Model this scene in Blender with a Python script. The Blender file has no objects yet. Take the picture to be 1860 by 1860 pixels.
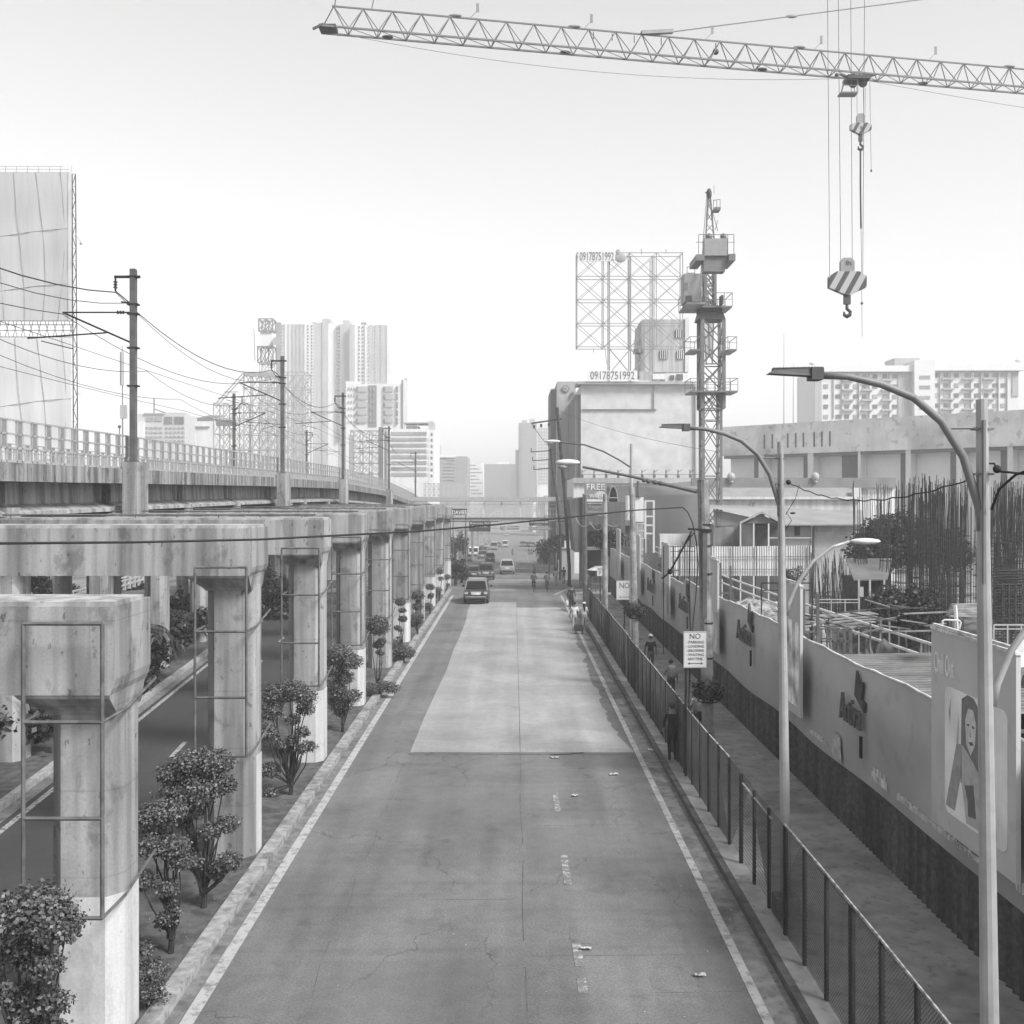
import bpy, math, random
from mathutils import Vector, Matrix
random.seed(7)
R = math.radians
C = bpy.context.scene.collection
SC = bpy.context.scene
# ------------------------------------------------------------------ camera, world, sun, exposure
EYE = 7.8; FOC = 1860.0; CX = 933.0; HY = 903.0
cam_d = bpy.data.cameras.new("camera"); cam = bpy.data.objects.new("camera", cam_d); C.objects.link(cam)
cam.location = (0, 0, EYE); cam.rotation_euler = (R(90), 0, 0)
cam_d.sensor_width = 36; cam_d.lens = 36; cam_d.shift_x = -3/1860; cam_d.shift_y = -27/1860
cam_d.clip_start = 0.3; cam_d.clip_end = 6000
SC.camera = cam
SUN_EL = R(45); SUN_AZ = R(128)          # azimuth clockwise from +Y: from the right, a little behind the camera
w = bpy.data.worlds.new("World"); SC.world = w; w.use_nodes = True
nt = w.node_tree; nt.nodes.clear()
sky = nt.nodes.new("ShaderNodeTexSky"); sky.sky_type = 'NISHITA'; sky.sun_disc = False
sky.sun_elevation = SUN_EL; sky.sun_rotation = SUN_AZ; sky.dust_density = 1.0; sky.air_density = 3.0; sky.ozone_density = 1.0
bw = nt.nodes.new("ShaderNodeRGBToBW"); bg = nt.nodes.new("ShaderNodeBackground"); wo = nt.nodes.new("ShaderNodeOutputWorld")
nt.links.new(sky.outputs[0], bw.inputs[0]); nt.links.new(bw.outputs[0], bg.inputs[0]); nt.links.new(bg.outputs[0], wo.inputs[0])
bg.inputs[1].default_value = 0.066
sd = bpy.data.lights.new("sun", 'SUN'); sun = bpy.data.objects.new("sun", sd); C.objects.link(sun)
sd.energy = 2.3; sd.angle = R(17); sd.color = (1, 1, 1)
dirv = Vector((math.sin(SUN_AZ)*math.cos(SUN_EL), math.cos(SUN_AZ)*math.cos(SUN_EL), math.sin(SUN_EL)))
sun.rotation_euler = dirv.to_track_quat('Z', 'Y').to_euler(); sun.location = (40, -20, 60)
SC.view_settings.view_transform = 'Standard'; SC.view_settings.look = 'None'
SC.view_settings.exposure = 1.41; SC.view_settings.gamma = 1.0
SC.render.engine = 'CYCLES'
SC.cycles.max_bounces = 5; SC.cycles.diffuse_bounces = 3; SC.cycles.glossy_bounces = 2; SC.cycles.volume_bounces = 2
SC.cycles.transparent_max_bounces = 6
HAZE_DENSITY = 0.00085
# ------------------------------------------------------------------ helpers
def at(px, py, Y): return Vector(((px-CX)/FOC*Y, Y, EYE-(py-HY)/FOC*Y))
def xs(px, Y): return (px-CX)/FOC*Y
def zs(py, Y): return EYE-(py-HY)/FOC*Y
PROF = [(-60, 0), (80, 0), (130, -1.9), (190, -4.4), (250, -5.9), (310, -7.2), (450, -8.5), (700, -9), (4500, -9)]
def gz(Y):
    for (a, za), (b, zb) in zip(PROF, PROF[1:]):
        if Y <= b: return za + (zb-za)*max(0, (Y-a))/(b-a)
    return PROF[-1][1]
def ground(px, py):
    lo, hi = 5.0, 2500.0
    for _ in range(60):
        m = (lo+hi)/2
        if zs(py, m) > gz(m): lo = m
        else: hi = m
    return Vector((xs(px, lo), lo, gz(lo)))
class MB:
    def __init__(s): s.v = []; s.f = []; s.m = []
    def add(s, vs, fs, mi=0):
        b = len(s.v); s.v += [tuple(v) for v in vs]
        for f in fs: s.f.append([b+i for i in f]); s.m.append(mi)
        return s
    def box(s, x0, x1, y0, y1, z0, z1, mi=0):
        x0, x1 = min(x0, x1), max(x0, x1); y0, y1 = min(y0, y1), max(y0, y1); z0, z1 = min(z0, z1), max(z0, z1)
        vs = [(x0,y0,z0),(x1,y0,z0),(x1,y1,z0),(x0,y1,z0),(x0,y0,z1),(x1,y0,z1),(x1,y1,z1),(x0,y1,z1)]
        return s.add(vs, [(0,3,2,1),(4,5,6,7),(0,1,5,4),(1,2,6,5),(2,3,7,6),(3,0,4,7)], mi)
    def bar(s, p, q, wd, ht=None, up=(0,0,1), mi=0, caps=True):
        p = Vector(p); q = Vector(q); ht = wd if ht is None else ht
        d = (q-p); 
        if d.length < 1e-6: return s
        d.normalize(); u = Vector(up)
        if abs(d.dot(u)) > .98: u = Vector((0,1,0))
        a = d.cross(u).normalized(); b = a.cross(d).normalized()
        a *= wd/2; b *= ht/2
        vs = [p-a-b, p+a-b, p+a+b, p-a+b, q-a-b, q+a-b, q+a+b, q-a+b]
        fs = [(0,1,5,4),(1,2,6,5),(2,3,7,6),(3,0,4,7)]
        if caps: fs += [(0,3,2,1),(4,5,6,7)]
        return s.add(vs, fs, mi)
    def cyl(s, p, q, r0, r1=None, n=10, mi=0, caps=True):
        p = Vector(p); q = Vector(q); r1 = r0 if r1 is None else r1
        d = (q-p).normalized(); u = Vector((0,0,1)) if abs(d.z) < .95 else Vector((1,0,0))
        a = d.cross(u).normalized(); b = a.cross(d)
        vs = []
        for c, r in ((p, r0), (q, r1)):
            for i in range(n):
                t = 2*math.pi*i/n; vs.append(c+a*(r*math.cos(t))+b*(r*math.sin(t)))
        fs = [(i, (i+1) % n, n+(i+1) % n, n+i) for i in range(n)]
        if caps: fs += [tuple(range(n-1, -1, -1)), tuple(range(n, 2*n))]
        return s.add(vs, fs, mi)
    def tube(s, pts, r, n=6, mi=0):
        pts = [Vector(p) for p in pts]
        rs = r if isinstance(r, (list, tuple)) else [r]*len(pts)
        vs = []; fs = []; pa = None
        for i, p in enumerate(pts):
            d = (pts[min(i+1, len(pts)-1)]-pts[max(i-1, 0)]).normalized()
            if pa is None:
                u = Vector((0,0,1)) if abs(d.z) < .95 else Vector((1,0,0)); a = d.cross(u).normalized()
            else: a = (pa-d*pa.dot(d)).normalized()
            pa = a; b = a.cross(d)
            for k in range(n):
                t = 2*math.pi*k/n; vs.append(p+a*(rs[i]*math.cos(t))+b*(rs[i]*math.sin(t)))
        for i in range(len(pts)-1):
            for k in range(n):
                k2 = (k+1) % n; fs.append((i*n+k, i*n+k2, (i+1)*n+k2, (i+1)*n+k))
        fs += [tuple(range(n-1, -1, -1)), tuple(range((len(pts)-1)*n, len(pts)*n))]
        return s.add(vs, fs, mi)
    def prism(s, poly, axis, a, b, mi=0):
        # poly: 2D points; axis 'y': (x,z) extruded a..b along y; 'z': (x,y); 'x': (y,z)
        def mk(p, t): return (p[0], t, p[1]) if axis == 'y' else ((p[0], p[1], t) if axis == 'z' else (t, p[0], p[1]))
        n = len(poly); vs = [mk(p, a) for p in poly]+[mk(p, b) for p in poly]
        fs = [(i, (i+1) % n, n+(i+1) % n, n+i) for i in range(n)]+[tuple(range(n-1, -1, -1)), tuple(range(n, 2*n))]
        return s.add(vs, fs, mi)
    def quad(s, a, b, c, d, mi=0): return s.add([a, b, c, d], [(0, 1, 2, 3)], mi)
    def ball(s, c, r, n=8, m=6, sq=(1,1,1), mi=0):
        c = Vector(c); vs = [c+Vector((0,0,r*sq[2]))]; fs = []
        for j in range(1, m):
            ph = math.pi*j/m
            for i in range(n):
                t = 2*math.pi*i/n
                vs.append(c+Vector((r*sq[0]*math.sin(ph)*math.cos(t), r*sq[1]*math.sin(ph)*math.sin(t), r*sq[2]*math.cos(ph))))
        vs.append(c-Vector((0,0,r*sq[2])))
        for i in range(n): fs.append((0, 1+i, 1+(i+1) % n))
        for j in range(m-2):
            for i in range(n):
                a0 = 1+j*n; fs.append((a0+i, a0+n+i, a0+n+(i+1) % n, a0+(i+1) % n))
        last = len(vs)-1; a0 = 1+(m-2)*n
        for i in range(n): fs.append((a0+i, last, a0+(i+1) % n))
        return s.add(vs, fs, mi)
    def rotz(s, ang, about=(0,0)):
        ca, sa = math.cos(ang), math.sin(ang)
        s.v = [((x-about[0])*ca-(y-about[1])*sa+about[0], (x-about[0])*sa+(y-about[1])*ca+about[1], z) for x, y, z in s.v]
        return s
    def build(s, name, mats, parent=None, loc=None, smooth=False):
        """linked as ONE mesh object; vertices given in world coordinates unless the thing's own frame is at the origin"""
        off = Vector((0,0,0))
        if parent is not None:
            off = Vector(parent.get('_o', (0,0,0)))
        elif loc is not None: off = Vector(loc)
        me = bpy.data.meshes.new(name)
        me.from_pydata([(x-off.x, y-off.y, z-off.z) for x, y, z in s.v], [], s.f)
        if not isinstance(mats, (list, tuple)): mats = [mats]
        for m in mats: me.materials.append(m)
        if len(mats) > 1: me.polygons.foreach_set('material_index', s.m)
        if smooth: me.polygons.foreach_set('use_smooth', [True]*len(me.polygons))
        me.update()
        o = bpy.data.objects.new(name, me); C.objects.link(o)
        if parent is not None: o.parent = parent; o['_o'] = list(off)
        else: o.location = off; o['_o'] = list(off)
        return o
def tag(o, label=None, cat=None, group=None, kind=None):
    if label: o['label'] = label
    if cat: o['category'] = cat
    if group: o['group'] = group
    if kind: o['kind'] = kind
    return o
def thing(name, label, cat, loc=(0,0,0), group=None):
    o = bpy.data.objects.new(name, None); C.objects.link(o); o.location = loc; o['_o'] = list(loc)
    o.empty_display_size = .3
    return tag(o, label, cat, group)
def dup(root, loc, rotz=0, label=None, scale=None):
    r = root.copy(); C.objects.link(r); r.location = loc; r.rotation_euler = (0, 0, rotz)
    if scale: r.scale = (scale,)*3 if not isinstance(scale, tuple) else scale
    if label: r['label'] = label
    for ch in list(root.children):
        c = ch.copy(); C.objects.link(c); c.parent = r
        for g in ch.children:
            d = g.copy(); C.objects.link(d); d.parent = c
    return r
# ------------------------------------------------------------------ materials (all neutral: the photograph is black and white)
MATS = {}
def mat(name, v, rough=.85, var=.18, scale=3.0, streak=0.0, spec=.3, metal=0.0, bump=0.0, blot=0.0, detail=5, blotscale=.35):
    if name in MATS: return MATS[name]
    m = bpy.data.materials.new(name); m.use_nodes = True; n = m.node_tree.nodes; l = m.node_tree.links
    b = n["Principled BSDF"]; b.inputs['Roughness'].default_value = rough; b.inputs['Metallic'].default_value = metal
    b.inputs['Specular IOR Level'].default_value = spec
    geo = n.new('ShaderNodeNewGeometry')
    def noise(sc, mp=None, det=detail):
        t = n.new('ShaderNodeTexNoise'); t.inputs['Scale'].default_value = sc; t.inputs['Detail'].default_value = det
        if mp:
            mm = n.new('ShaderNodeMapping'); mm.inputs['Scale'].default_value = mp
            l.new(geo.outputs['Position'], mm.inputs[0]); l.new(mm.outputs[0], t.inputs['Vector'])
        else: l.new(geo.outputs['Position'], t.inputs['Vector'])
        return t.outputs['Fac']
    def mrange(src, a, bb, lo, hi):
        k = n.new('ShaderNodeMapRange'); k.inputs[1].default_value = a; k.inputs[2].default_value = bb
        k.inputs[3].default_value = lo; k.inputs[4].default_value = hi; l.new(src, k.inputs[0]); return k.outputs[0]
    def mul(a, bb):
        k = n.new('ShaderNodeMath'); k.operation = 'MULTIPLY'; l.new(a, k.inputs[0]); l.new(bb, k.inputs[1]); return k.outputs[0]
    val = mrange(noise(scale), .36, .64, v*(1-var), v*(1+var))
    if streak:
        val = mul(val, mrange(noise(1.0, (3.2, 3.2, .22), 4), .40, .62, 1+streak*.6, 1-streak))
        val = mul(val, mrange(noise(1.0, (.9, .9, .07), 3), .42, .6, 1+streak*.35, 1-streak*.6))
    if blot:
        val = mul(val, mrange(noise(blotscale, None, 8), .52, .62, 1.0, 1-blot))
        val = mul(val, mrange(noise(blotscale*9, None, 8), .58, .66, 1.0, 1-blot*.9))
    l.new(val, b.inputs['Base Color'])
    if bump:
        bp = n.new('ShaderNodeBump'); bp.inputs['Strength'].default_value = bump; bp.inputs['Distance'].default_value = .02
        l.new(noise(scale*12), bp.inputs['Height']); l.new(bp.outputs[0], b.inputs['Normal'])
    MATS[name] = m; return m
def grid_mat(name, v, vd, sx, sz, fill=.6, axis='x', rough=.7, var=.1):
    """wall with courses or joints: dark lines in the surface at real spacing"""
    if name in MATS: return MATS[name]
    m = bpy.data.materials.new(name); m.use_nodes = True; n = m.node_tree.nodes; l = m.node_tree.links
    b = n["Principled BSDF"]; b.inputs['Roughness'].default_value = rough
    geo = n.new('ShaderNodeNewGeometry'); sp = n.new('ShaderNodeSeparateXYZ'); cb = n.new('ShaderNodeCombineXYZ')
    l.new(geo.outputs['Position'], sp.inputs[0]); l.new(sp.outputs['Y' if axis == 'y' else 'X'], cb.inputs[0]); l.new(sp.outputs['Z'], cb.inputs[1])
    br = n.new('ShaderNodeTexBrick'); l.new(cb.outputs[0], br.inputs['Vector'])
    br.inputs['Scale'].default_value = 1; br.inputs['Brick Width'].default_value = sx; br.inputs['Row Height'].default_value = sz
    br.inputs['Mortar Size'].default_value = (1-fill)*min(sx, sz)*.5; br.offset = 0 if fill < .95 else .5
    br.inputs['Color1'].default_value = (v, v, v, 1); br.inputs['Color2'].default_value = (v*(1-var), v*(1-var), v*(1-var), 1)
    br.inputs['Mortar'].default_value = (vd, vd, vd, 1)
    t = n.new('ShaderNodeTexNoise'); t.inputs['Scale'].default_value = .6; t.inputs['Detail'].default_value = 7; l.new(geo.outputs['Position'], t.inputs['Vector'])
    k = n.new('ShaderNodeMapRange'); k.inputs[1].default_value = .3; k.inputs[2].default_value = .7; k.inputs[3].default_value = .82; k.inputs[4].default_value = 1.1
    l.new(t.outputs['Fac'], k.inputs[0])
    mx = n.new('ShaderNodeMix'); mx.data_type = 'RGBA'; mx.blend_type = 'MULTIPLY'; mx.inputs[0].default_value = 1
    l.new(br.outputs[0], mx.inputs[6]); l.new(k.outputs[0], mx.inputs[7]); l.new(mx.outputs[2], b.inputs['Base Color'])
    MATS[name] = m; return m
def asphalt(name, v, crack=.5, var=.16, joints=None):
    if name in MATS: return MATS[name]
    m = bpy.data.materials.new(name); m.use_nodes = True; n = m.node_tree.nodes; l = m.node_tree.links
    b = n["Principled BSDF"]; b.inputs['Roughness'].default_value = .88; b.inputs['Specular IOR Level'].default_value = .25
    geo = n.new('ShaderNodeNewGeometry')
    def noise(sc, mp=None, det=6, dist=0):
        t = n.new('ShaderNodeTexNoise'); t.inputs['Scale'].default_value = sc; t.inputs['Detail'].default_value = det; t.inputs['Distortion'].default_value = dist
        if mp:
            mm = n.new('ShaderNodeMapping'); mm.inputs['Scale'].default_value = mp
            l.new(geo.outputs['Position'], mm.inputs[0]); l.new(mm.outputs[0], t.inputs['Vector'])
        else: l.new(geo.outputs['Position'], t.inputs['Vector'])
        return t.outputs['Fac']
    def mrange(src, a, bb, lo, hi):
        k = n.new('ShaderNodeMapRange'); k.inputs[1].default_value = a; k.inputs[2].default_value = bb
        k.inputs[3].default_value = lo; k.inputs[4].default_value = hi; l.new(src, k.inputs[0]); return k.outputs[0]
    def mul(a, bb):
        k = n.new('ShaderNodeMath'); k.operation = 'MULTIPLY'; l.new(a, k.inputs[0]); l.new(bb, k.inputs[1]); return k.outputs[0]
    val = mrange(noise(26, None, 5), .36, .64, v*(1-var*1.2), v*(1+var*1.2))
    val = mul(val, mrange(noise(.35, None, 7, .6), .38, .62, 1-var*.8, 1+var*.8)); val = mul(val, mrange(noise(3.3, None, 10, .3), .38, .62, 1-var*.35, 1+var*.35)); val = mul(val, mrange(noise(1.3, None, 12, .8), .60, .68, 1.0, 1-var*.9))
    val = mul(val, mrange(noise(1, (1.1, .05, 1), 4), .40, .62, 1+var*.4, 1-var*1.0))       # tyre-worn lanes along the road
    val = mul(val, mrange(noise(1, (.16, 2.4, 1), 5), .57, .64, 1.0, 1-var*.5))               # cross seams
    vo = n.new('ShaderNodeTexVoronoi'); vo.feature = 'DISTANCE_TO_EDGE'; vo.inputs['Scale'].default_value = .28
    mm = n.new('ShaderNodeMapping'); mm.inputs['Scale'].default_value = (1, .55, 1)
    ad = n.new('ShaderNodeVectorMath'); ad.operation = 'ADD'; nn = n.new('ShaderNodeTexNoise'); nn.inputs['Scale'].default_value = 1.6; nn.inputs['Detail'].default_value = 6
    l.new(geo.outputs['Position'], nn.inputs['Vector']); l.new(geo.outputs['Position'], ad.inputs[0]); l.new(nn.outputs['Color'], ad.inputs[1])
    l.new(ad.outputs[0], mm.inputs[0]); l.new(mm.outputs[0], vo.inputs['Vector'])
    ck = mrange(vo.outputs['Distance'], .0, .006, 1-crack, 1.0)
    msk = mrange(noise(.22, None, 3), .46, .52, 0, 1)
    mixm = n.new('ShaderNodeMix'); mixm.data_type = 'FLOAT'; l.new(msk, mixm.inputs[0]); mixm.inputs[2].default_value = 1.0; l.new(ck, mixm.inputs[3])
    val = mul(val, mixm.outputs[0])
    val = mul(val, mrange(noise(9, None, 2), .72, .76, 1.0, 1.25))
    l.new(val, b.inputs['Base Color'])
    bp = n.new('ShaderNodeBump'); bp.inputs['Strength'].default_value = .35; bp.inputs['Distance'].default_value = .01
    l.new(noise(40, None, 3), bp.inputs['Height']); l.new(bp.outputs[0], b.inputs['Normal'])
    MATS[name] = m; return m
def worn_paint(name, v, vbase, wear=.5, sc=5):
    """faded paint: the surface below shows through chipped patches of the paint itself"""
    if name in MATS: return MATS[name]
    m = bpy.data.materials.new(name); m.use_nodes = True; n = m.node_tree.nodes; l = m.node_tree.links
    b = n["Principled BSDF"]; b.inputs['Roughness'].default_value = .8
    geo = n.new('ShaderNodeNewGeometry'); t = n.new('ShaderNodeTexNoise'); t.inputs['Scale'].default_value = sc; t.inputs['Detail'].default_value = 9; t.inputs['Roughness'].default_value = .7
    l.new(geo.outputs['Position'], t.inputs['Vector'])
    k = n.new('ShaderNodeMapRange'); k.inputs[1].default_value = .62-wear*.25; k.inputs[2].default_value = .74-wear*.25
    k.inputs[3].default_value = v; k.inputs[4].default_value = vbase; l.new(t.outputs['Fac'], k.inputs[0]); l.new(k.outputs[0], b.inputs['Base Color'])
    MATS[name] = m; return m
def stained(name, v, drip=.5, spots=.5, joint=1.22):
    m = bpy.data.materials.new(name); m.use_nodes = True; n = m.node_tree.nodes; l = m.node_tree.links
    b = n["Principled BSDF"]; b.inputs['Roughness'].default_value = .9; b.inputs['Specular IOR Level'].default_value = .2
    geo = n.new('ShaderNodeNewGeometry'); cur = [None]
    def fac(mp, det, lo, hi, a, bb, dist=0, rough=.5):
        mm = n.new('ShaderNodeMapping'); mm.inputs['Scale'].default_value = mp; l.new(geo.outputs['Position'], mm.inputs[0])
        t = n.new('ShaderNodeTexNoise'); t.inputs['Scale'].default_value = 1; t.inputs['Detail'].default_value = det; t.inputs['Distortion'].default_value = dist; t.inputs['Roughness'].default_value = rough
        l.new(mm.outputs[0], t.inputs['Vector']); k = n.new('ShaderNodeMapRange')
        for i, q in enumerate((lo, hi, a, bb)): k.inputs[i+1].default_value = q
        l.new(t.outputs['Fac'], k.inputs[0])
        if cur[0] is None: cur[0] = k.outputs[0]
        else:
            x = n.new('ShaderNodeMath'); x.operation = 'MULTIPLY'; l.new(cur[0], x.inputs[0]); l.new(k.outputs[0], x.inputs[1]); cur[0] = x.outputs[0]
        return k.outputs[0]
    fac((.7, .7, .5), 4, .4, .6, v*.93, v*1.07)
    fac((2.3, 2.3, .12), 4, .42, .60, 1.10, 1-drip*.62)            # broad run-off bands
    fac((5, 5, .30), 4, .46, .62, 1.03, 1-drip*.36, 0, .5)          # thin drips
    fac((1.9, 1.9, 1.3), 12, .56, .64, 1, 1-spots*.5, .3, .62)        # dark blots
    fac((7, 7, 4), 8, .62, .67, 1, 1-spots*.7, 0, .6)             # pits
    fac((30, 30, 30), 3, .35, .65, .94, 1.06)
    sp = n.new('ShaderNodeSeparateXYZ'); l.new(geo.outputs['Position'], sp.inputs[0])
    f = n.new('ShaderNodeMath'); f.operation = 'PINGPONG'; l.new(sp.outputs['Z'], f.inputs[0]); f.inputs[1].default_value = joint/2
    k = n.new('ShaderNodeMapRange'); k.inputs[1].default_value = .0; k.inputs[2].default_value = .018; k.inputs[3].default_value = .80; k.inputs[4].default_value = 1; l.new(f.outputs[0], k.inputs[0])
    x = n.new('ShaderNodeMath'); x.operation = 'MULTIPLY'; l.new(cur[0], x.inputs[0]); l.new(k.outputs[0], x.inputs[1])
    l.new(x.outputs[0], b.inputs['Base Color'])
    bp = n.new('ShaderNodeBump'); bp.inputs['Strength'].default_value = .3; bp.inputs['Distance'].default_value = .015; l.new(cur[0], bp.inputs['Height']); l.new(bp.outputs[0], b.inputs['Normal'])
    MATS[name] = m; return m
M_CON = stained('weathered_concrete', .295, .6, .7)
M_CON2 = stained('viaduct_concrete', .35, .55, .5, 2.9)
M_STAIN = stained('stained_parapet_concrete', .25, .85, 1.0, 3.3)
M_WHITE = stained('white_wash_paint', .46, .2, .3, 9)
M_STEEL = mat('grey_steel', .09, rough=.6, var=.2, spec=.3)
M_DSTEEL = mat('dark_steel', .022, rough=.7, var=.25, spec=.2)
M_GALV = mat('galvanised_steel', .34, rough=.5, var=.1, scale=4, metal=.2, spec=.5, streak=.12)
M_RUST = mat('rusty_bar', .05, rough=.95, var=.35, scale=6, spec=.1)
M_WIRE = mat('black_cable', .02, rough=.7, var=.1)
M_PALE = mat('pale_paint', .55, var=.05, scale=1, streak=.1)
M_GLASS = mat('dark_glass', .01, rough=.25, var=.1, spec=.15)
M_TYRE = mat('tyre_rubber', .02, rough=.9, var=.1)
def leafmat(name, lo, hi, spec=.5, rough=.42):
    m = bpy.data.materials.new(name); m.use_nodes = True; n = m.node_tree.nodes; l = m.node_tree.links; b = n["Principled BSDF"]
    b.inputs['Roughness'].default_value = rough; b.inputs['Specular IOR Level'].default_value = spec
    g_ = n.new('ShaderNodeNewGeometry'); p_ = n.new('ShaderNodeMath'); p_.operation = 'POWER'; p_.inputs[1].default_value = 2.2; l.new(g_.outputs['Random Per Island'], p_.inputs[0])
    k = n.new('ShaderNodeMapRange'); k.inputs[3].default_value = lo; k.inputs[4].default_value = hi; l.new(p_.outputs[0], k.inputs[0]); l.new(k.outputs[0], b.inputs['Base Color'])
    MATS[name] = m; return m
M_LEAF = leafmat('leaf_green', .042, .19, .35, .5); M_LEAFD = leafmat('dark_leaf', .012, .085, .3, .55)
M_BARK = mat('bark', .03, rough=.95, var=.3, scale=8)
M_SOIL = mat('soil', .085, rough=1, var=.3, scale=4, blot=.25)
M_BLACK = mat('black_plastic', .02, rough=.6)
def text_mb(mb, s, origin, u, v, width, height, mi=0, proud=None, thick=.01):
    """lettering as real thin letters: origin = lower left corner, u/v unit axes"""
    cu = bpy.data.curves.new('t', 'FONT'); cu.body = s; cu.extrude = .02; cu.resolution_u = 3
    o = bpy.data.objects.new('t', cu); C.objects.link(o)
    dg = bpy.context.evaluated_depsgraph_get(); me = bpy.data.meshes.new_from_object(o.evaluated_get(dg))
    vs = [vv.co.copy() for vv in me.vertices]; fs = [tuple(p.vertices) for p in me.polygons]
    bpy.data.objects.remove(o); bpy.data.curves.remove(cu); bpy.data.meshes.remove(me)
    if not vs: return
    x0 = min(c.x for c in vs); x1 = max(c.x for c in vs); y0 = min(c.y for c in vs); y1 = max(c.y for c in vs)
    u = Vector(u); v = Vector(v); nrm = u.cross(v).normalized(); origin = Vector(origin)
    out = [origin+u*((c.x-x0)/(x1-x0)*width)+v*((c.y-y0)/(y1-y0)*height)+nrm*(thick*(.5+c.z/.04)) for c in vs]
    mb.add(out, fs, mi)
UX, UZ, UYN = Vector((1,0,0)), Vector((0,0,1)), Vector((0,-1,0))
# ------------------------------------------------------------------ the setting: ground, roads, kerbs, pavements
YS = [-40, -10, 0, 10, 20, 40, 60, 80, 90, 100, 115, 130, 160, 190, 220, 250, 280, 310, 380, 450, 580, 700, 1200, 4300]
def strip(mb, xl, xr, y0, y1, dz, step=None):
    ys = sorted(set([y0, y1]+[y for y in YS if y0 < y < y1]))
    f = (lambda a, y: a(y) if callable(a) else a)
    vs = []; fs = []
    for y in ys: vs += [(f(xl, y), y, gz(y)+dz), (f(xr, y), y, gz(y)+dz)]
    for i in range(len(ys)-1): fs.append((2*i, 2*i+1, 2*i+3, 2*i+2))
    mb.add(vs, fs)
def structure(name, mb, m):
    o = mb.build(name, m); o['kind'] = 'structure'; return o
g = MB(); strip(g, -2500, 2500, -40, 4300, -.03)
structure('ground', g, mat('ground_dirt', .16, rough=1, var=.25, scale=.15, blot=.2))
M_ROAD = asphalt('road_asphalt', .140, crack=.45)
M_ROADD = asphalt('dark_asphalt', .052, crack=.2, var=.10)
M_SLAB = asphalt('light_concrete_slab', .275, crack=.15, var=.12)
M_SLAB2 = asphalt('mid_concrete_slab', .2, crack=.12, var=.10)
M_WALK = mat('pavement_concrete', .275, var=.14, scale=2.5, blot=.3, blotscale=.5, bump=.2)
M_GUT = mat('gutter_concrete', .17, var=.2, scale=4, blot=.35, blotscale=.9)
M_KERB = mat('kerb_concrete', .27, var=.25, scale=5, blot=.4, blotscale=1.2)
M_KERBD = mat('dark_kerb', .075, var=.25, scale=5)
rl = lambda y: -5.0 if y <= 82 else (-5.0-(y-82)*1.4 if y < 86 else -10.6-(y-86)*.03)
rr = lambda y: 3.86 if y <= 82 else 3.86+min(5.2, (y-82)*.25)
g = MB(); strip(g, rl, rr, -20, 480, 0); structure('main_road', g, M_ROAD)
# beyond the junction the road widens to the left in one step
g = MB(); strip(g, -16.5, -5.0, 86, 480, .012); structure('side_lanes', g, M_ROAD)
def patch(mb, pts, dz):
    vs = [(x, y, gz(y)+dz) for x, y in pts]; mb.add(vs, [tuple(range(len(vs)))])
random.seed(3)
g = MB()
left = [(-3.16+(0 if y < 40 else .25*random.random()), y) for y in (31.3, 36, 41, 46, 52, 58, 64, 70, 76)]
right = []; _e = .25
for k in range(190):
    _e = min(.42, max(.03, _e+random.uniform(-.09, .09))); right.append((3.7-_e, 33.6+.2*k))
patch(g, [(.195, 31.3)]+left and [(.19, 31.3), (-3.16, 31.3)]+left[1:]+[(.19, 76)], .004)
patch(g, [(.21, 31.3), (3.7, 31.3)]+right+[(3.2, 72.3), (.21, 72.3)], .004)
o = structure('road_patch', g, M_SLAB)
g = MB(); patch(g, [(-2.6, 79.5), (.15, 79.5), (.15, 92), (-2.6, 92)], .004)
patch(g, [(-2.6, 99), (3.4, 99), (3.4, 113), (-2.6, 113)], .004)
patch(g, [(-7, 122), (9, 122), (9, 175), (-7, 175)], .006)
structure('road_patch', g, M_SLAB2)
M_LINE = worn_paint('worn_white_line', .36, .17, .5, 4)
M_LINE2 = worn_paint('chipped_white_line', .42, .14, .95, 7)
M_LINE3 = worn_paint('fresh_white_line', .36, .09, .6, 9)
g = MB(); strip(g, -4.95, -4.74, 8, 82, .008); 
g.add([(-4.95, 82, .008), (-4.74, 82, .008), (-8.4, 90, gz(90)+.016), (-8.7, 90, gz(90)+.016)], [(0, 1, 2, 3)])
ys = [31.4+.5*k for k in range(0)]
strip(g, 3.70, 3.86, 8, 71, .008); strip(g, 3.70, 3.84, 71, 82, .008)
for a in range(86, 118, 1): pass
g.add([(3.2, 83, gz(83)+.016), (3.45, 83, gz(83)+.016), (6.1, 98, gz(98)+.016), (5.8, 98, gz(98)+.016)], [(0, 1, 2, 3)])
for y in (104, 119): strip(g, -8, 8.2, y, y+.55, .018)
structure('line_marking', g, M_LINE)
g = MB()
for y0, y1 in ((25.4, 27.1), (20.6, 22.3), (17.0, 17.9), (16.1, 16.6), (14.2, 15.0)): strip(g, 1.02, 1.17, y0, y1, .008)
for y0 in (122, 136, 150, 164, 178, 192, 206, 220, 236):
    for x in (-4.2, -.6, 2.9): strip(g, x-.08, x+.08, y0, y0+8, .018)
structure('line_marking', g, M_LINE2)
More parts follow.
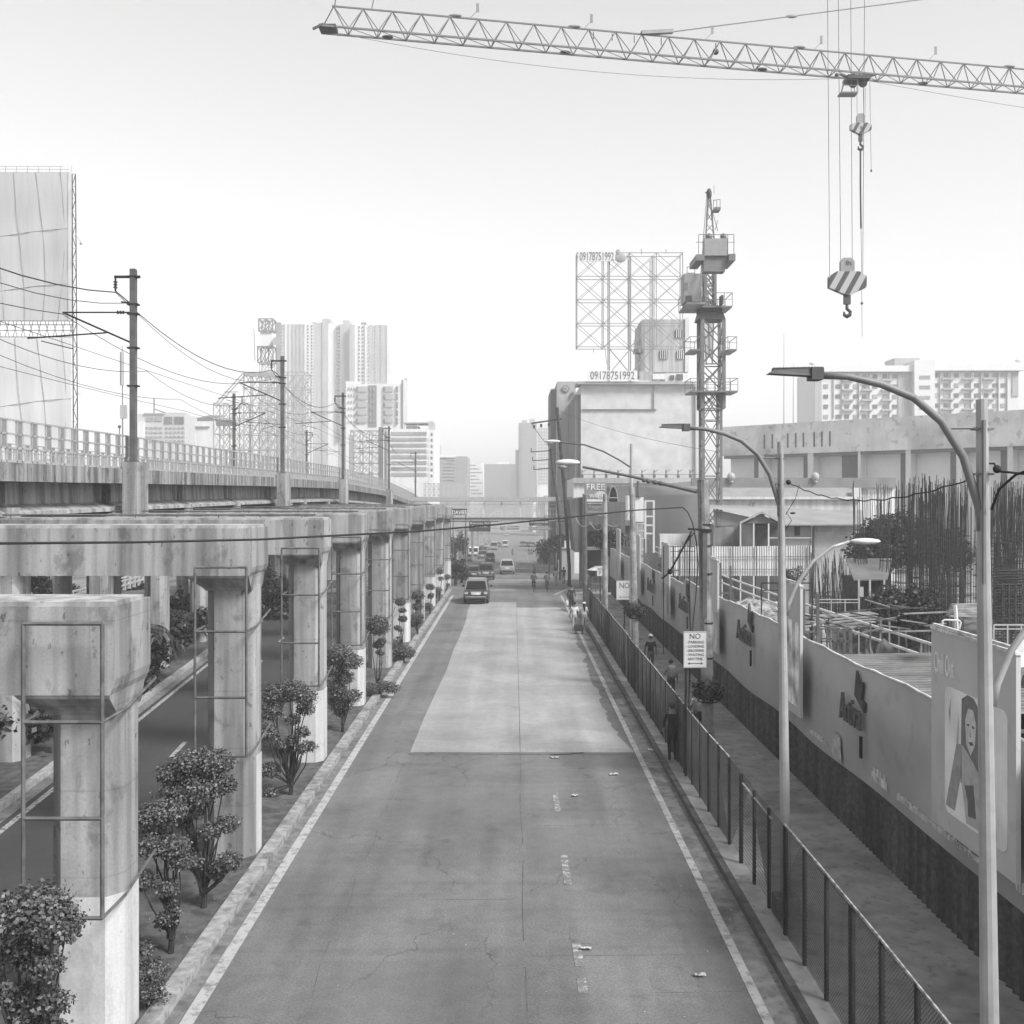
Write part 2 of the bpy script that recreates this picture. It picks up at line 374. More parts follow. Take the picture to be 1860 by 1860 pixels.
g = MB(); [patch(g, [(.175+.02*math.sin(y*.9), y), (.195+.02*math.sin(y*.9), y), (.195+.02*math.sin(y*.9+.9), y+1), (.178+.02*math.sin(y*.9+.9), y+1)], .003) for y in range(9, 31) if y % 5 != 2]; [patch(g, [(-3.2+.05*math.sin(y*1.7), y), (-3.186+.05*math.sin(y*1.7), y), (-3.186+.05*math.sin(y*1.7+1.7), y+1), (-3.2+.05*math.sin(y*1.7+1.7), y+1)], .003) for y in range(12, 31) if y % 3]; patch(g, [(-3.2, 31.0), (3.8, 31.0), (3.8, 31.12), (-3.2, 31.12)], .0035)
patch(g, [(.196, 31.3), (.204, 31.3), (.204, 50), (.196, 50)], .0045)
for yy, xa, xb in ((13.1, -3.4, .1), (17.4, .3, 3.3), (19.8, -3.1, 0), (24.3, -.3, 3.4), (27.6, -3, -.2), (16.1, 2.1, 3.6), (14.6, 2.4, 3.6)): patch(g, [(xa, yy), (xb, yy+.05), (xb, yy+.065), (xa, yy+.01)], .0032)
structure('road_joint', g, mat('tar_joint', .085, var=.3))
# faint mends in the asphalt
g = MB()
for x0, x1, y0, y1 in ((-3.0, .1, 12.4, 17.2), (.3, 2.95, 21.2, 24.2), (-2.9, .1, 24, 27.7), (3.0, 3.6, 10, 30.8), (-4.7, -3.3, 31.5, 33.4)): patch(g, [(x0, y0), (x1, y0), (x1, y1), (x0, y1)], .0022)
structure('road_patch', g, asphalt('mended_asphalt', .132, crack=.3, var=.12))
# median strip with kerbs
ml = lambda y: -8.15-.03*max(0, y-20)
g = MB(); strip(g, ml, -5.44, -20, 84, .10); structure('median_soil', g, M_SOIL)
g = MB()
ys = list(range(-10, 84, 2))
for i, y in enumerate(ys[::4]):
    j = random.uniform(-.003, .003); h = .16+random.uniform(-.003, .003)
    g.box(-5.46+j, -5.17+j, y+.003, y+7.997, -.02, h)
structure('kerb', g, M_KERB)
g = MB(); strip(g, -5.17, -4.97, -20, 82, .011); structure('gutter', g, mat('light_gutter', .155, var=.25, scale=5, blot=.3, blotscale=1.1))
# left carriageway, veering away
cl = lambda y: -12.05-.096*(y-24)
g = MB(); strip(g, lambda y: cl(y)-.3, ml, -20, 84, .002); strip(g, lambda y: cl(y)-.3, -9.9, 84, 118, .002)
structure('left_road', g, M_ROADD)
g = MB()
for yb in range(-4, 112, 4): 
    strip(g, lambda y: cl(y)+.0, lambda y: cl(y)+.16, yb, yb+3.98, .010)
for y0 in (14.5, 22.6, 30.7, 38.9, 47.0, 50.8 if False else 55.1, 63.2, 71.3): 
    strip(g, lambda y: cl(y)+2.35, lambda y: cl(y)+2.49, y0, y0+1.9, .010)
structure('line_marking', g, M_LINE3)
g = MB(); strip(g, lambda y: cl(y)-.56, lambda y: cl(y)-.16, -20, 118, .012); structure('gutter', g, M_GUT)
g = MB()
for yb in range(-4, 116, 2):
    a, b2 = cl(yb)-.74, cl(yb+2)-.74
    g.add([(a, yb, 0), (a+.22, yb, 0), (b2+.22, yb+1.98, 0), (b2, yb+1.98, 0), (a, yb, .17), (a+.22, yb, .17), (b2+.22, yb+1.98, .17), (b2, yb+1.98, .17)],
          [(4,5,6,7), (0,1,5,4), (1,2,6,5), (2,3,7,6), (3,0,4,7)])
structure('kerb', g, mat('pale_kerb', .32, var=.2, scale=5, blot=.3))
g = MB(); strip(g, lambda y: cl(y)-6.8, lambda y: cl(y)-.73, -20, 118, .10); structure('planted_strip_soil', g, M_SOIL)
g = MB(); strip(g, lambda y: cl(y)-20, lambda y: cl(y)-6.8, -20, 118, .05); structure('far_road', g, asphalt('far_road_concrete', .19, crack=.2))
g = MB(); strip(g, lambda y: cl(y)-26, lambda y: cl(y)-20, -20, 118, .16); structure('far_pavement', g, M_SLAB2)
# right side: gutter, kerb, raised verge, sidewalk
g = MB(); strip(g, 3.86, 4.30, -20, 82, .006); structure('gutter', g, M_GUT)
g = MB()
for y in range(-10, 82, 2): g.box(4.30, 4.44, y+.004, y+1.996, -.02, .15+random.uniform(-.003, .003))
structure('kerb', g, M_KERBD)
g = MB(); strip(g, 4.44, 8.6, -20, 84, .145); structure('sidewalk', g, M_WALK)
g = MB(); strip(g, 8.6, 60, -20, 130, .02); structure('site_ground', g, mat('site_ground_dirt', .22, rough=1, var=.35, scale=.6, blot=.45, blotscale=.25))
g = MB(); strip(g, lambda y: 4.3+(y-84)*.06, 14, 84, 330, .10); structure('far_sidewalk', g, M_SLAB2)
# ------------------------------------------------------------------ portal piers and the rail viaduct
C2 = lambda y: -14.4-.085*(y-29.5)
def pier(Yb, cap, capH, white, nth, frame=True, cap_left=-24.3, second=True):
    t = thing('viaduct_pier', nth, 'concrete pier', (-6, Yb-.6, 0), 'portal piers along the planted median')
    ch = .2; y0, y1 = Yb-.98, Yb-.04
    def colm(x0, x1, name='column', wh=False):
        m = MB(); hz = cap-capH-.25
        poly = [(x0+ch, y0), (x1-ch, y0), (x1, y0+ch*1.1), (x1, y1-ch), (x1-ch, y1), (x0+ch, y1), (x0, y1-ch), (x0, y0+ch*1.1)]
        m.prism(poly, 'z', -.1, hz); m.build(name, M_CON, t)
        if wh:
            e = .012; xr = x1+e; 
            if wh == 'side':
                m = MB(); m.prism([(x1+.001, y0+ch*1.4), (xr, y0+ch*1.4), (xr, y1-ch), (x1+.001, y1-ch)], 'z', .1, 2.2)
            else:
                poly2 = [(x0+ch-e, y0-e), (x1-ch+e, y0-e), (x1+e, y0+ch*1.1-e), (x1+e, y1-ch), (x1-ch, y1+e), (x0+ch, y1+e), (x0-e, y1-ch), (x0-e, y0+ch*1.1-e)]
                m = MB(); m.prism(poly2, 'z', -.05, 2.16)
            m.build('painted_base', M_WHITE, t)
    colm(-6.58, -5.56, 'column', white)
    if second:
        c2 = C2(Yb-.6)-.3; colm(c2-.4, c2+.4)
        if Yb > 25: colm(c2-7.7, c2-6.9)
    m = MB(); H = capH
    prof = [(-5.47, 0), (-5.47, -H*.82), (-5.50, -H*.93), (-5.54, -H), (cap_left, -H), (cap_left, 0)]
    m.prism([(x, z+cap) for x, z in prof], 'y', Yb-1.36, Yb+.02); m.build('cap_beam', M_CON, t)
    m = MB(); rows = [(-6.86, -5.54, Yb-1.355, 0), (-6.82, -5.55, Yb-1.33, -.05), (-6.62, -5.58, y0-.06, -.27), (-6.56, -5.60, y0-.012, -.34)]; vs = []; fs = []
    for xa, xb, ya, dz in rows: z = cap-H+dz-.003; vs += [(xa, ya, z), (xb, ya, z), (xb, Yb-.02, z), (xa, Yb-.02, z)]
    for r_ in range(3):
        for q in range(4): fs.append((r_*4+q, r_*4+(q+1) % 4, r_*4+4+(q+1) % 4, r_*4+4+q))
    fs += [(0, 1, 2, 3), (15, 14, 13, 12)]; m.add(vs, fs); m.build('column_head', M_CON, t)
    if 25 < Yb < 80:
        m = MB(); zp = cap+.14; m.cyl((-15.2, Yb-1.2, zp), (-5.7, Yb-1.2, zp), .028, n=6)
        for q in range(8): m.cyl((-14.5+q*1.2, Yb-1.2, cap+.05), (-14.5+q*1.2, Yb-1.2, zp), .018, n=5)
        m.build('cap_pipe', mat('frame_pipe', .10, rough=.6, var=.3, scale=5), t)
    # a cast lip along the top front edge
    m = MB(); m.box(cap_left+.01, -5.49, Yb-1.3, Yb-.2, cap-.02, cap+.06); m.build('top_slab', M_CON2, t)
    if frame:
        yf = Yb-1.66; m = MB(); x0, x1 = -6.58, -5.52; zt = cap-capH*.45 if Yb > 20 else cap-.2
        if Yb > 20: zt = cap-capH+.2
        zb = 2.15 if Yb < 20 else 2.45
        r = .028
        for x in (x0, x1): m.cyl((x, yf, zb), (x, yf, zt), r, n=6)
        n = 3; zz = [zb, zb+(zt-zb)*.31 if Yb > 20 else zs(1487, yf), zb+(zt-zb)*.66 if Yb > 20 else zs(1312, yf), zt]
        for z in zz: m.cyl((x0, yf, z), (x1, yf, z), r, n=6)
        for z in (zz[0], zz[2]): 
            m.cyl((x1, yf, z), (x1+.03, Yb-.9, z+.03), r*.8, n=6); m.cyl((x1+.03, Yb-.9, z+.03), (x1+.03, Yb+.3, z+.25), r*.8, n=6)
            m.cyl((x0, yf, z), (x0-.02, Yb-.9, z+.02), r*.8, n=6)
        m.build('pipe_frame', mat('frame_pipe', .10, rough=.6, var=.3, scale=5), t)
    return t
PY = [(15.4, 6.3, 1.22, 'all'), (22.8, 7.15, 1.0, 'side'), (30.7, 7.15, 1.0, 'all'), (38.7, 7.15, 1.0, 'all'), (47.1, 7.15, 1.0, None), (55.3, 7.15, 1.0, 'all'),
      (64.2, 7.15, 1.0, 'side'), (73, 7.15, 1.0, 'all'), (82.2, 7.15, .95, 'all'), (91, 6.9, .95, 'all')]
PL = ['low portal pier nearest the camera with a pipe frame standing before its white-footed column',
      'second portal pier, white paint only on the road side of its grey column foot',
      'third portal pier, white painted foot behind round topiary bushes',
      'fourth portal pier, white painted foot with a single tall topiary in front',
      'fifth portal pier, bare grey column without any white paint',
      'sixth portal pier, white foot beside a thin two-ball topiary',
      'seventh portal pier, thin white stripe on its road side',
      'eighth portal pier from the camera, broad white foot',
      'ninth portal pier from the camera, second from the far end of the row',
      'last portal pier at the far end of the median beside the road junction']
for (yb, cp, ch_, wh), lb in zip(PY, PL): pier(yb, cp, ch_, wh, lb)
for k, (yb, cp) in enumerate(((112, 5.9), (136, 4.9), (160, 3.4))):
    t = thing('viaduct_pier', ['short pier holding the sinking end of the rail viaduct beyond the portal row', 'second short pier under the viaduct ramp beyond the junction', 'farthest short pier at the foot of the viaduct ramp'][k], 'concrete pier', (-18, yb, 0), 'short ramp piers')
    MB().box(-20.5, -17.5, yb-1, yb+.2, gz(yb), cp).build('column', M_CON2, t)
    MB().box(-23.4, -14.8, yb-1.3, yb+.4, cp, cp+.9).build('cap_beam', M_CON2, t)
def vz(y):   # fall of the deck along the line
    pts = [(-60, -.25), (28, -.1), (60, .1), (84, .15), (113, -.35), (146, -1.75), (185, -4), (230, -7)]
    for (a, za), (b, zb) in zip(pts, pts[1:]):
        if y <= b: return za+(zb-za)*(y-a)/(b-a)
    return -7
via = thing('rail_viaduct', 'long elevated railway viaduct with stained parapet running over the portal piers', 'viaduct', (-19, 60, 7.6))
VY = [-4, 6, 14.8, 22.2, 30.1, 38.1, 46.5, 54.7, 63.6, 72.4, 81.6, 90.4, 101, 112, 124, 136, 148, 160, 175, 190, 205, 225]
def vstrip(mb, prof, y0, y1, n=1):
    for k in range(n):
        a = y0+(y1-y0)*k/n; b = y0+(y1-y0)*(k+1)/n; m = len(prof)
        vs = [(x, a, z+vz(a)) for x, z in prof]+[(x, b, z+vz(b)) for x, z in prof]
        fs = [(i, (i+1) % m, m+(i+1) % m, m+i) for i in range(m)]
        if k == 0: fs.append(tuple(range(m-1, -1, -1)))
        if k == n-1: fs.append(tuple(range(m, 2*m)))
        mb.add(vs, fs)
for a, b in zip(VY, VY[1:]):
    for xc in (-16.0, -21.6):
        m = MB(); w_ = 1.0
        g0 = .38 if b < 120 else .1
        zt_, zb_ = 8.34, 7.32
        prof = [(xc-w_, zt_), (xc-w_, zb_+.28), (xc-w_+.0, zb_), (xc+w_+.28, zb_), (xc+w_+.28, zb_+.12), (xc+w_-.3, zb_+.34), (xc+w_-.34, zt_)]
        vstrip(m, prof, a+g0, b-g0)
        for yy in (a+g0+.05, b-g0-.2): m.box(xc+w_-.36, xc+w_-.16, yy, yy+.15, zb_+.36+vz(yy), zt_-.02+vz(yy))
        m.build('girder', M_CON2, via)
    m = MB(); vstrip(m, [(-14.36, 8.36), (-14.36, 8.62), (-24.1, 8.62), (-24.1, 8.36)], a+.01, b-.01, 2); m.build('deck_slab', mat('shade_dark_deck', .05, var=.2, streak=.2), via)  # deep shadow under the deck is put into the slab's dark colour
    m = MB(); vstrip(m, [(-14.28, 8.34), (-14.28, 8.88), (-14.44, 8.88), (-14.44, 8.34)], a+.015, b-.015, 2); m.build('parapet', M_STAIN, via)
    m = MB(); vstrip(m, [(-24.05, 8.34), (-24.05, 9.1), (-24.22, 9.1), (-24.22, 8.34)], a+.015, b-.015, 2); m.build('parapet', M_STAIN, via)
m = MB()
for x in (-16.4, -17.9, -20.2, -21.7):
    for a, b in zip(VY, VY[1:]): m.bar((x, a, 8.78+vz(a)), (x, b, 8.78+vz(b)), .07, .15)
m.build('rail', M_DSTEEL, via)
# bearing pedestals between cap beams and girders
for (yb, cp, ch_, wh) in PY[1:]:
    for x in (-15.1, -16.7, -20.9, -22.3):
        MB().box(x-.42, x+.42, yb-1.05, yb-.25, cp+.05, cp+.34+(.0 if cp > 7 else .1)).build('bearing_block', M_CON, via)
# guard screen along the parapet: rails, posts, alternating screens, balusters below
fence = thing('guard_screen', 'pale railing with alternating mesh screens along the viaduct edge', 'railing', (-14.36, 60, 8.9), 'railings along the viaduct')
def screen(fence, X, y0, y1, zbase=8.88, simple=False):
    m = MB(); s = MB(); y = y0; st = .93; nsc = [0]; nmax = 0 if simple else 99; msc = mat('screen_grey', .20, rough=.8, var=.15)
    ys_ = [v for v in VY if y0 < v < y1]; ys_ = [y0]+ys_+[y1]
    for z in (1.22, .82, .42, .03):
        for a, b in zip(ys_, ys_[1:]): m.bar((X, a, zbase+z+vz(a)), (X, b, zbase+z+vz(b)), .05, .055)
    while y < y1:
        z = zbase+vz(y)
        for d in (0, .32): m.bar((X, y+d, z), (X, y+d, z+1.22), .05, .05)
        s.box(X-.012, X+.012, y+.03, y+.29, z+.44, z+1.2)
        if nsc[0] < nmax: s.build('screen_panel', msc, fence); s = MB(); nsc[0] += 1
        for d in (.62, .78): m.bar((X, y+d, z), (X, y+d, z+.42), .035, .035)
        y += st
    m.build('rail_frame', mat('pale_grey_rail', .33, rough=.6, var=.12), fence)
    if s.v: s.build('screen_panel', msc, fence)['kind'] = 'stuff'
screen(fence, -14.36, 24, 190)
f2 = thing('guard_screen', 'far railing of the viaduct seen through the near one', 'railing', (-24.1, 60, 9.1), 'railings along the viaduct')
screen(f2, -24.13, 20, 190, 9.1)
# overhead-line poles
def pole(x, y, zb, h, side, label, ped=True):
    t = thing('catenary_pole', label, 'pole', (x, y, zb), 'overhead line poles on the viaduct')
    m = MB(); m.bar((x, y, zb), (x, y, zb+h), .20, .24); m.box(x-.17, x+.17, y-.17, y+.17, zb, zb+.05); m.build('mast', M_STEEL, t)
    if ped:
        m = MB(); m.prism([(x-.27, y-.35), (x+.27, y-.35), (x+.42, y-.2), (x+.42, y+.35), (x-.27, y+.35)], 'z', zb-1.97, zb); m.build('pedestal', M_CON, t)
    m = MB(); z = zb+h
    m.bar((x+side*.7, y, z-.28), (x+.25, y, z-.28), .07, .09); m.cyl((x+side*.66, y, z-.3), (x+side*.66, y, z-.8), .035, n=6)
    for k in range(3): m.cyl((x+side*.66, y, z-.45-.1*k), (x+side*.66, y, z-.49-.1*k), .08, n=8)
    m.bar((x+side*.66, y, z-.8), (x, y, z-1.35), .04); m.bar((x+side*.45, y, z-1.2), (x, y, z-1.25), .05)
    m.build('feeder_arm', M_DSTEEL, t)
    m = MB(); z2 = zb+5.55*h/7.15
    m.cyl((x, y, z2), (x+side*2.6, y, z2), .03, n=6); m.cyl((x, y, z2-1.15), (x+side*2.6, y, z2), .04, n=6)
    m.cyl((x+side*1.0, y, z2-.75), (x+side*3.9, y, z2-.95), .03, n=6); m.cyl((x+side*2.2, y, z2-1.35), (x+side*3.4, y, z2-1.05), .02, n=6)
    for q in (.35, .45, .55): m.cyl((x+side*(q), y, z2), (x+side*(q+.04), y, z2), .07, n=8)
    m.build('cantilever', M_DSTEEL, t)
    for q in (0,): 
        m = MB()
        for dz in (.28, 1.3, 1.65, 2.9, 4.3): m.bar((x-.2, y, zb+h-dz), (x+.2, y, zb+h-dz), .26, .06)
        m.build('clamp', M_DSTEEL, t)
    return t
P1Y = [(13.6, 9.05), (37.7, 9.09), (62, 9.23), (84, 9.27), (115, 8.67), (146, 7.3)]
NL = ['', 'tall dark catenary pole nearest the camera on a concrete pedestal', 'second catenary pole of the road-side row before the billboard lattice', 'third road-side catenary pole before the mid-rise flats',
      'fourth road-side catenary pole beside the banded office block', 'farthest road-side catenary pole before the banded office block']
for k, (y, zb) in enumerate(P1Y):
    if k: pole(-14.0, y, zb, 7.1 if y < 140 else 7.0, -1, NL[k])
for k, (px, y) in enumerate(((425, 84), (557, 121))):
    pole(xs(px, y), y, 9.2 if k == 0 else 8.6, 7.1, 1, ['catenary pole of the far row before the square billboard lattice', 'catenary pole of the far row right of the square billboard lattice'][k], ped=False)
def wire(name, pts, sag, r, label, mt=None, group=None, n=10, cat='cable', droppers=None):
    P = []
    for (a, b) in zip(pts, pts[1:]):
        a = Vector(a); b = Vector(b)
        for k in range(n+(1 if b == Vector(pts[-1]) else 0)):
            s_ = k/n; p = a.lerp(b, s_); p.z -= 4*sag*s_*(1-s_); P.append(p)
    m = MB(); m.tube(P, r, 4)
    if droppers:
        for k in range(1, len(P)-1, 2): m.cyl(P[k], (P[k].x, P[k].y, min(P[k].z-.05, droppers)), .006, n=3)
    o = m.build(name, mt or M_WIRE); tag(o, label, cat, group); return o
def row(dx, dz): return [(-14.0+dx, y, zb+7.1+dz) for y, zb in P1Y]
M_OW = mat('overhead_wire', .05, rough=.6)
wire('overhead_wire', row(-.66, -.85), 1.1, .022, 'uppermost feeder wire strung along the road-side catenary poles', M_OW, 'wires over the railway')
wire('overhead_wire', row(-.25, -1.25), 1.25, .014, 'thin earth wire just below the uppermost feeder wire', M_OW, 'wires over the railway')
wire('overhead_wire', row(-2.6, -1.65), .75, .016, 'messenger wire with droppers over the near track', M_OW, 'wires over the railway')
wire('overhead_wire', row(-3.0, -2.55), .03, .012, 'contact wire over the near track', M_OW, 'wires over the railway')
wire('overhead_wire', [(x-4.0, y, z) for x, y, z in row(-2.2, -2.6)], .6, .014, 'messenger wire over the far track', M_OW, 'wires over the railway')
wire('overhead_wire', [(x-4.0, y, z) for x, y, z in row(-2.0, -3.3)], .05, .012, 'lowest wire over the far track', M_OW, 'wires over the railway')
wire('overhead_wire', [(x-8.2, y, z) for x, y, z in row(0, -.9)], .9, .018, 'feeder wire on the far row of catenary poles', M_OW, 'wires over the railway')
# ------------------------------------------------------------------ right side: wire fence, hoarding wall, lamps, poles
fw = thing('wire_fence', 'long chain-link fence on dark posts between the kerb and the sidewalk', 'fence', (4.76, 35, .15))
FX = 4.76
posts = [10.9+1.17*k for k in range(48)]
random.seed(11)
for k, y in enumerate(posts):
    lean = random.uniform(-.03, .03); h = 2.06 if not (18.9 < y < 22.6) else 2.0
    m = MB(); m.bar((FX, y, .12), (FX+lean*.4, y+lean, h), .055 if k % 3 else .075, .075, up=(0,1,0)); 
    m.build('post', M_DSTEEL, fw)
def rail(z0, y0, y1, r, mt, name='top_rail', wob=.03):
    pts = []; y = y0
    while y <= y1: pts.append((FX+random.uniform(-.01, .01), y, z0+random.uniform(-wob, wob*.3))); y += 2.34
    MB().tube(pts, r, 6).build(name, mt, fw)
rail(2.07, 8.6, 18.8, .022, mat('worn_rail', .24, rough=.6, var=.5, scale=9)); rail(1.86, 18.9, 22.4, .022, M_GALV, wob=.0); rail(2.06, 22.7, 65.8, .018, mat('worn_rail2', .36, rough=.6, var=.5, scale=3), wob=.05)
m = MB(); r = .0042; sp = .066; z0, z1 = .17, 2.04; L = z1-z0
for s_ in (1, -1):
    y = 9.0
    while y < 66.0:
        if not (18.9 < y < 22.4):
            a = (FX-.012*s_, y, z0); b = (FX-.012*s_, y+s_*L, z1)
            d = Vector((0, s_, 1)).normalized(); n_ = Vector((0, -s_, 1)).normalized()
            q = [Vector(a)+Vector((r,0,0)), Vector(a)+n_*r*1.2-Vector((r*.5,0,0)), Vector(a)-n_*r*1.2-Vector((r*.5,0,0))]
            q2 = [v+Vector((0, s_*L, L)) for v in q]
            m.add(q+q2, [(0,1,4,3), (1,2,5,4), (2,0,3,5)])
        y += sp
z = .3
while z < 1.85:
    m.bar((FX, 18.9, z), (FX, 22.4, z), .006, caps=False); z += .085
m.build('chain_link', mat('fence_wire', .05, rough=.7, var=.15, spec=.1), fw)
# dark strips added behind the far bays to make the fence darker
m = MB(); random.seed(5)
for y in [28.3+.37*k for k in range(96)]:
    if random.random() < .8:
        h = random.uniform(.8, 1.95); w_ = random.uniform(.1, .34)
        m.add([(FX+.03, y, .15), (FX+.03, y+w_, .15), (FX+.035, y+w_*.9, h), (FX+.035, y+w_*.2, h*random.uniform(.8, 1))], [(0, 1, 2, 3)])
m.build('darkening_strip', mat('strip_grey', .06, var=.5, scale=2, streak=.4), fw)
# the hoarding round the building site
WX = 7.7
wall = thing('site_hoarding', 'long grey building-site hoarding with dark corrugated foot along the sidewalk', 'wall', (WX, 40, .15))
m = MB(); pts = []; y = 8.0
while y < 81: pts.append((WX+(.0 if int(y/.11) % 2 else .06), y)); y += .11
vs = []; fs = []
for x, y in pts: vs += [(x, y, .10), (x, y, 1.6)]
for i in range(len(pts)-1): fs.append((2*i, 2*i+2, 2*i+3, 2*i+1))
m.add(vs, fs); m.build('corrugated_foot', mat('dark_corrugated', .08, rough=.7, var=.3, scale=9, streak=.3), wall)
def wtop(y): return 4.09+.018*math.sin(y*1.3)+.03*math.sin(y*.41+1)-(.25 if y > 46 else 0)-max(0, (y-60)*.004)
yy = [8+.6*k for k in range(123)]
def wx(y): return 7.655+.03*math.sin(y*.9)
m = MB(); vs = []; fs = []
for y in yy: vs += [(wx(y), y, 1.56+.03*math.sin(y*.7)), (7.665+.02*math.sin(y*.5), y, 2.9), (7.68, y, wtop(y)), (7.73, y, wtop(y)), (7.73, y, 1.56)]
n5 = 5
for i in range(len(yy)-1):
    for k in range(4): fs.append((i*n5+k, (i+1)*n5+k, (i+1)*n5+k+1, i*n5+k+1))
m.add(vs, fs); m.build('upper_panel', mat('tarpaulin_grey', .35, rough=.7, var=.10, scale=.5, blot=.12, blotscale=.2), wall, smooth=True)
m = MB(); P = []
for y in yy: P.append((7.69, y, wtop(y)+.012+.015*math.sin(y*7)))
m.tube(P, [.016+.012*abs(math.sin(i*1.7)) for i in range(len(P))], 5); m.build('torn_edge', mat('torn_white_edge', .62, var=.2), wall)
# dribbles of pale whitewash under the panel
m = MB(); m.quad((7.618, 24.6, 1.62), (7.618, 23.8, 1.62), (7.62, 23.9, 2.2), (7.62, 24.4, 2.25)); m.build('pale_sticker', mat('sticker', .40, var=.3, scale=9), wall)
# raised letters
def letters(yl, w_, z, h, word):
    m = MB(); text_mb(m, word, (7.56, yl, z), UYN, UZ, w_, h, thick=.07)
    m.build('wall_letters', [mat('letter_shade', .11, var=.1)], wall)  # letters coloured dark all over to stand for their shadowed sides
    m = MB(); a = yl-w_*.80; z_ = z; z = z+h*.35
    m.prism([(a+.32, z+h*.75), (a+.2, z+h*1.65), (a-.02, z+h*1.2), (a-.22, z+h*1.35), (a-.10, z+h*.72), (a-.32, z+h*.62), (a-.28, z+h*.3)], 'x', 7.58, 7.64)
    m.build('wall_emblem', mat('emblem_dark', .06), wall); z = z_
    m = MB(); text_mb(m, 'III', (7.57, yl-w_*.93, z-h*.95), UYN, UZ, .09, h*.75, thick=.05); m.build('wall_mark', M_DSTEEL, wall)
letters(23.6, 1.4, 2.72, .62, 'Activa'); letters(34.5, 2.0, 3.05, .66, 'Activa'); letters(46.6, 2.2, 2.75, .72, 'Activa'); letters(57.6, 2.2, 2.6, .72, 'Activa')
# little white print along the foot of the panel: too small to read in the photograph, only its strokes
m = MB(); random.seed(2)
for ya, yb, z, h in ((21.75, 20.9, 1.80, .30), (20.3, 16.6, 1.80, .16), (15.5, 14.4, 1.86, .22), (26.3, 24.9, 1.75, .12)):
    y = ya
    while y > yb:
        w_ = random.uniform(.025, .06); hh = h*random.choice((.6, .6, 1, .8))
        m.box(7.60, 7.625, y-w_*.5, y, z, z+hh)
        if random.random() < .6: m.box(7.601, 7.624, y-w_-.02, y-w_*.5, z+hh*random.choice((.1, .45, .8)), z+hh*.95)
        y -= w_+.045
m.build('small_print', mat('print_white', .6, var=.2), wall)
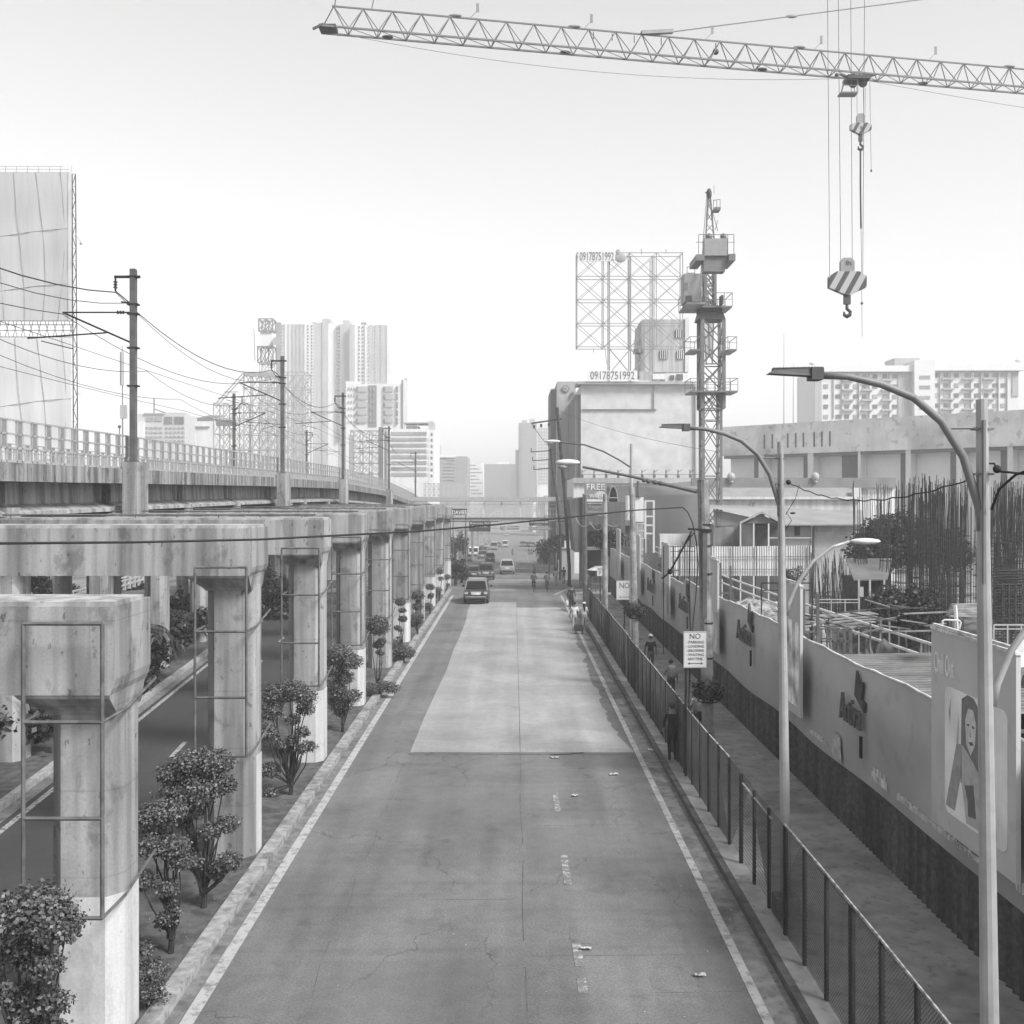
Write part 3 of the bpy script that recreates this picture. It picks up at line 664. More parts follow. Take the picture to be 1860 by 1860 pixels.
# tall boards standing proud of the hoarding
BY = [(15.0, 18.04), (26.3, 28.2), (37.0, 39.4), (48.5, 51), (59.8, 62), (71, 73.5)]
BLAB = ['tall board with a picture of a long-haired woman, standing proud of the hoarding', 'tall board with a torn pale picture, second along the hoarding', 'tall plain board right behind the big utility pole',
        'fourth tall board of the hoarding, plain grey with a pale foot', 'fifth tall board of the hoarding', 'farthest tall board of the hoarding']
for k, (a, b) in enumerate(BY):
    t = thing('advert_board', BLAB[k], 'board', (7.45, (a+b)/2, 2.1), 'tall boards on the hoarding')
    xf = 7.36
    m = MB(); m.box(xf, 7.43, a, b, 2.12, 5.48); m.build('board', mat('board_grey', .47, var=.07, scale=.8, blot=.1), t)
    m = MB(); m.box(xf-.02, 7.45, a-.02, b+.02, 5.485, 5.53); m.bar((7.36, a, 5.58), (7.4, b, 5.56), .05); m.build('top_edge', mat('board_edge', .5, var=.3, scale=5), t)
    m = MB()
    for y in (a+.3, b-.3): m.bar((7.435, y, 4.3), (7.9, y, 4.3), .05); m.bar((7.9, y, .15), (7.9, y, 5.3), .07)
    m.build('leg', M_STEEL, t)
    if k == 0:
        m = MB(); text_mb(m, 'Chill Out', (xf-.003, b-.15, 4.76), UYN, UZ, .80, .36, thick=.012); m.build('lettering', mat('letter_white', .75), t)
        # picture panel with rounded corners
        def pan(y0, y1, z0, z1, r, x0, x1, mt, name):
            poly = []
            for (cy, cz, a0) in ((y1-r, z1-r, 0), (y0+r, z1-r, 90), (y0+r, z0+r, 180), (y1-r, z0+r, 270)):
                for q in range(5): poly.append((cy+r*math.cos(R(a0+q*22.5)), cz+r*math.sin(R(a0+q*22.5))))
            m = MB(); m.prism(poly, 'x', x0, x1); return m.build(name, mt, t)
        pan(15.25, 17.45, 2.47, 4.60, .15, xf-.012, xf-.001, mat('poster_pale', .72, var=.12, scale=1.2), 'poster')
        def shape(pts, d, v, name):   # pts as (along 0..1 from far to near, height 0..1)
            y0, z0 = 17.45, 2.47
            m = MB(); m.prism([(y0-(u-.12 if name != 'leaf_mark' else u-.05)*2.2, z0+w_*2.13) for u, w_ in pts], 'x', xf-.014-d, xf-.0125-d*.5); m.build(name, mat('poster_'+name, v, var=.12, scale=6), t)
        shape([(.40,.30), (.42,.95), (.52,1.0), (.62,.99), (.74,.9), (.80,.6), (.78,.3), (.60,.36)], .001, .17, 'hair')
        shape([(.50,.62), (.48,.80), (.53,.90), (.61,.90), (.66,.80), (.64,.64), (.57,.55)], .003, .52, 'face')
        shape([(.50,.77), (.545,.785), (.545,.765)], .006, .05, 'eye'); shape([(.60,.785), (.645,.77), (.60,.765)], .006, .05, 'eye')
        shape([(.54,.645), (.60,.66), (.62,.64), (.57,.625)], .006, .1, 'mouth'); shape([(.562,.75), (.555,.69), (.585,.69)], .006, .3, 'nose')
        shape([(.14,.05), (.33,.58), (.42,.60), (.40,.34), (.30,.05)], .002, .30, 'sleeve')
        shape([(.42,.60), (.52,.56), (.62,.50), (.92,.30), (.98,.04), (.50,.02), (.42,.3)], .0025, .40, 'dress')
        shape([(.47,.30), (.62,.34), (.66,.10), (.53,.08), (.52,.20)], .004, .13, 'shade')
        shape([(.12,.80), (.16,.92), (.15,.70)], .001, .36, 'leaf_mark'); shape([(.26,.60), (.30,.82), (.29,.50)], .001, .36, 'leaf_mark')
    if k == 1:
        m = MB(); m.box(xf-.012, xf-.001, a+.12, b-.15, 2.35, 4.55); m.build('poster', mat('poster_torn', .5, var=.5, scale=1.6, streak=.5), t)
    if k > 1:
        m = MB(); m.box(xf-.012, xf-.001, a+.1, b-.1, 2.15, 3.6); m.build('poster', mat('poster_faint', .45, var=.3, scale=.9, streak=.5), t)
# ------------------------------------------------------------------ street lamps
def lamp(loc, label, second=True):
    t = thing('street_lamp', label, 'street lamp', loc, 'steel street lamps along the fence')
    x, y, z0 = loc
    MB().cyl((x+.05, y, z0), (x-.06, y, 8.82), .105, .058, n=12).build('pole', M_GALV, t, smooth=False)
    MB().box(x-.16, x+.26, y-.2, y+.2, z0, z0+.3).build('base_block', M_CON, t)
    P = [(-.06, 7.45), (-.07, 7.64), (-.25, 8.22), (-.48, 8.59), (-.77, 8.84), (-1.11, 8.98), (-1.46, 9.06), (-1.75, 9.07)]
    m = MB(); m.tube([(x+a, y, b) for a, b in P], [.055, .05, .046, .044, .042, .04, .036, .034], 8); m.build('arm', mat('arm_steel', .17, rough=.5, var=.1), t, smooth=True)
    m = MB(); m.cyl((x-.46, y, 8.52), (x-.05, y, 8.52), .014, n=5)
    for zz in (8.50, 8.03): m.box(x-.15, x+.05, y-.05, y+.07, zz, zz+.02)
    m.box(x-.085, x-.06, y-.10, y-.06, 6.9, 8.6); m.build('bracket', mat('arm_steel', .17, rough=.5, var=.1), t)
    h = MB(); h.add([(x-2.30, y-.07, 9.085), (x-2.30, y+.07, 9.085), (x-1.73, y+.09, 9.055), (x-1.73, y-.09, 9.055), (x-2.24, y-.06, 9.125), (x-2.24, y+.06, 9.125), (x-1.73, y+.08, 9.14), (x-1.73, y-.08, 9.14)],
          [(0,1,2,3), (7,6,5,4), (0,4,5,1), (1,5,6,2), (2,6,7,3), (3,7,4,0)])
    h.box(x-1.86, x-1.74, y-.10, y+.10, 9.02, 9.15)
    for k in range(14): h.box(x-2.24+k*.03, x-2.23+k*.03, y-.06, y+.06, 9.12+k*.0008, 9.15+k*.0006)
    lh = h.build('lamp_head', M_STEEL, t)
    if second:
        P = [(.05, 5.62), (.10, 5.85), (.25, 6.2), (.55, 6.62), (.9, 6.88), (1.22, 6.98)]
        MB().tube([(x+a, y, b) for a, b in P], [.045, .042, .038, .034, .03, .028], 8).build('arm', M_GALV, t, smooth=True)
        m = MB(); m.ball((x+1.5, y, 6.985), .30, 10, 6, (1, .42, .2)); m.build('lamp_head', M_PALE, t, smooth=True)
    return t
L0 = lamp((4.95, 10.7, .15), 'nearest street lamp, its thick steel pole standing in front of the tall picture board')
dup(L0, (4.98, 18.9, .15), 0, 'second street lamp from the camera, its small lower arm reaching over the sidewalk')
def cobra(loc, rad, topz, armpts, headlen, label, name='street_lamp', leanx=0, group=None, mt=None):
    x, y, z0 = loc
    t = thing(name, label, 'street lamp' if armpts else 'pole', loc, group)
    MB().cyl((x, y, z0), (x+leanx, y, topz), rad, rad*.7, n=10).build('pole', mt or M_GALV, t)
    if armpts:
        MB().tube([(x+leanx+a, y, b) for a, b in armpts], .04, 6).build('arm', M_STEEL, t)
        a, b = armpts[-1]
        MB().ball((x+leanx+a-headlen*.45, y, b+.03), headlen*.55, 12, 6, (1, .35, .22)).build('lamp_head', M_PALE, t, smooth=True)
        MB().ball((x+leanx+a-headlen*.6, y, b-.05), headlen*.24, 10, 6, (1, .7, .55)).build('lens', mat('lens_grey', .25, rough=.3), t, smooth=True)
    return t
X3 = xs(1147, 44)
cobra((X3, 44, .15), .10, zs(806, 44), [(0, zs(850, 44)), (-.5, zs(836, 44)), (-1.2, zs(820, 44)), (-2.0, zs(808, 44)), (-3.1, zs(803, 44))], .62, 'thin lamp pole with a long curved arm, third lamp from the camera')
# utility poles
up = thing('utility_pole', 'thick concrete utility pole with a hanging plant basket beside the parking sign', 'utility pole', (5.57, 29.2, .15), 'utility poles along the fence')
px_, py_ = 5.57, 29.2
MB().cyl((px_, py_, .15), (px_-.17, py_, zs(872, 29.2)), .185, .165, n=12).build('shaft', mat('pole_concrete', .24, var=.2, scale=3, streak=.35, blot=.35, blotscale=1.2), up)
m = MB(); m.tube([at(1266, 893, 29.2), at(1210, 880, 29.2), at(1150, 866, 29.2), at(1058, 848, 29.2)], [.06, .05, .04, .035], 8)
for px2, py2 in ((1170, 872), (1178, 874), (1190, 876), (1200, 878)): m.ball(at(px2, py2, 29.1), .07, 6, 5)
m.build('lamp_arm', M_STEEL, up)
m = MB(); m.ball(at(1031, 840, 29.2), .36, 12, 7, (1, .4, .26)); m.build('lamp_head', M_PALE, up, smooth=True)
MB().ball(at(1022, 848, 29.2), .15, 10, 6, (1, .8, .5)).build('lens', MATS['lens_grey'], up, smooth=True)
m = MB(); m.bar(at(1250, 961, 28.9), at(1292, 963, 28.9), .09, .06); m.bar(at(1262, 966, 28.9), at(1236, 1000, 28.9), .03)
for z in (7.0, 6.8, 6.4, 5.6, 4.2, 3.2): m.cyl((px_-.12*(z/8), py_, z), (px_-.12*(z/8), py_, z+.04), .185, n=12)
m.build('crossarm', M_DSTEEL, up)
m = MB(); m.box(5.34, 5.46, 28.9, 29.02, 4.4, 6.9); m.build('conduit', M_STEEL, up)
def basket(c, label, r=.42):
    t = thing('plant_basket', label, 'plant', c, 'plant baskets on poles')
    m = MB(); n = 18
    for zz, rr2 in ((0, r), (-.16, r*.7)):
        pts = [(c[0]+rr2*math.cos(2*math.pi*k/n), c[1]+rr2*math.sin(2*math.pi*k/n), c[2]+zz) for k in range(n+1)]; m.tube(pts, .022, 5)
    for k in range(0, n, 2): a = 2*math.pi*k/n; m.bar((c[0]+r*math.cos(a), c[1]+r*math.sin(a), c[2]), (c[0]+r*.7*math.cos(a), c[1]+r*.7*math.sin(a), c[2]-.16), .025)
    m.build('basket', M_DSTEEL, t)
    m = MB(); leaves(m, [((c[0]+.24*math.cos(q), c[1]+.24*math.sin(q), c[2]+.14), .26) for q in (0, 1.3, 2.4, 3.6, 5)]+[((c[0], c[1], c[2]+.3), .3)], 1900, .06)
    m.build('foliage', M_LEAFD, t)
def leaves(m, blobs, n, size, shell=.55, flat=1.0, seed=None):
    rnd = random.Random(seed if seed is not None else int(abs(blobs[0][0][0]*977+blobs[0][0][1]*131)*10))
    tot = sum(b[1]**2 for b in blobs)
    for (c, r) in blobs:
        k = max(6, int(n*r*r/tot))
        for _ in range(k):
            th = rnd.uniform(0, 2*math.pi); cz = rnd.uniform(-1, 1); sr = math.sqrt(1-cz*cz)
            rad = r*(shell+(1-shell)*rnd.random()**.7)*(rnd.uniform(.88, 1.12) if rnd.random() > .08 else rnd.uniform(1.12, 1.38))
            d = Vector((sr*math.cos(th), sr*math.sin(th), cz*flat))
            p = Vector(c)+d*rad
            s1 = size*rnd.choice((.55, .8, 1, 1.2, 1.55))
            a = Vector((rnd.uniform(-1, 1), rnd.uniform(-1, 1), rnd.uniform(-.7, .35))).normalized()
            b = a.cross(d+Vector((rnd.uniform(-.6, .6), rnd.uniform(-.6, .6), rnd.uniform(-.6, .6))))
            if b.length < .05: b = a.cross(Vector((0,0,1)))
            b.normalize(); b *= s1*.42; a *= s1
            m.add([p, p+a*.5+b, p+a*1.1, p+a*.5-b], [(0, 1, 2, 3)])
basket((5.55, 29.2, 2.16), 'hanging plant basket round the thick utility pole')
u3 = cobra((xs(1155, 42), 42, .15), .16, zs(885, 42), None, 0, 'second utility pole, grey with a dark middle, beside the thin lamp pole', 'utility_pole', leanx=xs(1148, 42)-xs(1155, 42), group='utility poles along the fence', mt=MATS['pole_concrete'])
basket((xs(1153, 42), 42, zs(1115, 42)), 'small plant basket on the second utility pole', .34)
u4 = cobra((xs(1099, 55), 55, .15), .17, zs(897, 55), None, 0, 'third utility pole, pale concrete, in front of the hotel sign', 'utility_pole', group='utility poles along the fence', mt=MATS['pole_concrete'])
u5 = cobra((xs(1063, 72), 72, .15), .17, zs(899, 72), None, 0, 'fourth utility pole before the dark box building', 'utility_pole', group='utility poles along the fence', mt=mat('pole_dark', .1, var=.2, streak=.3))
for nm, pts, rad, lb in (('utility_pole', [(1034, 1030), (1026, 900), (1018, 810), (1012, 740)], .16, 'leaning dark wooden pole with a crossarm at its top'), ('utility_pole', [(1018, 960), (1012, 905), (1005, 860), (1001, 815)], .15, 'dark wooden pole with three side arms')):
    Y = 95 if rad == .16 else 110
    base = at(pts[0][0], pts[0][1], Y); t = thing(nm, lb, 'utility pole', (base.x, Y, gz(Y)), 'leaning wooden poles')
    P = [(base.x, Y, gz(Y))]+[at(a, b, Y) for a, b in pts]; MB().tube(P, rad, 8).build('shaft', mat('dark_wood', .055, var=.25, streak=.3), t)
    m = MB()
    if rad == .16:
        m.bar(at(965, 769, Y), at(1020, 761, Y), .14)
        for a, b in ((970, 772), (983, 770), (997, 768)): m.cyl(at(a, b, Y), at(a, b+6, Y), .12, n=6)
    else:
        for b in (820, 836, 852): m.bar(at(964+(b-820)*.15, b+1, Y), at(1004+(b-820)*.1, b-2, Y), .1); m.cyl(at(965+(b-820)*.15, b+1, Y), at(965+(b-820)*.15, b-6, Y), .05, n=5)
    m.build('crossarm', MATS['dark_wood'], t)
# the no-parking sign
def sign(loc, w_, h_, zc, label, lines, name='street_sign', polez=None, tilt=0):
    x, y, z0 = loc
    t = thing(name, label, 'street sign', loc, None)
    MB().cyl((x, y, z0), (x+.01, y, zc+h_/2-.05), .035, n=8).build('post', M_DSTEEL, t)
    m = MB(); m.box(x+tilt-w_/2, x+tilt+w_/2, y-.06, y-.04, zc-h_/2, zc+h_/2); m.build('plate', mat('sign_white', .52, var=.06), t)
    m = MB(); 
    for a, b, c_, d in ((0,1,0,.03), (0,1,.97,1), (0,.035,0,1), (.965,1,0,1)):
        m.box(x+tilt-w_/2+a*w_, x+tilt-w_/2+b*w_, y-.064-(.001 if d-c_ > .5 else 0), y-.0605, zc-h_/2+c_*h_, zc-h_/2+d*h_)
    m.build('border', mat('sign_border', .3), t)
    m = MB()
    for s_, u0, v0, uw, vh in lines:
        if s_ == '<->':
            X0, X1, Z = x+tilt-w_/2+u0*w_, x+tilt-w_/2+(u0+uw)*w_, zc-h_/2+(v0+vh/2)*h_
            m.box(X0+.03, X1-.03, y-.066, y-.061, Z-.008, Z+.008)
            m.prism([(X0, Z), (X0+.06, Z+.035), (X0+.06, Z-.035)], 'y', y-.067, y-.0615); m.prism([(X1, Z), (X1-.06, Z-.035), (X1-.06, Z+.035)], 'y', y-.067, y-.0615)
        else: text_mb(m, s_, (x+tilt-w_/2+u0*w_, y-.061, zc-h_/2+v0*h_), UX, UZ, uw*w_, vh*h_, thick=.006)
    if m.v: m.build('lettering', mat('sign_dark', .07), t)
    return t
NP = [('NO', .27, .80, .46, .145), ('- PARKING', .12, .675, .76, .07), ('- LOADING', .12, .56, .76, .07), ('- UNLOADING', .12, .445, .76, .07), ('- WAITING', .12, .33, .76, .07), ('ANYTIME', .18, .215, .64, .07), ('<->', .18, .08, .66, .09)]
sign((4.72, 28.1, .15), .64, 1.0, zs(1179.5, 28.1), 'white NO PARKING sign on a thin dark post by the fence', NP, tilt=xs(1262, 28.1)-4.72)
sign((xs(1134, 50), 50, .15), .8, .95, zs(1072, 50), 'small grey notice sign above the sidewalk beyond the second utility pole', [('NO', .2, .6, .6, .3), ('<->', .18, .1, .66, .1)])
sign((xs(1090, 66), 66, .15), .42, .66, zs(1037, 66), 'small white sign with dark lettering at the far end of the hoarding', [('NO', .2, .55, .6, .25), ('P', .35, .12, .3, .35)])
# cables near the camera
BC = [at(0, 987, 12), at(240, 985, 13.8), at(470, 980, 15.5), at(760, 965, 19), at(900, 953, 21), at(1030, 940, 23), at(1150, 927, 26), at(1240, 921.5, 28.8)]
m = MB(); m.tube([at(-60, 988, 11.6)]+BC, .019, 6); o = m.build('power_cable', M_WIRE); tag(o, 'single thick black cable crossing the whole road from the left edge to the utility pole', 'cable')
m = MB(); m.tube([at(1240, 921.5, 28.8), at(1249, 930, 28.8), at(1258, 950, 28.8), at(1265, 985, 28.8), at(1268, 1025, 28.8), at(1264, 1080, 28.7), at(1257, 1150, 28.5), at(1250, 1300, 28.4), at(1247, 1400, 28.35)], .018, 6)
tag(m.build('power_cable', M_WIRE), 'black cable looping down the thick utility pole behind the parking sign', 'cable')
m = MB(); m.tube([at(1254, 965, 28.8), at(1252, 1050, 28.7), at(1254, 1150, 28.5), at(1249, 1395, 28.4)], .02, 6); tag(m.build('power_cable', M_WIRE), 'straight black down-cable left of the thick utility pole', 'cable')
m = MB(); m.tube([at(1256, 966, 28.8), at(1237, 1002, 30), at(1216, 1040, 32), at(1203, 1050, 33)], .03, 6); m.ball(at(1217, 1038, 31.9), .09, 8, 6); tag(m.build('guy_wire', M_WIRE), 'slanting black stay from the utility pole crossarm to the hoarding', 'cable')
m = MB(); P = []
for k in range(30):
    s_ = k/29; p = at(1434, 877, 18.9).lerp(at(1768, 868, 10.75), s_); p.z -= 4*.28*s_*(1-s_)+.012*math.sin(k*2.1); P.append(p)
m.tube(P, .009, 5); m.ball(at(1432, 876, 18.9), .05, 8, 6); tag(m.build('power_cable', M_WIRE), 'twisted sagging cable between the two nearest street lamps', 'cable')
m = MB(); m.tube([at(1792, 842, 10.7), at(1806, 842, 10.7), at(1811, 856, 10.6)], .012, 5); m.ball(at(1811, 852, 10.6), .045, 8, 6); m.tube([at(1811, 856, 10.6), at(1835, 858, 10.4), at(1870, 862, 10)], .012, 5)
m.tube([at(1880, 850, 10), at(1845, 862, 10.2), at(1815, 888, 10.4), at(1801, 925, 10.6)], .014, 5); tag(m.build('power_cable', M_WIRE), 'cable with an insulator leaving the nearest street lamp to the right', 'cable')
m = MB(); m.tube([at(1427, 935, 18.9), at(1445, 905, 18.7), at(1452, 880, 18.7)], .007, 4); m.tube([at(1425, 965, 18.9), at(1438, 945, 18.8), at(1428, 930, 18.8)], .007, 4); m.ball(at(1440, 932, 18.8), .04, 6, 5, (1.4, .5, .5)); tag(m.build('power_cable', M_WIRE), 'loose frayed wire ends on the second street lamp', 'cable')
wire('power_cable', [at(1012, 745, 95), at(1300, 820, 60)], .4, .012, 'thin sagging line from the leaning pole to the right', M_OW, 'thin lines beside the leaning pole')
wire('power_cable', [at(966, 770, 95), at(1018, 830, 110), at(1030, 880, 130)], .3, .03, 'cables slanting down from the leaning pole crossarm', M_OW, 'thin lines beside the leaning pole')
wire('power_cable', [at(1046, 940, 55), at(1072, 948, 50), at(1100, 950, 46), at(1143, 930, 44)], .35, .014, 'pale slack cable under the hotel sign', mat('pale_cable', .45), 'thin lines beside the leaning pole')
# ------------------------------------------------------------------ buildings
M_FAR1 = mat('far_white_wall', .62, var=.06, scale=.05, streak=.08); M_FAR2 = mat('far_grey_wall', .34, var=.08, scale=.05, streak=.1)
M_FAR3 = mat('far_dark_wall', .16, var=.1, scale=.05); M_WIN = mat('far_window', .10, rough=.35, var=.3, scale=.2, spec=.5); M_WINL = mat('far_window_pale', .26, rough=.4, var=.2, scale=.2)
def bld(name, label, x0, x1, yt, Y, depth, mt, cat='building', group=None, yb=None):
    X0, X1 = xs(x0, Y), xs(x1, Y); zt = zs(yt, Y); zb = gz(Y)-.5 if yb is None else zs(yb, Y)
    t = thing(name, label, cat, ((X0+X1)/2, Y, gz(Y) if yb is None else zb), group)
    MB().box(X0, X1, Y, Y+depth, zb, zt).build('wall', mt, t)
    return t
def pbox(t, name, mt, x0, x1, y0, y1, Y, d0=-.15, d1=0.0):
    return MB().box(xs(x0, Y), xs(x1, Y), Y+d0, Y+d1, zs(y1, Y), zs(y0, Y)).build(name, mt, t)
def cells(t, name, mt, x0, x1, y0, y1, Y, nx, nz, fx=.55, fz=.5, mode='each', d=.12):
    dx, dy = (x1-x0)/nx, (y1-y0)/nz; mb = MB()
    for i in range(nx):
        for j in range(nz):
            a = x0+(i+.5-fx/2)*dx; c = y0+(j+.5-fz/2)*dy
            mb.box(xs(a, Y), xs(a+fx*dx, Y), Y-d, Y+.01, zs(c+fz*dy, Y), zs(c, Y))
            if mode in ('each', 'col'): mb.build(name, mt, t); mb = MB()
    if mode == 'one': mb.build(name, mt, t)
# twin residential towers
Y = 520
for k, (x0, x1, yt, lb) in enumerate(((503, 567, 588, 'tall white apartment tower with vertical window strips, left of the pair behind the billboard lattice'), (636, 711, 590, 'tall white apartment tower with vertical window strips, right of the pair'))):
    t = bld('apartment_tower', lb, x0, x1, yt, Y, 30, M_FAR1, group='twin apartment towers')
    if k == 0:
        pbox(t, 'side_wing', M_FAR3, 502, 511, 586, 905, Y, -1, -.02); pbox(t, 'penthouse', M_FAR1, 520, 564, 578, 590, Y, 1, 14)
        for x in (516.5, 530, 538, 544, 552): pbox(t, 'window_strip', M_WINL, x-.8, x+1.2, 589, 905, Y, -.35, 0)
        for x in (524, 534, 541, 548): pbox(t, 'balcony_strip', M_FAR2, x-2, x+2, 589, 905, Y, -.25, 0)
        cells(t, 'window', M_WIN, 556, 570, 589, 770, Y, 2, 30, .35, .45, 'col', .4); cells(t, 'window', M_WINL, 511, 515, 589, 770, Y, 1, 30, .5, .45, 'col', .4)
        # right hand wing of the tower, set back
        MB().box(xs(567, Y), xs(612, Y), Y+2, Y+26, gz(Y), zs(585, Y)).build('rear_wing', M_FAR1, t)
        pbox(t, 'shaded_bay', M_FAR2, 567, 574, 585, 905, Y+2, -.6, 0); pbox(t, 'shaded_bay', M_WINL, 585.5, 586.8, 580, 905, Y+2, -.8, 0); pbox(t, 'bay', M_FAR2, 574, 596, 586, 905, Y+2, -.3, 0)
        MB().box(xs(586, Y), xs(598, Y), Y+2, Y+14, zs(586, Y), zs(577.5, Y)).build('lift_house', M_FAR2, t)
    else:
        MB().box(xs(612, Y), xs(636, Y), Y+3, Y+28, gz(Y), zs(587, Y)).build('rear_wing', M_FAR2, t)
        m = MB()
        for j in range(32): m.box(xs(610.5, Y), xs(616, Y), Y+.5, Y+8, zs(592+j*6.6+4.6, Y), zs(592+j*6.6, Y))
        m.build('balcony', M_FAR3, t)
        for x in (635.5, 662.5, 682, 702.5): pbox(t, 'window_strip', M_WINL, x-.9, x+.7, 590, 905, Y, -.35, 0)
        for x in (641, 674, 688, 696): pbox(t, 'balcony_strip', M_FAR2, x-3.5, x+3.5, 590, 905, Y, -.25, 0)
        cells(t, 'window', M_WIN, 649, 662, 591, 700, Y, 2, 16, .42, .45, 'col', .4); cells(t, 'window', M_WINL, 664, 707, 591, 700, Y, 4, 16, .2, .4, 'col', .5)
        MB().box(xs(620, Y), xs(632, Y), Y+4, Y+16, zs(588, Y), zs(579, Y)).build('lift_house', M_FAR2, t); MB().box(xs(652, Y), xs(661, Y), Y+6, Y+12, zs(590, Y), zs(581.5, Y)).build('roof_plant', M_FAR3, t)
Y = 360
t = bld('apartment_block', 'white mid-rise flats with stacked square balconies before the right tower', 628, 731, 697, Y, 26, M_FAR1)
cells(t, 'balcony', M_FAR2, 647, 669, 700, 770, Y, 1, 5, .8, .68, 'each', .6); cells(t, 'balcony', M_FAR2, 694, 716, 700, 770, Y, 1, 5, .8, .68, 'each', .6)
cells(t, 'window', M_WIN, 647, 651, 700, 772, Y, 1, 5, .6, .6, 'each', .9); cells(t, 'window', M_WIN, 697, 701, 700, 772, Y, 1, 5, .6, .6, 'each', .9)
cells(t, 'window', M_WIN, 719, 724, 700, 772, Y, 1, 5, .6, .7, 'each', .9); cells(t, 'window', M_WINL, 631, 646, 700, 772, Y, 3, 6, .3, .35, 'each', .4)
pbox(t, 'recess', M_FAR3, 669, 684, 700, 775, Y, -.3, 0); pbox(t, 'roof_tank', M_FAR1, 627, 648, 692, 698, Y, 1, 9); pbox(t, 'dark_corner', M_FAR3, 729, 731.5, 690, 780, Y, -.3, 6); pbox(t, 'stair_tower', M_FAR1, 731.5, 739, 690, 905, Y, 2, 9); pbox(t, 'spire', M_FAR2, 733, 737, 685, 692, Y, 3, 6)
cells(t, 'window', M_WINL, 671, 682, 702, 770, Y, 2, 6, .4, .5, 'each', .6)
Y = 300
t = bld('office_block', 'broad office block with horizontal dark window bands', 702, 776, 779, Y, 30, M_FAR1)
for j in range(8): pbox(t, 'window_band', M_WINL, 711, 775, 784.5+j*10.6, 790+j*10.6, Y, -.25, 0)
cells(t, 'window', M_WIN, 781, 787, 784, 870, Y, 1, 8, .6, .5, 'each', .3); MB().box(xs(776, Y), xs(788, Y), Y+1, Y+24, gz(Y), zs(780, Y)).build('end_wing', M_FAR1, t)
pbox(t, 'roof_frame', M_FAR2, 731, 777, 766, 768, Y, 2, 12); pbox(t, 'roof_plant', M_FAR2, 735, 757, 772, 779, Y, 4, 12); pbox(t, 'stair_head', M_FAR2, 777, 785, 764, 780, Y, 2, 12); pbox(t, 'white_pier', M_PALE, 704.5, 708.5, 781, 870, Y, -.5, 0); pbox(t, 'dark_end', M_FAR2, 697, 703, 775, 905, Y, 1, 20)
for x in (733, 757): pbox(t, 'roof_post', M_FAR2, x-.4, x+.4, 767, 779, Y, 2, 3)
Y = 420
t = bld('apartment_block', 'grey block with a blank end wall right of the banded office', 789, 848, 829, Y, 30, mat('hazy_grey_wall', .24, var=.05, scale=.05))
cells(t, 'window', M_WINL, 790, 802, 834, 880, Y, 1, 8, .8, .4, 'each', .3); cells(t, 'window', M_WINL, 806, 812, 838, 880, Y, 1, 7, .8, .4, 'each', .3); cells(t, 'window', M_WINL, 812, 828, 832, 880, Y, 1, 8, .9, .35, 'each', .3)
pbox(t, 'roof_slab', M_FAR1, 788, 827, 826, 831, Y, -.5, 10); pbox(t, 'chimney', M_FAR2, 792.5, 799, 808, 828, Y, 3, 9)
Y = 460
t = bld('apartment_block', 'pale narrow block between two grey slabs at the end of the road', 848, 877, 841, Y, 20, M_FAR1)
for j in range(9): pbox(t, 'window_band', M_FAR2, 850+3*(j % 2), 865+6*(j % 3), 844+j*6.4, 845.2+j*6.4, Y, -.2, 0)
Y = 600
t = bld('slab_block', 'plain grey hazy slab block right above the middle of the road', 877.5, 946, 843, Y, 40, mat('hazy_slab', .20, var=.04, scale=.03)); pbox(t, 'roof_frame', M_FAR1, 901, 925, 839, 846, Y, 2, 10)
cells(t, 'window', MATS['hazy_grey_wall'], 928, 945, 850, 900, Y, 5, 14, .5, .4, 'col', .3)
Y = 520
t = bld('slab_tower', 'slim grey tower with a stepped shoulder left of the leaning poles', 942, 975, 768, Y, 20, MATS['hazy_grey_wall']); pbox(t, 'shoulder', MATS['hazy_grey_wall'], 936, 942, 817, 905, Y, 1, 16)
cells(t, 'window', M_WINL, 943, 949, 772, 900, Y, 2, 26, .35, .4, 'col', .3); pbox(t, 'roof_plant', M_FAR2, 948, 958, 762, 768, Y, 3, 8); pbox(t, 'roof_plant', M_FAR2, 962, 972, 760, 768, Y, 3, 8)
Y = 430
t = bld('white_block', 'white flats with tiny windows just left of the dark strip tower', 975, 1002, 770, Y, 20, M_FAR1); cells(t, 'window', M_FAR2, 977, 1000, 776, 880, Y, 5, 18, .45, .5, 'col', .3)
t = bld('white_block', 'low white annexe with an advertising figure behind the footbridge roof', 948, 975, 852, 700, 16, M_FAR1)
pbox(t, 'mural', M_FAR2, 967, 973, 858, 880, 700, -.2, 0)
# far left low blocks
Y = 330
t = bld('apartment_block', 'pale terraced block with dark top windows seen above the viaduct railing', 250, 336, 752, Y, 25, mat('pale_far', .45, var=.06))
for a, b in ((266, 278), (281, 294)): pbox(t, 'window', M_WINL, a, b, 757, 765, Y, -.3, 0)
for a, b in ((299, 313), (317, 334)): pbox(t, 'window', M_WIN, a, b, 757, 770, Y, -.3, 0)
cells(t, 'window', M_WINL, 254, 296, 773, 805, Y, 5, 4, .7, .4, 'each', .3); cells(t, 'window', M_WINL, 299, 336, 773, 805, Y, 5, 4, .6, .4, 'each', .3)
pbox(t, 'low_wing', M_FAR1, 246, 264, 768, 905, Y, -2, 8); pbox(t, 'roof_slab', M_FAR2, 262, 300, 750, 752.5, Y, -.5, 12); pbox(t, 'roof_plant', M_FAR2, 300, 328, 748, 752, Y, 3, 9)
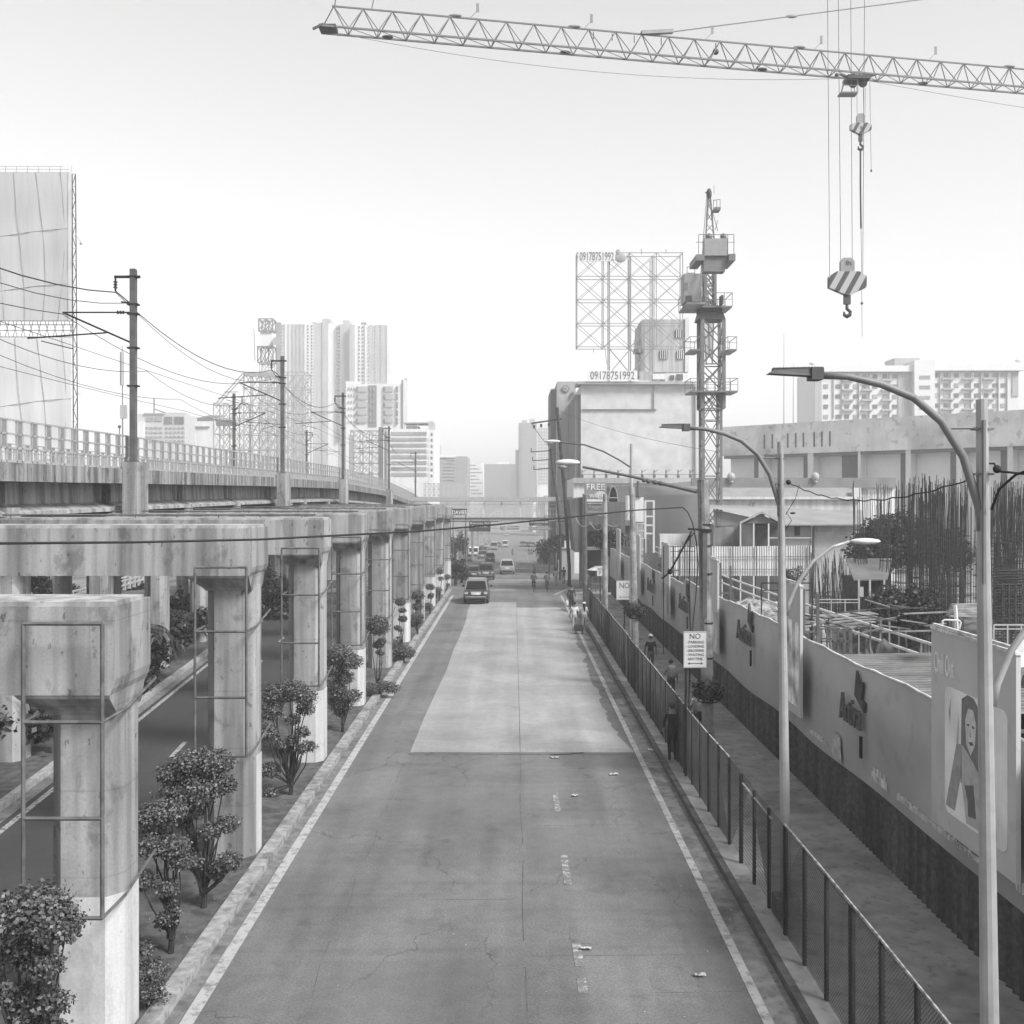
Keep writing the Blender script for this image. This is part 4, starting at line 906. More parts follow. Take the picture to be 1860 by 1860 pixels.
m = MB(); m.bar((xs(276, Y), Y+3, zs(742, Y)), (xs(298, Y), Y+3, zs(750, Y)), .4); m.cyl((xs(274, Y), Y+3, zs(756, Y)), (xs(274, Y), Y+3, zs(722, Y)), .25, n=6); m.build('roof_mast', M_FAR3, t)
Y = 260
t = bld('apartment_block', 'white block with a dark hipped roof beside the stepped lattice', 354, 400, 765, Y, 18, M_FAR1)
m = MB(); X0, X1 = xs(358, Y), xs(396, Y); m.add([(X0, Y, zs(759, Y)), (X1, Y, zs(759, Y)), (X1+.4, Y+6, zs(751, Y)), (X0+1.2, Y+6, zs(751, Y)), (X0, Y, zs(765, Y)), (X1, Y, zs(765, Y))], [(0,1,2,3), (4,5,1,0)]); m.build('roof', M_FAR3, t)
pbox(t, 'ledge', M_FAR2, 355, 381, 774, 776, Y, -.5, 0)
t = thing('lamp_mast', 'thin mast with a round ball left of the nearest catenary pole', 'mast', (xs(222, 150), 150, gz(150)))
MB().cyl((xs(224, 150), 150, gz(150)), (xs(222, 150), 150, zs(628, 150)), .18, .05, n=6).build('pole', M_FAR3, t); MB().box(xs(219, 150), xs(230, 150), 149.7, 150.3, zs(760, 150), zs(736, 150)).build('antenna_panel', M_FAR2, t)
MB().cyl((xs(222, 150), 149.9, zs(700, 150)), (xs(222, 150), 149.9, zs(640, 150)), .3, n=6).build('antenna', M_FAR2, t)
t = thing('lamp_globe', 'small round globe seen above the viaduct railing', 'lamp', at(217, 775, 120)); MB().ball(at(217, 775, 120), .2, 10, 8).build('globe', M_STEEL, t); MB().cyl(at(217, 778, 120), (at(217, 775, 120).x, 120, 0), .05, n=6).build('post', M_STEEL, t)
# ---- lattice structures
M_LAT = mat('lattice_steel', .22, rough=.6, var=.1); M_LAT2 = mat('lattice_pale', .36, rough=.6, var=.1)
def lattice(t, name, mt, x0, x1, y0, y1, Y, nx, nz, D, r, back=True):
    """braced scaffold: two faces D apart with X bracing"""
    m = MB()
    for f in ((0, D) if back else (0,)):
        yy = Y+f
        for i in range(nx+1):
            X = xs(x0+(x1-x0)*i/nx, Y); m.bar((X, yy, zs(y1, Y)), (X, yy, zs(y0, Y)), r*1.3, caps=False)
            if f and i in (0, nx, nx//2): 
                for j in range(nz+1): z = zs(y0+(y1-y0)*j/nz, Y); m.bar((X, Y, z), (X, yy, z), r*.8, caps=False)
        for j in range(nz+1):
            z = zs(y0+(y1-y0)*j/nz, Y); m.bar((xs(x0, Y), yy, z), (xs(x1, Y), yy, z), r, caps=False)
        for i in range(nx):
            for j in range(nz):
                Xa, Xb = xs(x0+(x1-x0)*i/nx, Y), xs(x0+(x1-x0)*(i+1)/nx, Y); za, zb = zs(y0+(y1-y0)*j/nz, Y), zs(y0+(y1-y0)*(j+1)/nz, Y)
                m.bar((Xa, yy+.02, za), (Xb, yy+.02, zb), r*.75, caps=False); m.bar((Xb, yy-.02, za), (Xa, yy-.02, zb), r*.75, caps=False)
    return m.build(name, mt, t)
t = thing('billboard_lattice', 'dense square steel lattice of an empty billboard below the phone mast', 'billboard frame', (xs(500, 190), 190, gz(190)))
lattice(t, 'frame', M_LAT2, 443, 555, 676, 900, 190, 7, 8, 5, .16); m = MB(); Y = 190
for a, b in (((443, 676), (390, 735)), ((446, 680), (392, 740)), ((432, 712), (408, 712))): m.bar(at(a[0], a[1], Y), at(b[0], b[1], Y), .2)
m.build('brace', M_LAT2, t); lattice(t, 'side_frame', M_LAT2, 388, 443, 732, 900, 190, 3, 6, 4, .15)
pbox(t, 'catwalk_panel', mat('catwalk_grey', .3), 446, 500, 678, 684, Y, -.4, -.1); pbox(t, 'dark_sign', M_FAR3, 394, 430, 764, 774, Y, -.6, -.2)
t = thing('phone_mast', 'square phone mast with caged platforms and a round dish left of the towers', 'mast', (xs(481, 230), 230, gz(230)))
lattice(t, 'frame', M_LAT2, 471, 494, 660, 905, 230, 2, 14, 2.5, .12); lattice(t, 'cage', M_LAT, 470, 495, 579, 601, 230, 2, 1, 3, .22); lattice(t, 'cage', M_LAT, 468, 496, 629, 658, 230, 2, 1, 3, .2)
MB().box(xs(472, 230), xs(494, 230), 230.3, 232.5, zs(629, 230), zs(601, 230)).build('white_panel', mat('mast_white', .65, var=.05), t); MB().cyl(at(502, 620, 229.6), at(502, 620, 230.4), .95, n=16).build('dish', M_LAT2, t)
m = MB(); m.cyl(at(463, 655, 230), at(461, 597, 230), .1, n=5); m.cyl(at(494, 579, 230), at(494, 573, 230), .06, n=5); m.build('antenna', M_LAT, t)
t = thing('billboard_lattice', 'lower lattice billboard frame in front of the banded office block', 'billboard frame', (xs(665, 210), 210, gz(210)))
lattice(t, 'frame', M_LAT, 637, 688, 782, 900, 210, 3, 6, 4, .13); pbox(t, 'end_panel', M_FAR2, 634, 642, 790, 855, 210, -.3, .4); pbox(t, 'end_panel', M_FAR3, 688, 696, 776, 905, 210, -.3, .4)
t = thing('pale_wall_sheets', 'row of pale wall sheets and a ramp wall where the viaduct comes down', 'wall', (xs(735, 165), 165, gz(165)))
m = MB(); m.add([at(706, 868, 150), at(758, 893, 185), at(758, 912, 185), at(706, 908, 150)], [(0, 1, 2, 3)]); m.add([at(706, 868, 151), at(758, 893, 186), at(758, 912, 186), at(706, 908, 151)], [(3, 2, 1, 0)]); m.build('sheet', M_FAR1, t)
t = thing('scaffold', 'wide pale scaffold grid above the footbridge roof', 'scaffold', (xs(800, 280), 280, gz(280))); lattice(t, 'frame', M_LAT2, 770, 848, 878, 910, 280, 9, 3, 4, .14)
# big billboard at the left edge
Y = 105
t = thing('billboard', 'huge blank white two-tier billboard at the left edge above the viaduct', 'billboard', (xs(40, Y), Y, gz(Y)))
def sheet(x0, x1, y0, y1, name, v_=.46):
    m = MB(); nx, nz = 24, 16; vs = []; fs = []
    for j in range(nz+1):
        for i in range(nx+1):
            u, v = i/nx, j/nz; X = xs(x0+(x1-x0)*u, Y); Z = zs(y0+(y1-y0)*v, Y)
            d = .35*math.sin(u*math.pi)*math.sin(v*math.pi)+.05*math.sin(u*31)*math.sin(v*math.pi)+.04*math.sin(v*19+u*3)
            vs.append((X, Y+d, Z))
    for j in range(nz):
        for i in range(nx): a = j*(nx+1)+i; fs.append((a, a+nx+1, a+nx+2, a+1))
    m.add(vs, fs); o = m.build(name, mat('billboard_sheet%d' % int(v_*100), v_, var=.03, scale=.1, streak=.04), t, smooth=True)
    m = MB()
    for u in (.42, .55, .67, .80, .93):
        P = [(xs(x0+(x1-x0)*(u+.035*math.sin(v*3.1+u*7)), Y), Y-.06+.35*math.sin(u*math.pi)*math.sin(v*math.pi), zs(y0+(y1-y0)*v, Y)) for v in [k/12 for k in range(13)]]; m.tube(P, .03, 4)
    for v in (.43, .8):
        P = [(xs(x0+(x1-x0)*u, Y), Y-.06+.35*math.sin(u*math.pi)*math.sin(v*math.pi), zs(y0+(y1-y0)*(v+.05*math.cos(u*3)), Y)) for u in [k/12 for k in range(13)]]; m.tube(P, .03, 4)
    m.build('seam', mat('seam_grey', .3), t)
sheet(-150, 127, 312, 583, 'sheet'); sheet(-150, 130, 613, 905, 'sheet', .6)
m = MB(); m.box(xs(124.5, Y), xs(129, Y), Y-.1, Y+.3, zs(583, Y), zs(313, Y)); m.build('edge_strip', M_PALE, t)
m = MB(); r = .09
for a, b in ((131, 134), (137, 142)): m.bar(at(a, 316, Y+.2), at(b, 905, Y+.2), r)
for k in range(26):
    ya, yb2 = 316+k*22.5, 316+(k+1)*22.5; a = 131+3*k/26; b = 137+5*k/26
    m.bar(at(a, ya, Y+.2), at(b, yb2, Y+.2), .06) if k % 2 else m.bar(at(b, ya, Y+.2), at(a, yb2, Y+.2), .06)
    m.bar(at(131, ya, Y+.2), at(137, ya, Y+2.0), .05)
m.build('side_truss', M_STEEL, t)
m = MB()
for ya, yb2 in ((583, 590), (600, 612)):
    m.bar(at(-150, ya, Y), at(134, ya, Y), .07); m.bar(at(-150, yb2, Y+1), at(134, yb2, Y+1), .07)
for k in range(20): m.bar(at(-150+k*14.5, 584, Y), at(-143+k*14.5, 611, Y+1), .045); m.bar(at(-143+k*14.5, 584, Y+1), at(-150+k*14.5, 611, Y), .045)
m.build('catwalk', M_STEEL, t); m = MB()
for k in range(14): m.bar(at(-130+k*20, 312, Y), at(-130+k*20, 302, Y), .04)
m.bar(at(-150, 302, Y), at(115, 302, Y), .04); m.bar(at(-150, 306, Y), at(126, 308, Y), .04); m.bar(at(137, 425, Y), at(147, 440, Y-1), .05); m.ball(at(147, 442, Y-1), .16, 6, 5); m.bar(at(137, 715, Y), at(148, 716, Y-1), .05); m.build('lamp_rail', M_FAR2, t)
# ---- right: blank-walled building with phone number signs
Y = 150
t = bld('blank_wall_building', 'large block with a blank panelled wall, phone number sign and a roof billboard frame', 1055, 1268, 699, Y, 25, grid_mat('panelled_wall', .50, .42, 4.1, 4.1, .99, var=.06))
pbox(t, 'dark_edge', M_FAR3, 1045, 1055, 716, 892, Y, .5, 24); pbox(t, 'ledge', M_FAR2, 1047, 1262, 694, 699, Y, -.9, 4); pbox(t, 'wall_pipe', M_FAR2, 1187, 1188.3, 700, 744, Y, -.3, -.02); pbox(t, 'wall_pipe', M_FAR3, 1056, 1192, 743.5, 744.5, Y, -.3, -.02)
pbox(t, 'corner_pipe', M_FAR2, 1262, 1263.5, 700, 868, Y, -.4, -.02); pbox(t, 'edge_trim', M_PALE, 1264, 1273, 702, 868, Y, -.3, 1)
MB().box(xs(1200, Y), xs(1232, Y), Y+3, Y+10, zs(699, Y), zs(676, Y)).build('roof_shed', M_FAR1, t)
def psign(x0, x1, y0, y1, Y, s_, t, d=-1.2, inset=.06):
    pbox(t, 'sign_board', mat('sign_board_white', .62, var=.04), x0, x1, y0, y1, Y, d, d+.15); m = MB(); w_ = xs(x1, Y)-xs(x0, Y); h = zs(y0, Y)-zs(y1, Y)
    text_mb(m, s_, (xs(x0, Y)+w_*inset, Y+d-.001, zs(y1, Y)+h*.08), UX, UZ, w_*(1-2*inset), h*.84, thick=.04); m.build('sign_lettering', mat('sign_digits', .12), t)
psign(1066, 1156, 675, 692, Y, '09178751992', t)
pbox(t, 'sign_board', M_FAR2, 1160, 1184, 676, 692, Y, -.8, -.6); pbox(t, 'sign_board', MATS['sign_board_white'], 1184, 1206, 680, 690, Y, -.9, -.7); pbox(t, 'window', M_WIN, 1217, 1224, 682, 690, Y, -.3, -.05); pbox(t, 'window', M_WIN, 1229, 1240, 680, 690, Y, -.3, -.05); pbox(t, 'penthouse_wall', M_FAR1, 1208, 1250, 678, 694, Y, -.05, 4)
tf = thing('billboard_lattice', 'bare open billboard frame with a small phone number sign on the blank-walled roof', 'billboard frame', (xs(1143, Y), Y, zs(694, Y)))
lattice(tf, 'frame', M_LAT, 1048, 1240, 459, 630, Y+2, 4, 4, 2.4, .095)
m = MB()
for x in (1109, 1148, 1188): 
    for d in (2, 4.4): m.bar(at(x, 459, Y).to_tuple()[:1]+(Y+d, zs(459, Y)), (xs(x, Y), Y+d, zs(694, Y)), .2 if d < 3 else .12)
for a, b in ((1109, 1148), (1148, 1188)): m.bar((xs(a, Y), Y+2, zs(630, Y)), (xs(b, Y), Y+2, zs(676, Y)), .13); m.bar((xs(b, Y), Y+2, zs(630, Y)), (xs(a, Y), Y+2, zs(676, Y)), .13)
for a, b in ((1080, 629), (1165, 629)): m.bar((xs(a, Y), Y+2, zs(b, Y)), (xs(a-1, Y), Y+1, zs(b+10, Y)), .1)
m.bar(at(1098, 627, Y+2), at(1102, 662, Y+2), .08); m.bar(at(1076, 456, Y+2), at(1086, 470, Y+2), .1); m.bar(at(1165, 452, Y+2), at(1165, 462, Y+2), .1); m.bar(at(1210, 452, Y+2), at(1209, 460, Y+2), .1)
m.build('mast_leg', M_LAT, tf)
psign(1050, 1117, 458, 476, Y+2, '09178751992', tf, -.5, .04); m = MB(); m.ball(at(1127, 468, Y+1.6), .9, 10, 7, (1, .25, .8)); m.ball(at(1123, 458, Y+1.5), .35, 8, 6, (1, .4, 1.4)); m.build('figure_panel', M_FAR2, tf)
t = bld('rooftop_house', 'grey concrete rooftop house with barred windows behind the billboard frame', 1167, 1250, 580, 158, 10, mat('grey_house', .42, var=.08, scale=.3, streak=.15), yb=676)
for a, b, c_, d in ((1227, 1242, 598, 613), (1198, 1213, 637, 652), (1229, 1243, 637, 652)):
    pbox(t, 'window', M_WIN, a, b, c_, d, 158, -.15, -.02); m = MB()
    for k in range(4): m.bar(at(a+(b-a)*(k+.5)/4, c_, 157.8), at(a+(b-a)*(k+.5)/4, d, 157.8), .12)
    m.build('window_bar', M_PALE, t)
pbox(t, 'side_wall', M_FAR2, 1163, 1171, 584, 676, 158, -.6, 3); pbox(t, 'balcony', M_FAR3, 1151, 1167, 636, 642, 158, -1, 1); pbox(t, 'corner_pillar', M_PALE, 1244, 1251, 578, 676, 158, -.3, .3)
m = MB()
for x in (1152, 1158, 1165): m.bar(at(x, 636, 157), at(x, 618, 157), .1)
m.bar(at(1152, 618, 157), at(1165, 618, 157), .08); m.build('balcony_rail', M_FAR3, t)
Y = 170
t = bld('logo_building', 'pale rounded block with a small round emblem beside the blank wall', 1012, 1046, 693, Y, 16, mat('pale_block', .36, var=.06, streak=.1))
MB().cyl(at(1027, 706, Y-.02), at(1027, 706, Y-.25), .62, n=20).build('emblem_ring', M_FAR3, t); MB().cyl(at(1027, 706, Y-.26), at(1027, 706, Y-.30), .48, n=20).build('emblem_disc', M_FAR2, t)
m = MB(); text_mb(m, 'v', at(1025.2, 708, Y-.31), UX, UZ, .34, .34, thick=.05); m.build('emblem_letter', M_FAR3, t); pbox(t, 'lamp', M_FAR3, 1038, 1043, 712, 718, Y, -.6, -.1)
t = bld('dark_strip_tower', 'narrow dark grey tower strip left of the rounded block', 1000, 1012, 708, 175, 12, mat('dark_strip', .15, var=.1)); pbox(t, 'window', M_FAR2, 1001, 1011, 706, 708.5, 175, -.1, 3)
# roof terrace in front
Y = 128
t = bld('terrace_building', 'long low flat-roofed building with posts along its roof edge below the blank wall', 1042, 1300, 869, Y, 16, M_FAR1)
pbox(t, 'roof_band', M_FAR2, 1040, 1400, 868, 878, Y, -.4, .0); m = MB()
for k in range(11):
    x = 1057+k*21.8; m.bar(at(x, 869, Y), at(x, 853, Y), .12); m.bar(at(x, 858, Y), at(x+8, 853, Y), .07); m.bar(at(x+.5, 869, Y), at(x+.5, 862, Y), .3)
m.bar(at(1042, 862, Y), at(1270, 862, Y), .06); m.build('roof_post', M_STEEL, t)
# mall-like building with a curving fascia
A = Vector((xs(1312, 152), 152, 0)); B = Vector((xs(1990, 116), 116, 0)); U = (B-A).normalized(); N = Vector((-U.y, U.x, 0)); Lw = (B-A).length
def obox(m, u0, u1, d0, d1, z0, z1):
    b = len(m.v); m.box(u0, u1, d0, d1, z0, z1)
    for i in range(b, len(m.v)): x, y, z = m.v[i]; p = A+U*x+N*y; m.v[i] = (p.x, p.y, z)
def ux(px):   # where the sight line of a column crosses the facade line
    k = (px-CX)/FOC; s_ = (A.x-k*A.y)/(k*U.y-U.x); return s_
t = thing('fascia_building', 'long building with a deep stained concrete fascia over dark gateways', 'building', (A+U*20).to_tuple())
m = MB(); obox(m, 0, Lw, 0, 9, 13.9, 18.2); m.build('fascia', mat('fascia_concrete', .62, var=.12, scale=.35, streak=.03, blot=.35, blotscale=.12), t)
m = MB(); obox(m, 0, Lw, 2.2, 9, -2, 13.89); m.build('wall', mat('fascia_wall', .66, var=.05, scale=.3), t)
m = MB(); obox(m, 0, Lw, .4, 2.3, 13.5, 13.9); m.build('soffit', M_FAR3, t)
for px in (1388.5, 1403, 1431, 1445.5, 1459.5, 1479, 1493, 1507.5): m = MB(); u = ux(px); obox(m, u-.12, u+.12, -.06, -.001, zs(814, 145), zs(788, 145)); m.build('slot', M_WIN, t)
for p0, p1 in ((1356, 1376), (1446, 1465), (1516, 1556), (1623, 1643), (1714, 1735), (1806, 1828)): m = MB(); obox(m, ux(p0), ux(p1), 2.0, 2.19, 2, 13.5); m.build('gateway', mat('gateway_grey', .13, var=.1), t)
for p0, p1 in ((1376, 1385), (1465, 1475), (1556, 1561), (1643, 1652), (1735, 1745), (1828, 1838)): m = MB(); obox(m, ux(p0), ux(p1), .3, 2.1, 0, 13.9); m.build('pillar', M_FAR1, t)
# slab hotel behind
Y = 300
t = bld('hotel_block', 'long white slab block with rows of small windows and a blank stair tower', 1482, 1850, 672, Y, 20, mat('hotel_white', .60, var=.03, scale=.05))
pbox(t, 'eave', mat('eave_white', .64, var=.05), 1479, 1655, 665, 676, Y, -1.5, 0); pbox(t, 'eave', MATS['eave_white'], 1693, 1856, 663, 674, Y, -1.5, 0); pbox(t, 'eave_shadow_strip', M_FAR2, 1482, 1655, 676, 677.5, Y, -.8, 0); pbox(t, 'eave_shadow_strip', M_FAR2, 1693, 1850, 674, 675.5, Y, -.8, 0)  # grey strips painted in for the shadow under the eaves
pbox(t, 'stair_tower', MATS['hotel_white'], 1655, 1692, 656, 770, Y, -2.5, 4); pbox(t, 'lift_house', M_FAR2, 1634, 1681, 647, 664, Y, 4, 12); m = MB()
for y in (684, 702, 720.5, 739): pbox(t, 'window', M_WINL, 1664, 1683, y, y+6.5, Y, -2.6, -2.45)
for rw in range(5):
    y = 678+rw*18.3
    for x in (1496, 1518, 1534, 1550, 1566, 1585, 1603, 1621): pbox(t, 'window', M_WIN if (x+rw) % 3 else M_WINL, x, x+8, y+2, y+9, Y, -.2, 0)
    for x in (1696, 1714, 1733, 1752, 1770, 1787, 1803, 1818): pbox(t, 'window', M_WIN if (x+rw) % 3 else M_WINL, x, x+8, y, y+7, Y, -.2, 0)
    for x in (1530, 1564, 1600): pbox(t, 'balcony', M_FAR2, x, x+20, y+11, y+14, Y, -1.0, 0) if rw < 4 else None
    for x in (1710, 1747, 1784): pbox(t, 'balcony', M_FAR2, x, x+22, y+9.5, y+12, Y, -1.0, 0) if rw < 4 else None
for x in (1513, 1528, 1559, 1578, 1614, 1706, 1725, 1762, 1780, 1812, 1828): pbox(t, 'rib', M_FAR2, x, x+1, 677, 760, Y, -.5, 0)
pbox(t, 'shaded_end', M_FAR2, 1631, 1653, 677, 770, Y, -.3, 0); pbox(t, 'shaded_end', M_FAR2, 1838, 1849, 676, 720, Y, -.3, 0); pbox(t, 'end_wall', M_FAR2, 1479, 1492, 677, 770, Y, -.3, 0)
for x, y in ((1475, 660), (1849, 655)): MB().ball(at(x, y, Y), .9, 8, 6, (1, 1, .6)).build('roof_tank', M_FAR1, t)
for px, y0, y1, lb in ((1424, 605, 780, 'thin radio mast above the fascia building'), (1441, 660, 780, 'shorter thin radio mast beside the taller one')):
    m = MB(); m.cyl(at(px, y1, 170), at(px, y0, 170), .10, .04, n=5); o = m.build('radio_mast', M_FAR2); tag(o, lb, 'mast', 'thin radio masts')
# ---- sheds and houses of the site
Y = 108
t = bld('long_shed', 'long shed with a dark flat roof edge and rooftop turbine vents', 1258, 1625, 874, Y, 20, M_FAR1)
pbox(t, 'roof_band', mat('dull_roof', .19, var=.12, scale=.8), 1255, 1625, 868, 886, Y, -.5, 0)
for x in (1328, 1481): 
    MB().ball(at(x, 866, Y-.6), .42, 12, 8, (1, 1, 1.1)).build('turbine_vent', M_LAT2, t); MB().cyl(at(x, 876, Y-.6), at(x, 869, Y-.6), .22, n=8).build('vent_neck', M_LAT2, t)
def vault(t, name, mt, x0, x1, yt, yb, Y, rise_d, n=10):
    """quarter-round roof rising away from the eave"""
    m = MB(); X0, X1 = xs(x0, Y), xs(x1, Y); zb, zt = zs(yb, Y), zs(yt, Y); vs = []; fs = []
    for k in range(n+1): a = k/n*math.pi/2; vs += [(X0, Y+rise_d*(1-math.cos(a)), zb+(zt-zb)*math.sin(a)), (X1, Y+rise_d*(1-math.cos(a)), zb+(zt-zb)*math.sin(a))]
    for k in range(n): fs.append((2*k, 2*k+1, 2*k+3, 2*k+2))
    b = len(vs); vs += [(X0, Y+rise_d, zb), (X1, Y+rise_d, zb)]
    fs.append(tuple([2*k for k in range(n+1)]+[b])); fs.append(tuple([2*k+1 for k in range(n+1)]+[b+1])); m.add(vs, fs); return m.build(name, mt, t, smooth=False)
Y = 96
t = bld('round_roof_shed', 'long white shed with a rounded grey roof before the fascia building', 1285, 1562, 905, Y, 8, mat('shed_white', .52, var=.08, scale=.4, streak=.15))
vault(t, 'roof', mat('round_roof', .23, var=.1, scale=.6), 1270, 1561, 885, 904, Y, 4.2); pbox(t, 'gutter', M_PALE, 1268, 1565, 902, 907, Y, -.4, -.02); cells(t, 'window', M_WINL, 1360, 1372, 906, 930, Y, 2, 1, .4, .5, 'each', .1)
pbox(t, 'skylight', M_PALE, 1548, 1562, 886, 903, Y, -.3, .2)
Y = 92
t = bld('arched_hall', 'grey barrel-roofed hall with an arched end window beyond the hoarding', 1152, 1288, 900, Y, 12, mat('hall_grey', .2, var=.08, scale=.5))
vault(t, 'roof', mat('hall_roof', .17, var=.12, scale=.7), 1110, 1290, 882, 901, Y, 4)
m = MB(); n = 14; Xe = xs(1111, Y); vs = [(Xe-.02, Y+.2+3.6*(.5-.5*math.cos(math.pi*k/n)), zs(955, Y)+(zs(884, Y)-zs(955, Y))*math.sin(math.pi*k/n)**.6) for k in range(n+1)]; 
pbox(t, 'end_wall', MATS['hall_grey'], 1117, 1153, 884, 955, Y, -.01, 10)
m = MB(); poly = [(xs(1104+1.5*0, Y), zs(953, Y))]+[(xs(1113-9*math.cos(math.pi*k/12), Y), zs(953-68*math.sin(math.pi*k/12)**.55, Y)) for k in range(13)]; m.prism(poly[1:], 'y', Y-.35, Y-.2); m.build('arch_window', M_GLASS, t)
m = MB(); m.tube([(xs(1113-9.5*math.cos(math.pi*k/12), Y), Y-.4, zs(953-70*math.sin(math.pi*k/12)**.55, Y)) for k in range(13)], .05, 5); m.bar(at(1104, 904, Y-.5), at(1121, 904, Y-.5), .08); m.build('arch_frame', M_FAR2, t)
pbox(t, 'low_wall', M_FAR1, 1190, 1290, 968, 1010, Y, -3, -2)
t = thing('white_scaffold', 'white square-tube scaffold tower in front of the grey hall', 'scaffold', (xs(1180, 84), 84, gz(84))); Y = 84
m = MB()
for x in (1172, 1187.5): m.bar(at(x, 909, Y), at(x, 1004, Y), .16)
for y in (910, 938, 954, 969): m.bar(at(1172, y, Y), at(1187.5, y, Y), .13)
for x in (1157, 1172): m.bar(at(x, 950, Y+1), at(x, 1002, Y+1), .13)
for y in (951, 964, 978, 998): m.bar(at(1157, y, Y+1), at(1172, y, Y+1), .1)
m.build('frame', M_PALE, t)
t = thing('switch_tank', 'pale boxy duct tower between the thin lamp pole and the white scaffold', 'duct', (xs(1160, 86), 86, gz(86))); Y = 86
MB().box(xs(1151, Y), xs(1169, Y), Y, Y+1, zs(948, Y), zs(903, Y)).build('box', M_FAR1, t); MB().cyl(at(1140, 945, Y), at(1140, 900, Y), .22, n=10).build('pipe', M_PALE, t); MB().cyl(at(1160, 903, Y), at(1159, 874, Y), .22, .1, n=8).build('chimney', M_STEEL, t)
MB().box(xs(1155, Y), xs(1169, Y), Y+.2, Y+.8, gz(Y), zs(948, Y)).build('leg', M_FAR2, t)
# dark boxy building with the free wifi sign at the end of the hoarding
Y = 88
t = thing('hotel_entrance', 'dark boxy building with FREE WIFI and hotel signs at the far end of the hoarding', 'building', (xs(1080, Y), Y, gz(Y)))
M_DK = mat('dark_cladding', .12, var=.12, scale=.5, streak=.2)
m = MB(); m.prism([(xs(1034, Y), zs(907, Y)), (xs(1060, Y), zs(903, Y)), (xs(1060, Y), zs(1003, Y)), (xs(1044, Y), zs(1003, Y))], 'y', Y, Y+6); m.build('box_wall', M_DK, t)
MB().box(xs(1060, Y), xs(1140, Y), Y+2, Y+6, gz(Y), zs(912, Y)).build('wall', M_DK, t); MB().box(xs(1058, Y), xs(1062, Y), Y-.3, Y, gz(Y), zs(897, Y)).build('corner_post', mat('post_grey', .13), t)
MB().box(xs(1070, Y), xs(1094, Y), Y+1.8, Y+1.99, zs(998, Y), zs(965, Y)).build('opening', M_BLACK, t); MB().box(xs(1066, Y), xs(1095, Y), Y+1.78, Y+1.97, zs(1050, Y), zs(1000, Y)).build('opening', M_BLACK, t)
MB().box(xs(1066, Y), xs(1130, Y), Y+1, Y+2, zs(966, Y), zs(955, Y)).build('canopy', M_STEEL, t); MB().box(xs(1066, Y), xs(1096, Y), Y+.6, Y+2, zs(1000, Y), zs(995, Y)).build('canopy', M_FAR2, t)
MB().box(xs(1062, Y), xs(1102, Y), Y+.2, Y+.5, zs(907, Y), zs(876, Y)).build('wifi_sign', mat('wifi_grey', .22, var=.05), t)
m = MB(); text_mb(m, 'FREE', (xs(1066, Y), Y+.19, zs(889.5, Y)), UX, UZ, xs(1099, Y)-xs(1066, Y), .5, thick=.04); text_mb(m, 'Wi', (xs(1071, Y), Y+.19, zs(904.5, Y)), UX, UZ, .5, .34, thick=.04); text_mb(m, 'Fi', (xs(1086, Y), Y+.13, zs(904, Y)), UX, UZ, .42, .34, thick=.04); m.build('lettering', mat('letter_bright', .68), t)
MB().ball((xs(1091, Y), Y+.16, zs(899.5, Y)), .46, 12, 8, (1, .08, .8)).build('wifi_bubble', mat('bubble_grey', .42), t)
MB().box(xs(1063, Y), xs(1100, Y), Y+.1, Y+.4, zs(940, Y), zs(911, Y)).build('hotel_sign', mat('hotel_sign_grey', .14), t)
m = MB(); text_mb(m, 'Sogo!', (xs(1070, Y), Y+.09, zs(924.5, Y)), UX, UZ, xs(1094, Y)-xs(1070, Y), .30, thick=.03)
for y in (914, 929.5, 935): m.box(xs(1066, Y), xs(1096, Y), Y+.05, Y+.09, zs(y+1.3, Y), zs(y, Y))
m.build('lettering', mat('letter_mid', .36), t)
t = thing('pale_kiosk', 'stack of pale boxes and a kiosk front beside the footbridge stair', 'kiosk', (xs(1032, 112), 112, gz(112))); Y = 112
MB().box(xs(1020, Y), xs(1043, Y), Y, Y+2, gz(Y), zs(996, Y)).build('front', M_FAR2, t); MB().box(xs(1025, Y), xs(1038, Y), Y-.2, Y-.01, zs(996, Y), zs(982, Y)).build('panel', M_FAR1, t)
for px, py, Yq, h, lb in ((1078, 962, 92, 5, 0),): pass
# gabled site house
Y = 74
t = thing('gabled_house', 'low house with a gabled porch roof behind the corrugated fence', 'house', (xs(1430, Y), Y, 0))
MB().box(xs(1375, Y), xs(1478, Y), Y+.5, Y+5, 0, zs(953, Y)).build('wall', mat('house_wall', .30, var=.1, scale=.6), t)
m = MB(); m.add([at(1400, 953, Y-.4), at(1572, 952, Y-.4), at(1566, 926, Y+6), at(1395, 927, Y+6)], [(0, 1, 2, 3)]); m.add([at(1400, 955, Y-.4), at(1572, 954, Y-.4), at(1572, 952, Y-.4), at(1400, 953, Y-.4)], [(0, 1, 2, 3)]); m.build('roof', mat('house_roof', .24, var=.1, scale=.5), t)
m = MB(); gy = Y-2; m.add([at(1345, 951, gy), at(1384, 931, gy), at(1384, 931, gy+9), at(1345, 951, gy+9), at(1422, 951, gy), at(1422, 951, gy+9)], [(0, 1, 2, 3), (1, 4, 5, 2)])
m.bar(at(1344, 950, gy), at(1384, 930, gy), .12); m.bar(at(1384, 930, gy), at(1424, 952, gy), .12); m.build('porch_roof', mat('porch_roof', .33, var=.1), t)
m = MB(); m.prism([(xs(1352, gy), zs(951, gy)), (xs(1384, gy), zs(934, gy)), (xs(1418, gy), zs(951, gy))], 'y', gy+.3, gy+.5); m.build('gable', M_FAR3, t)
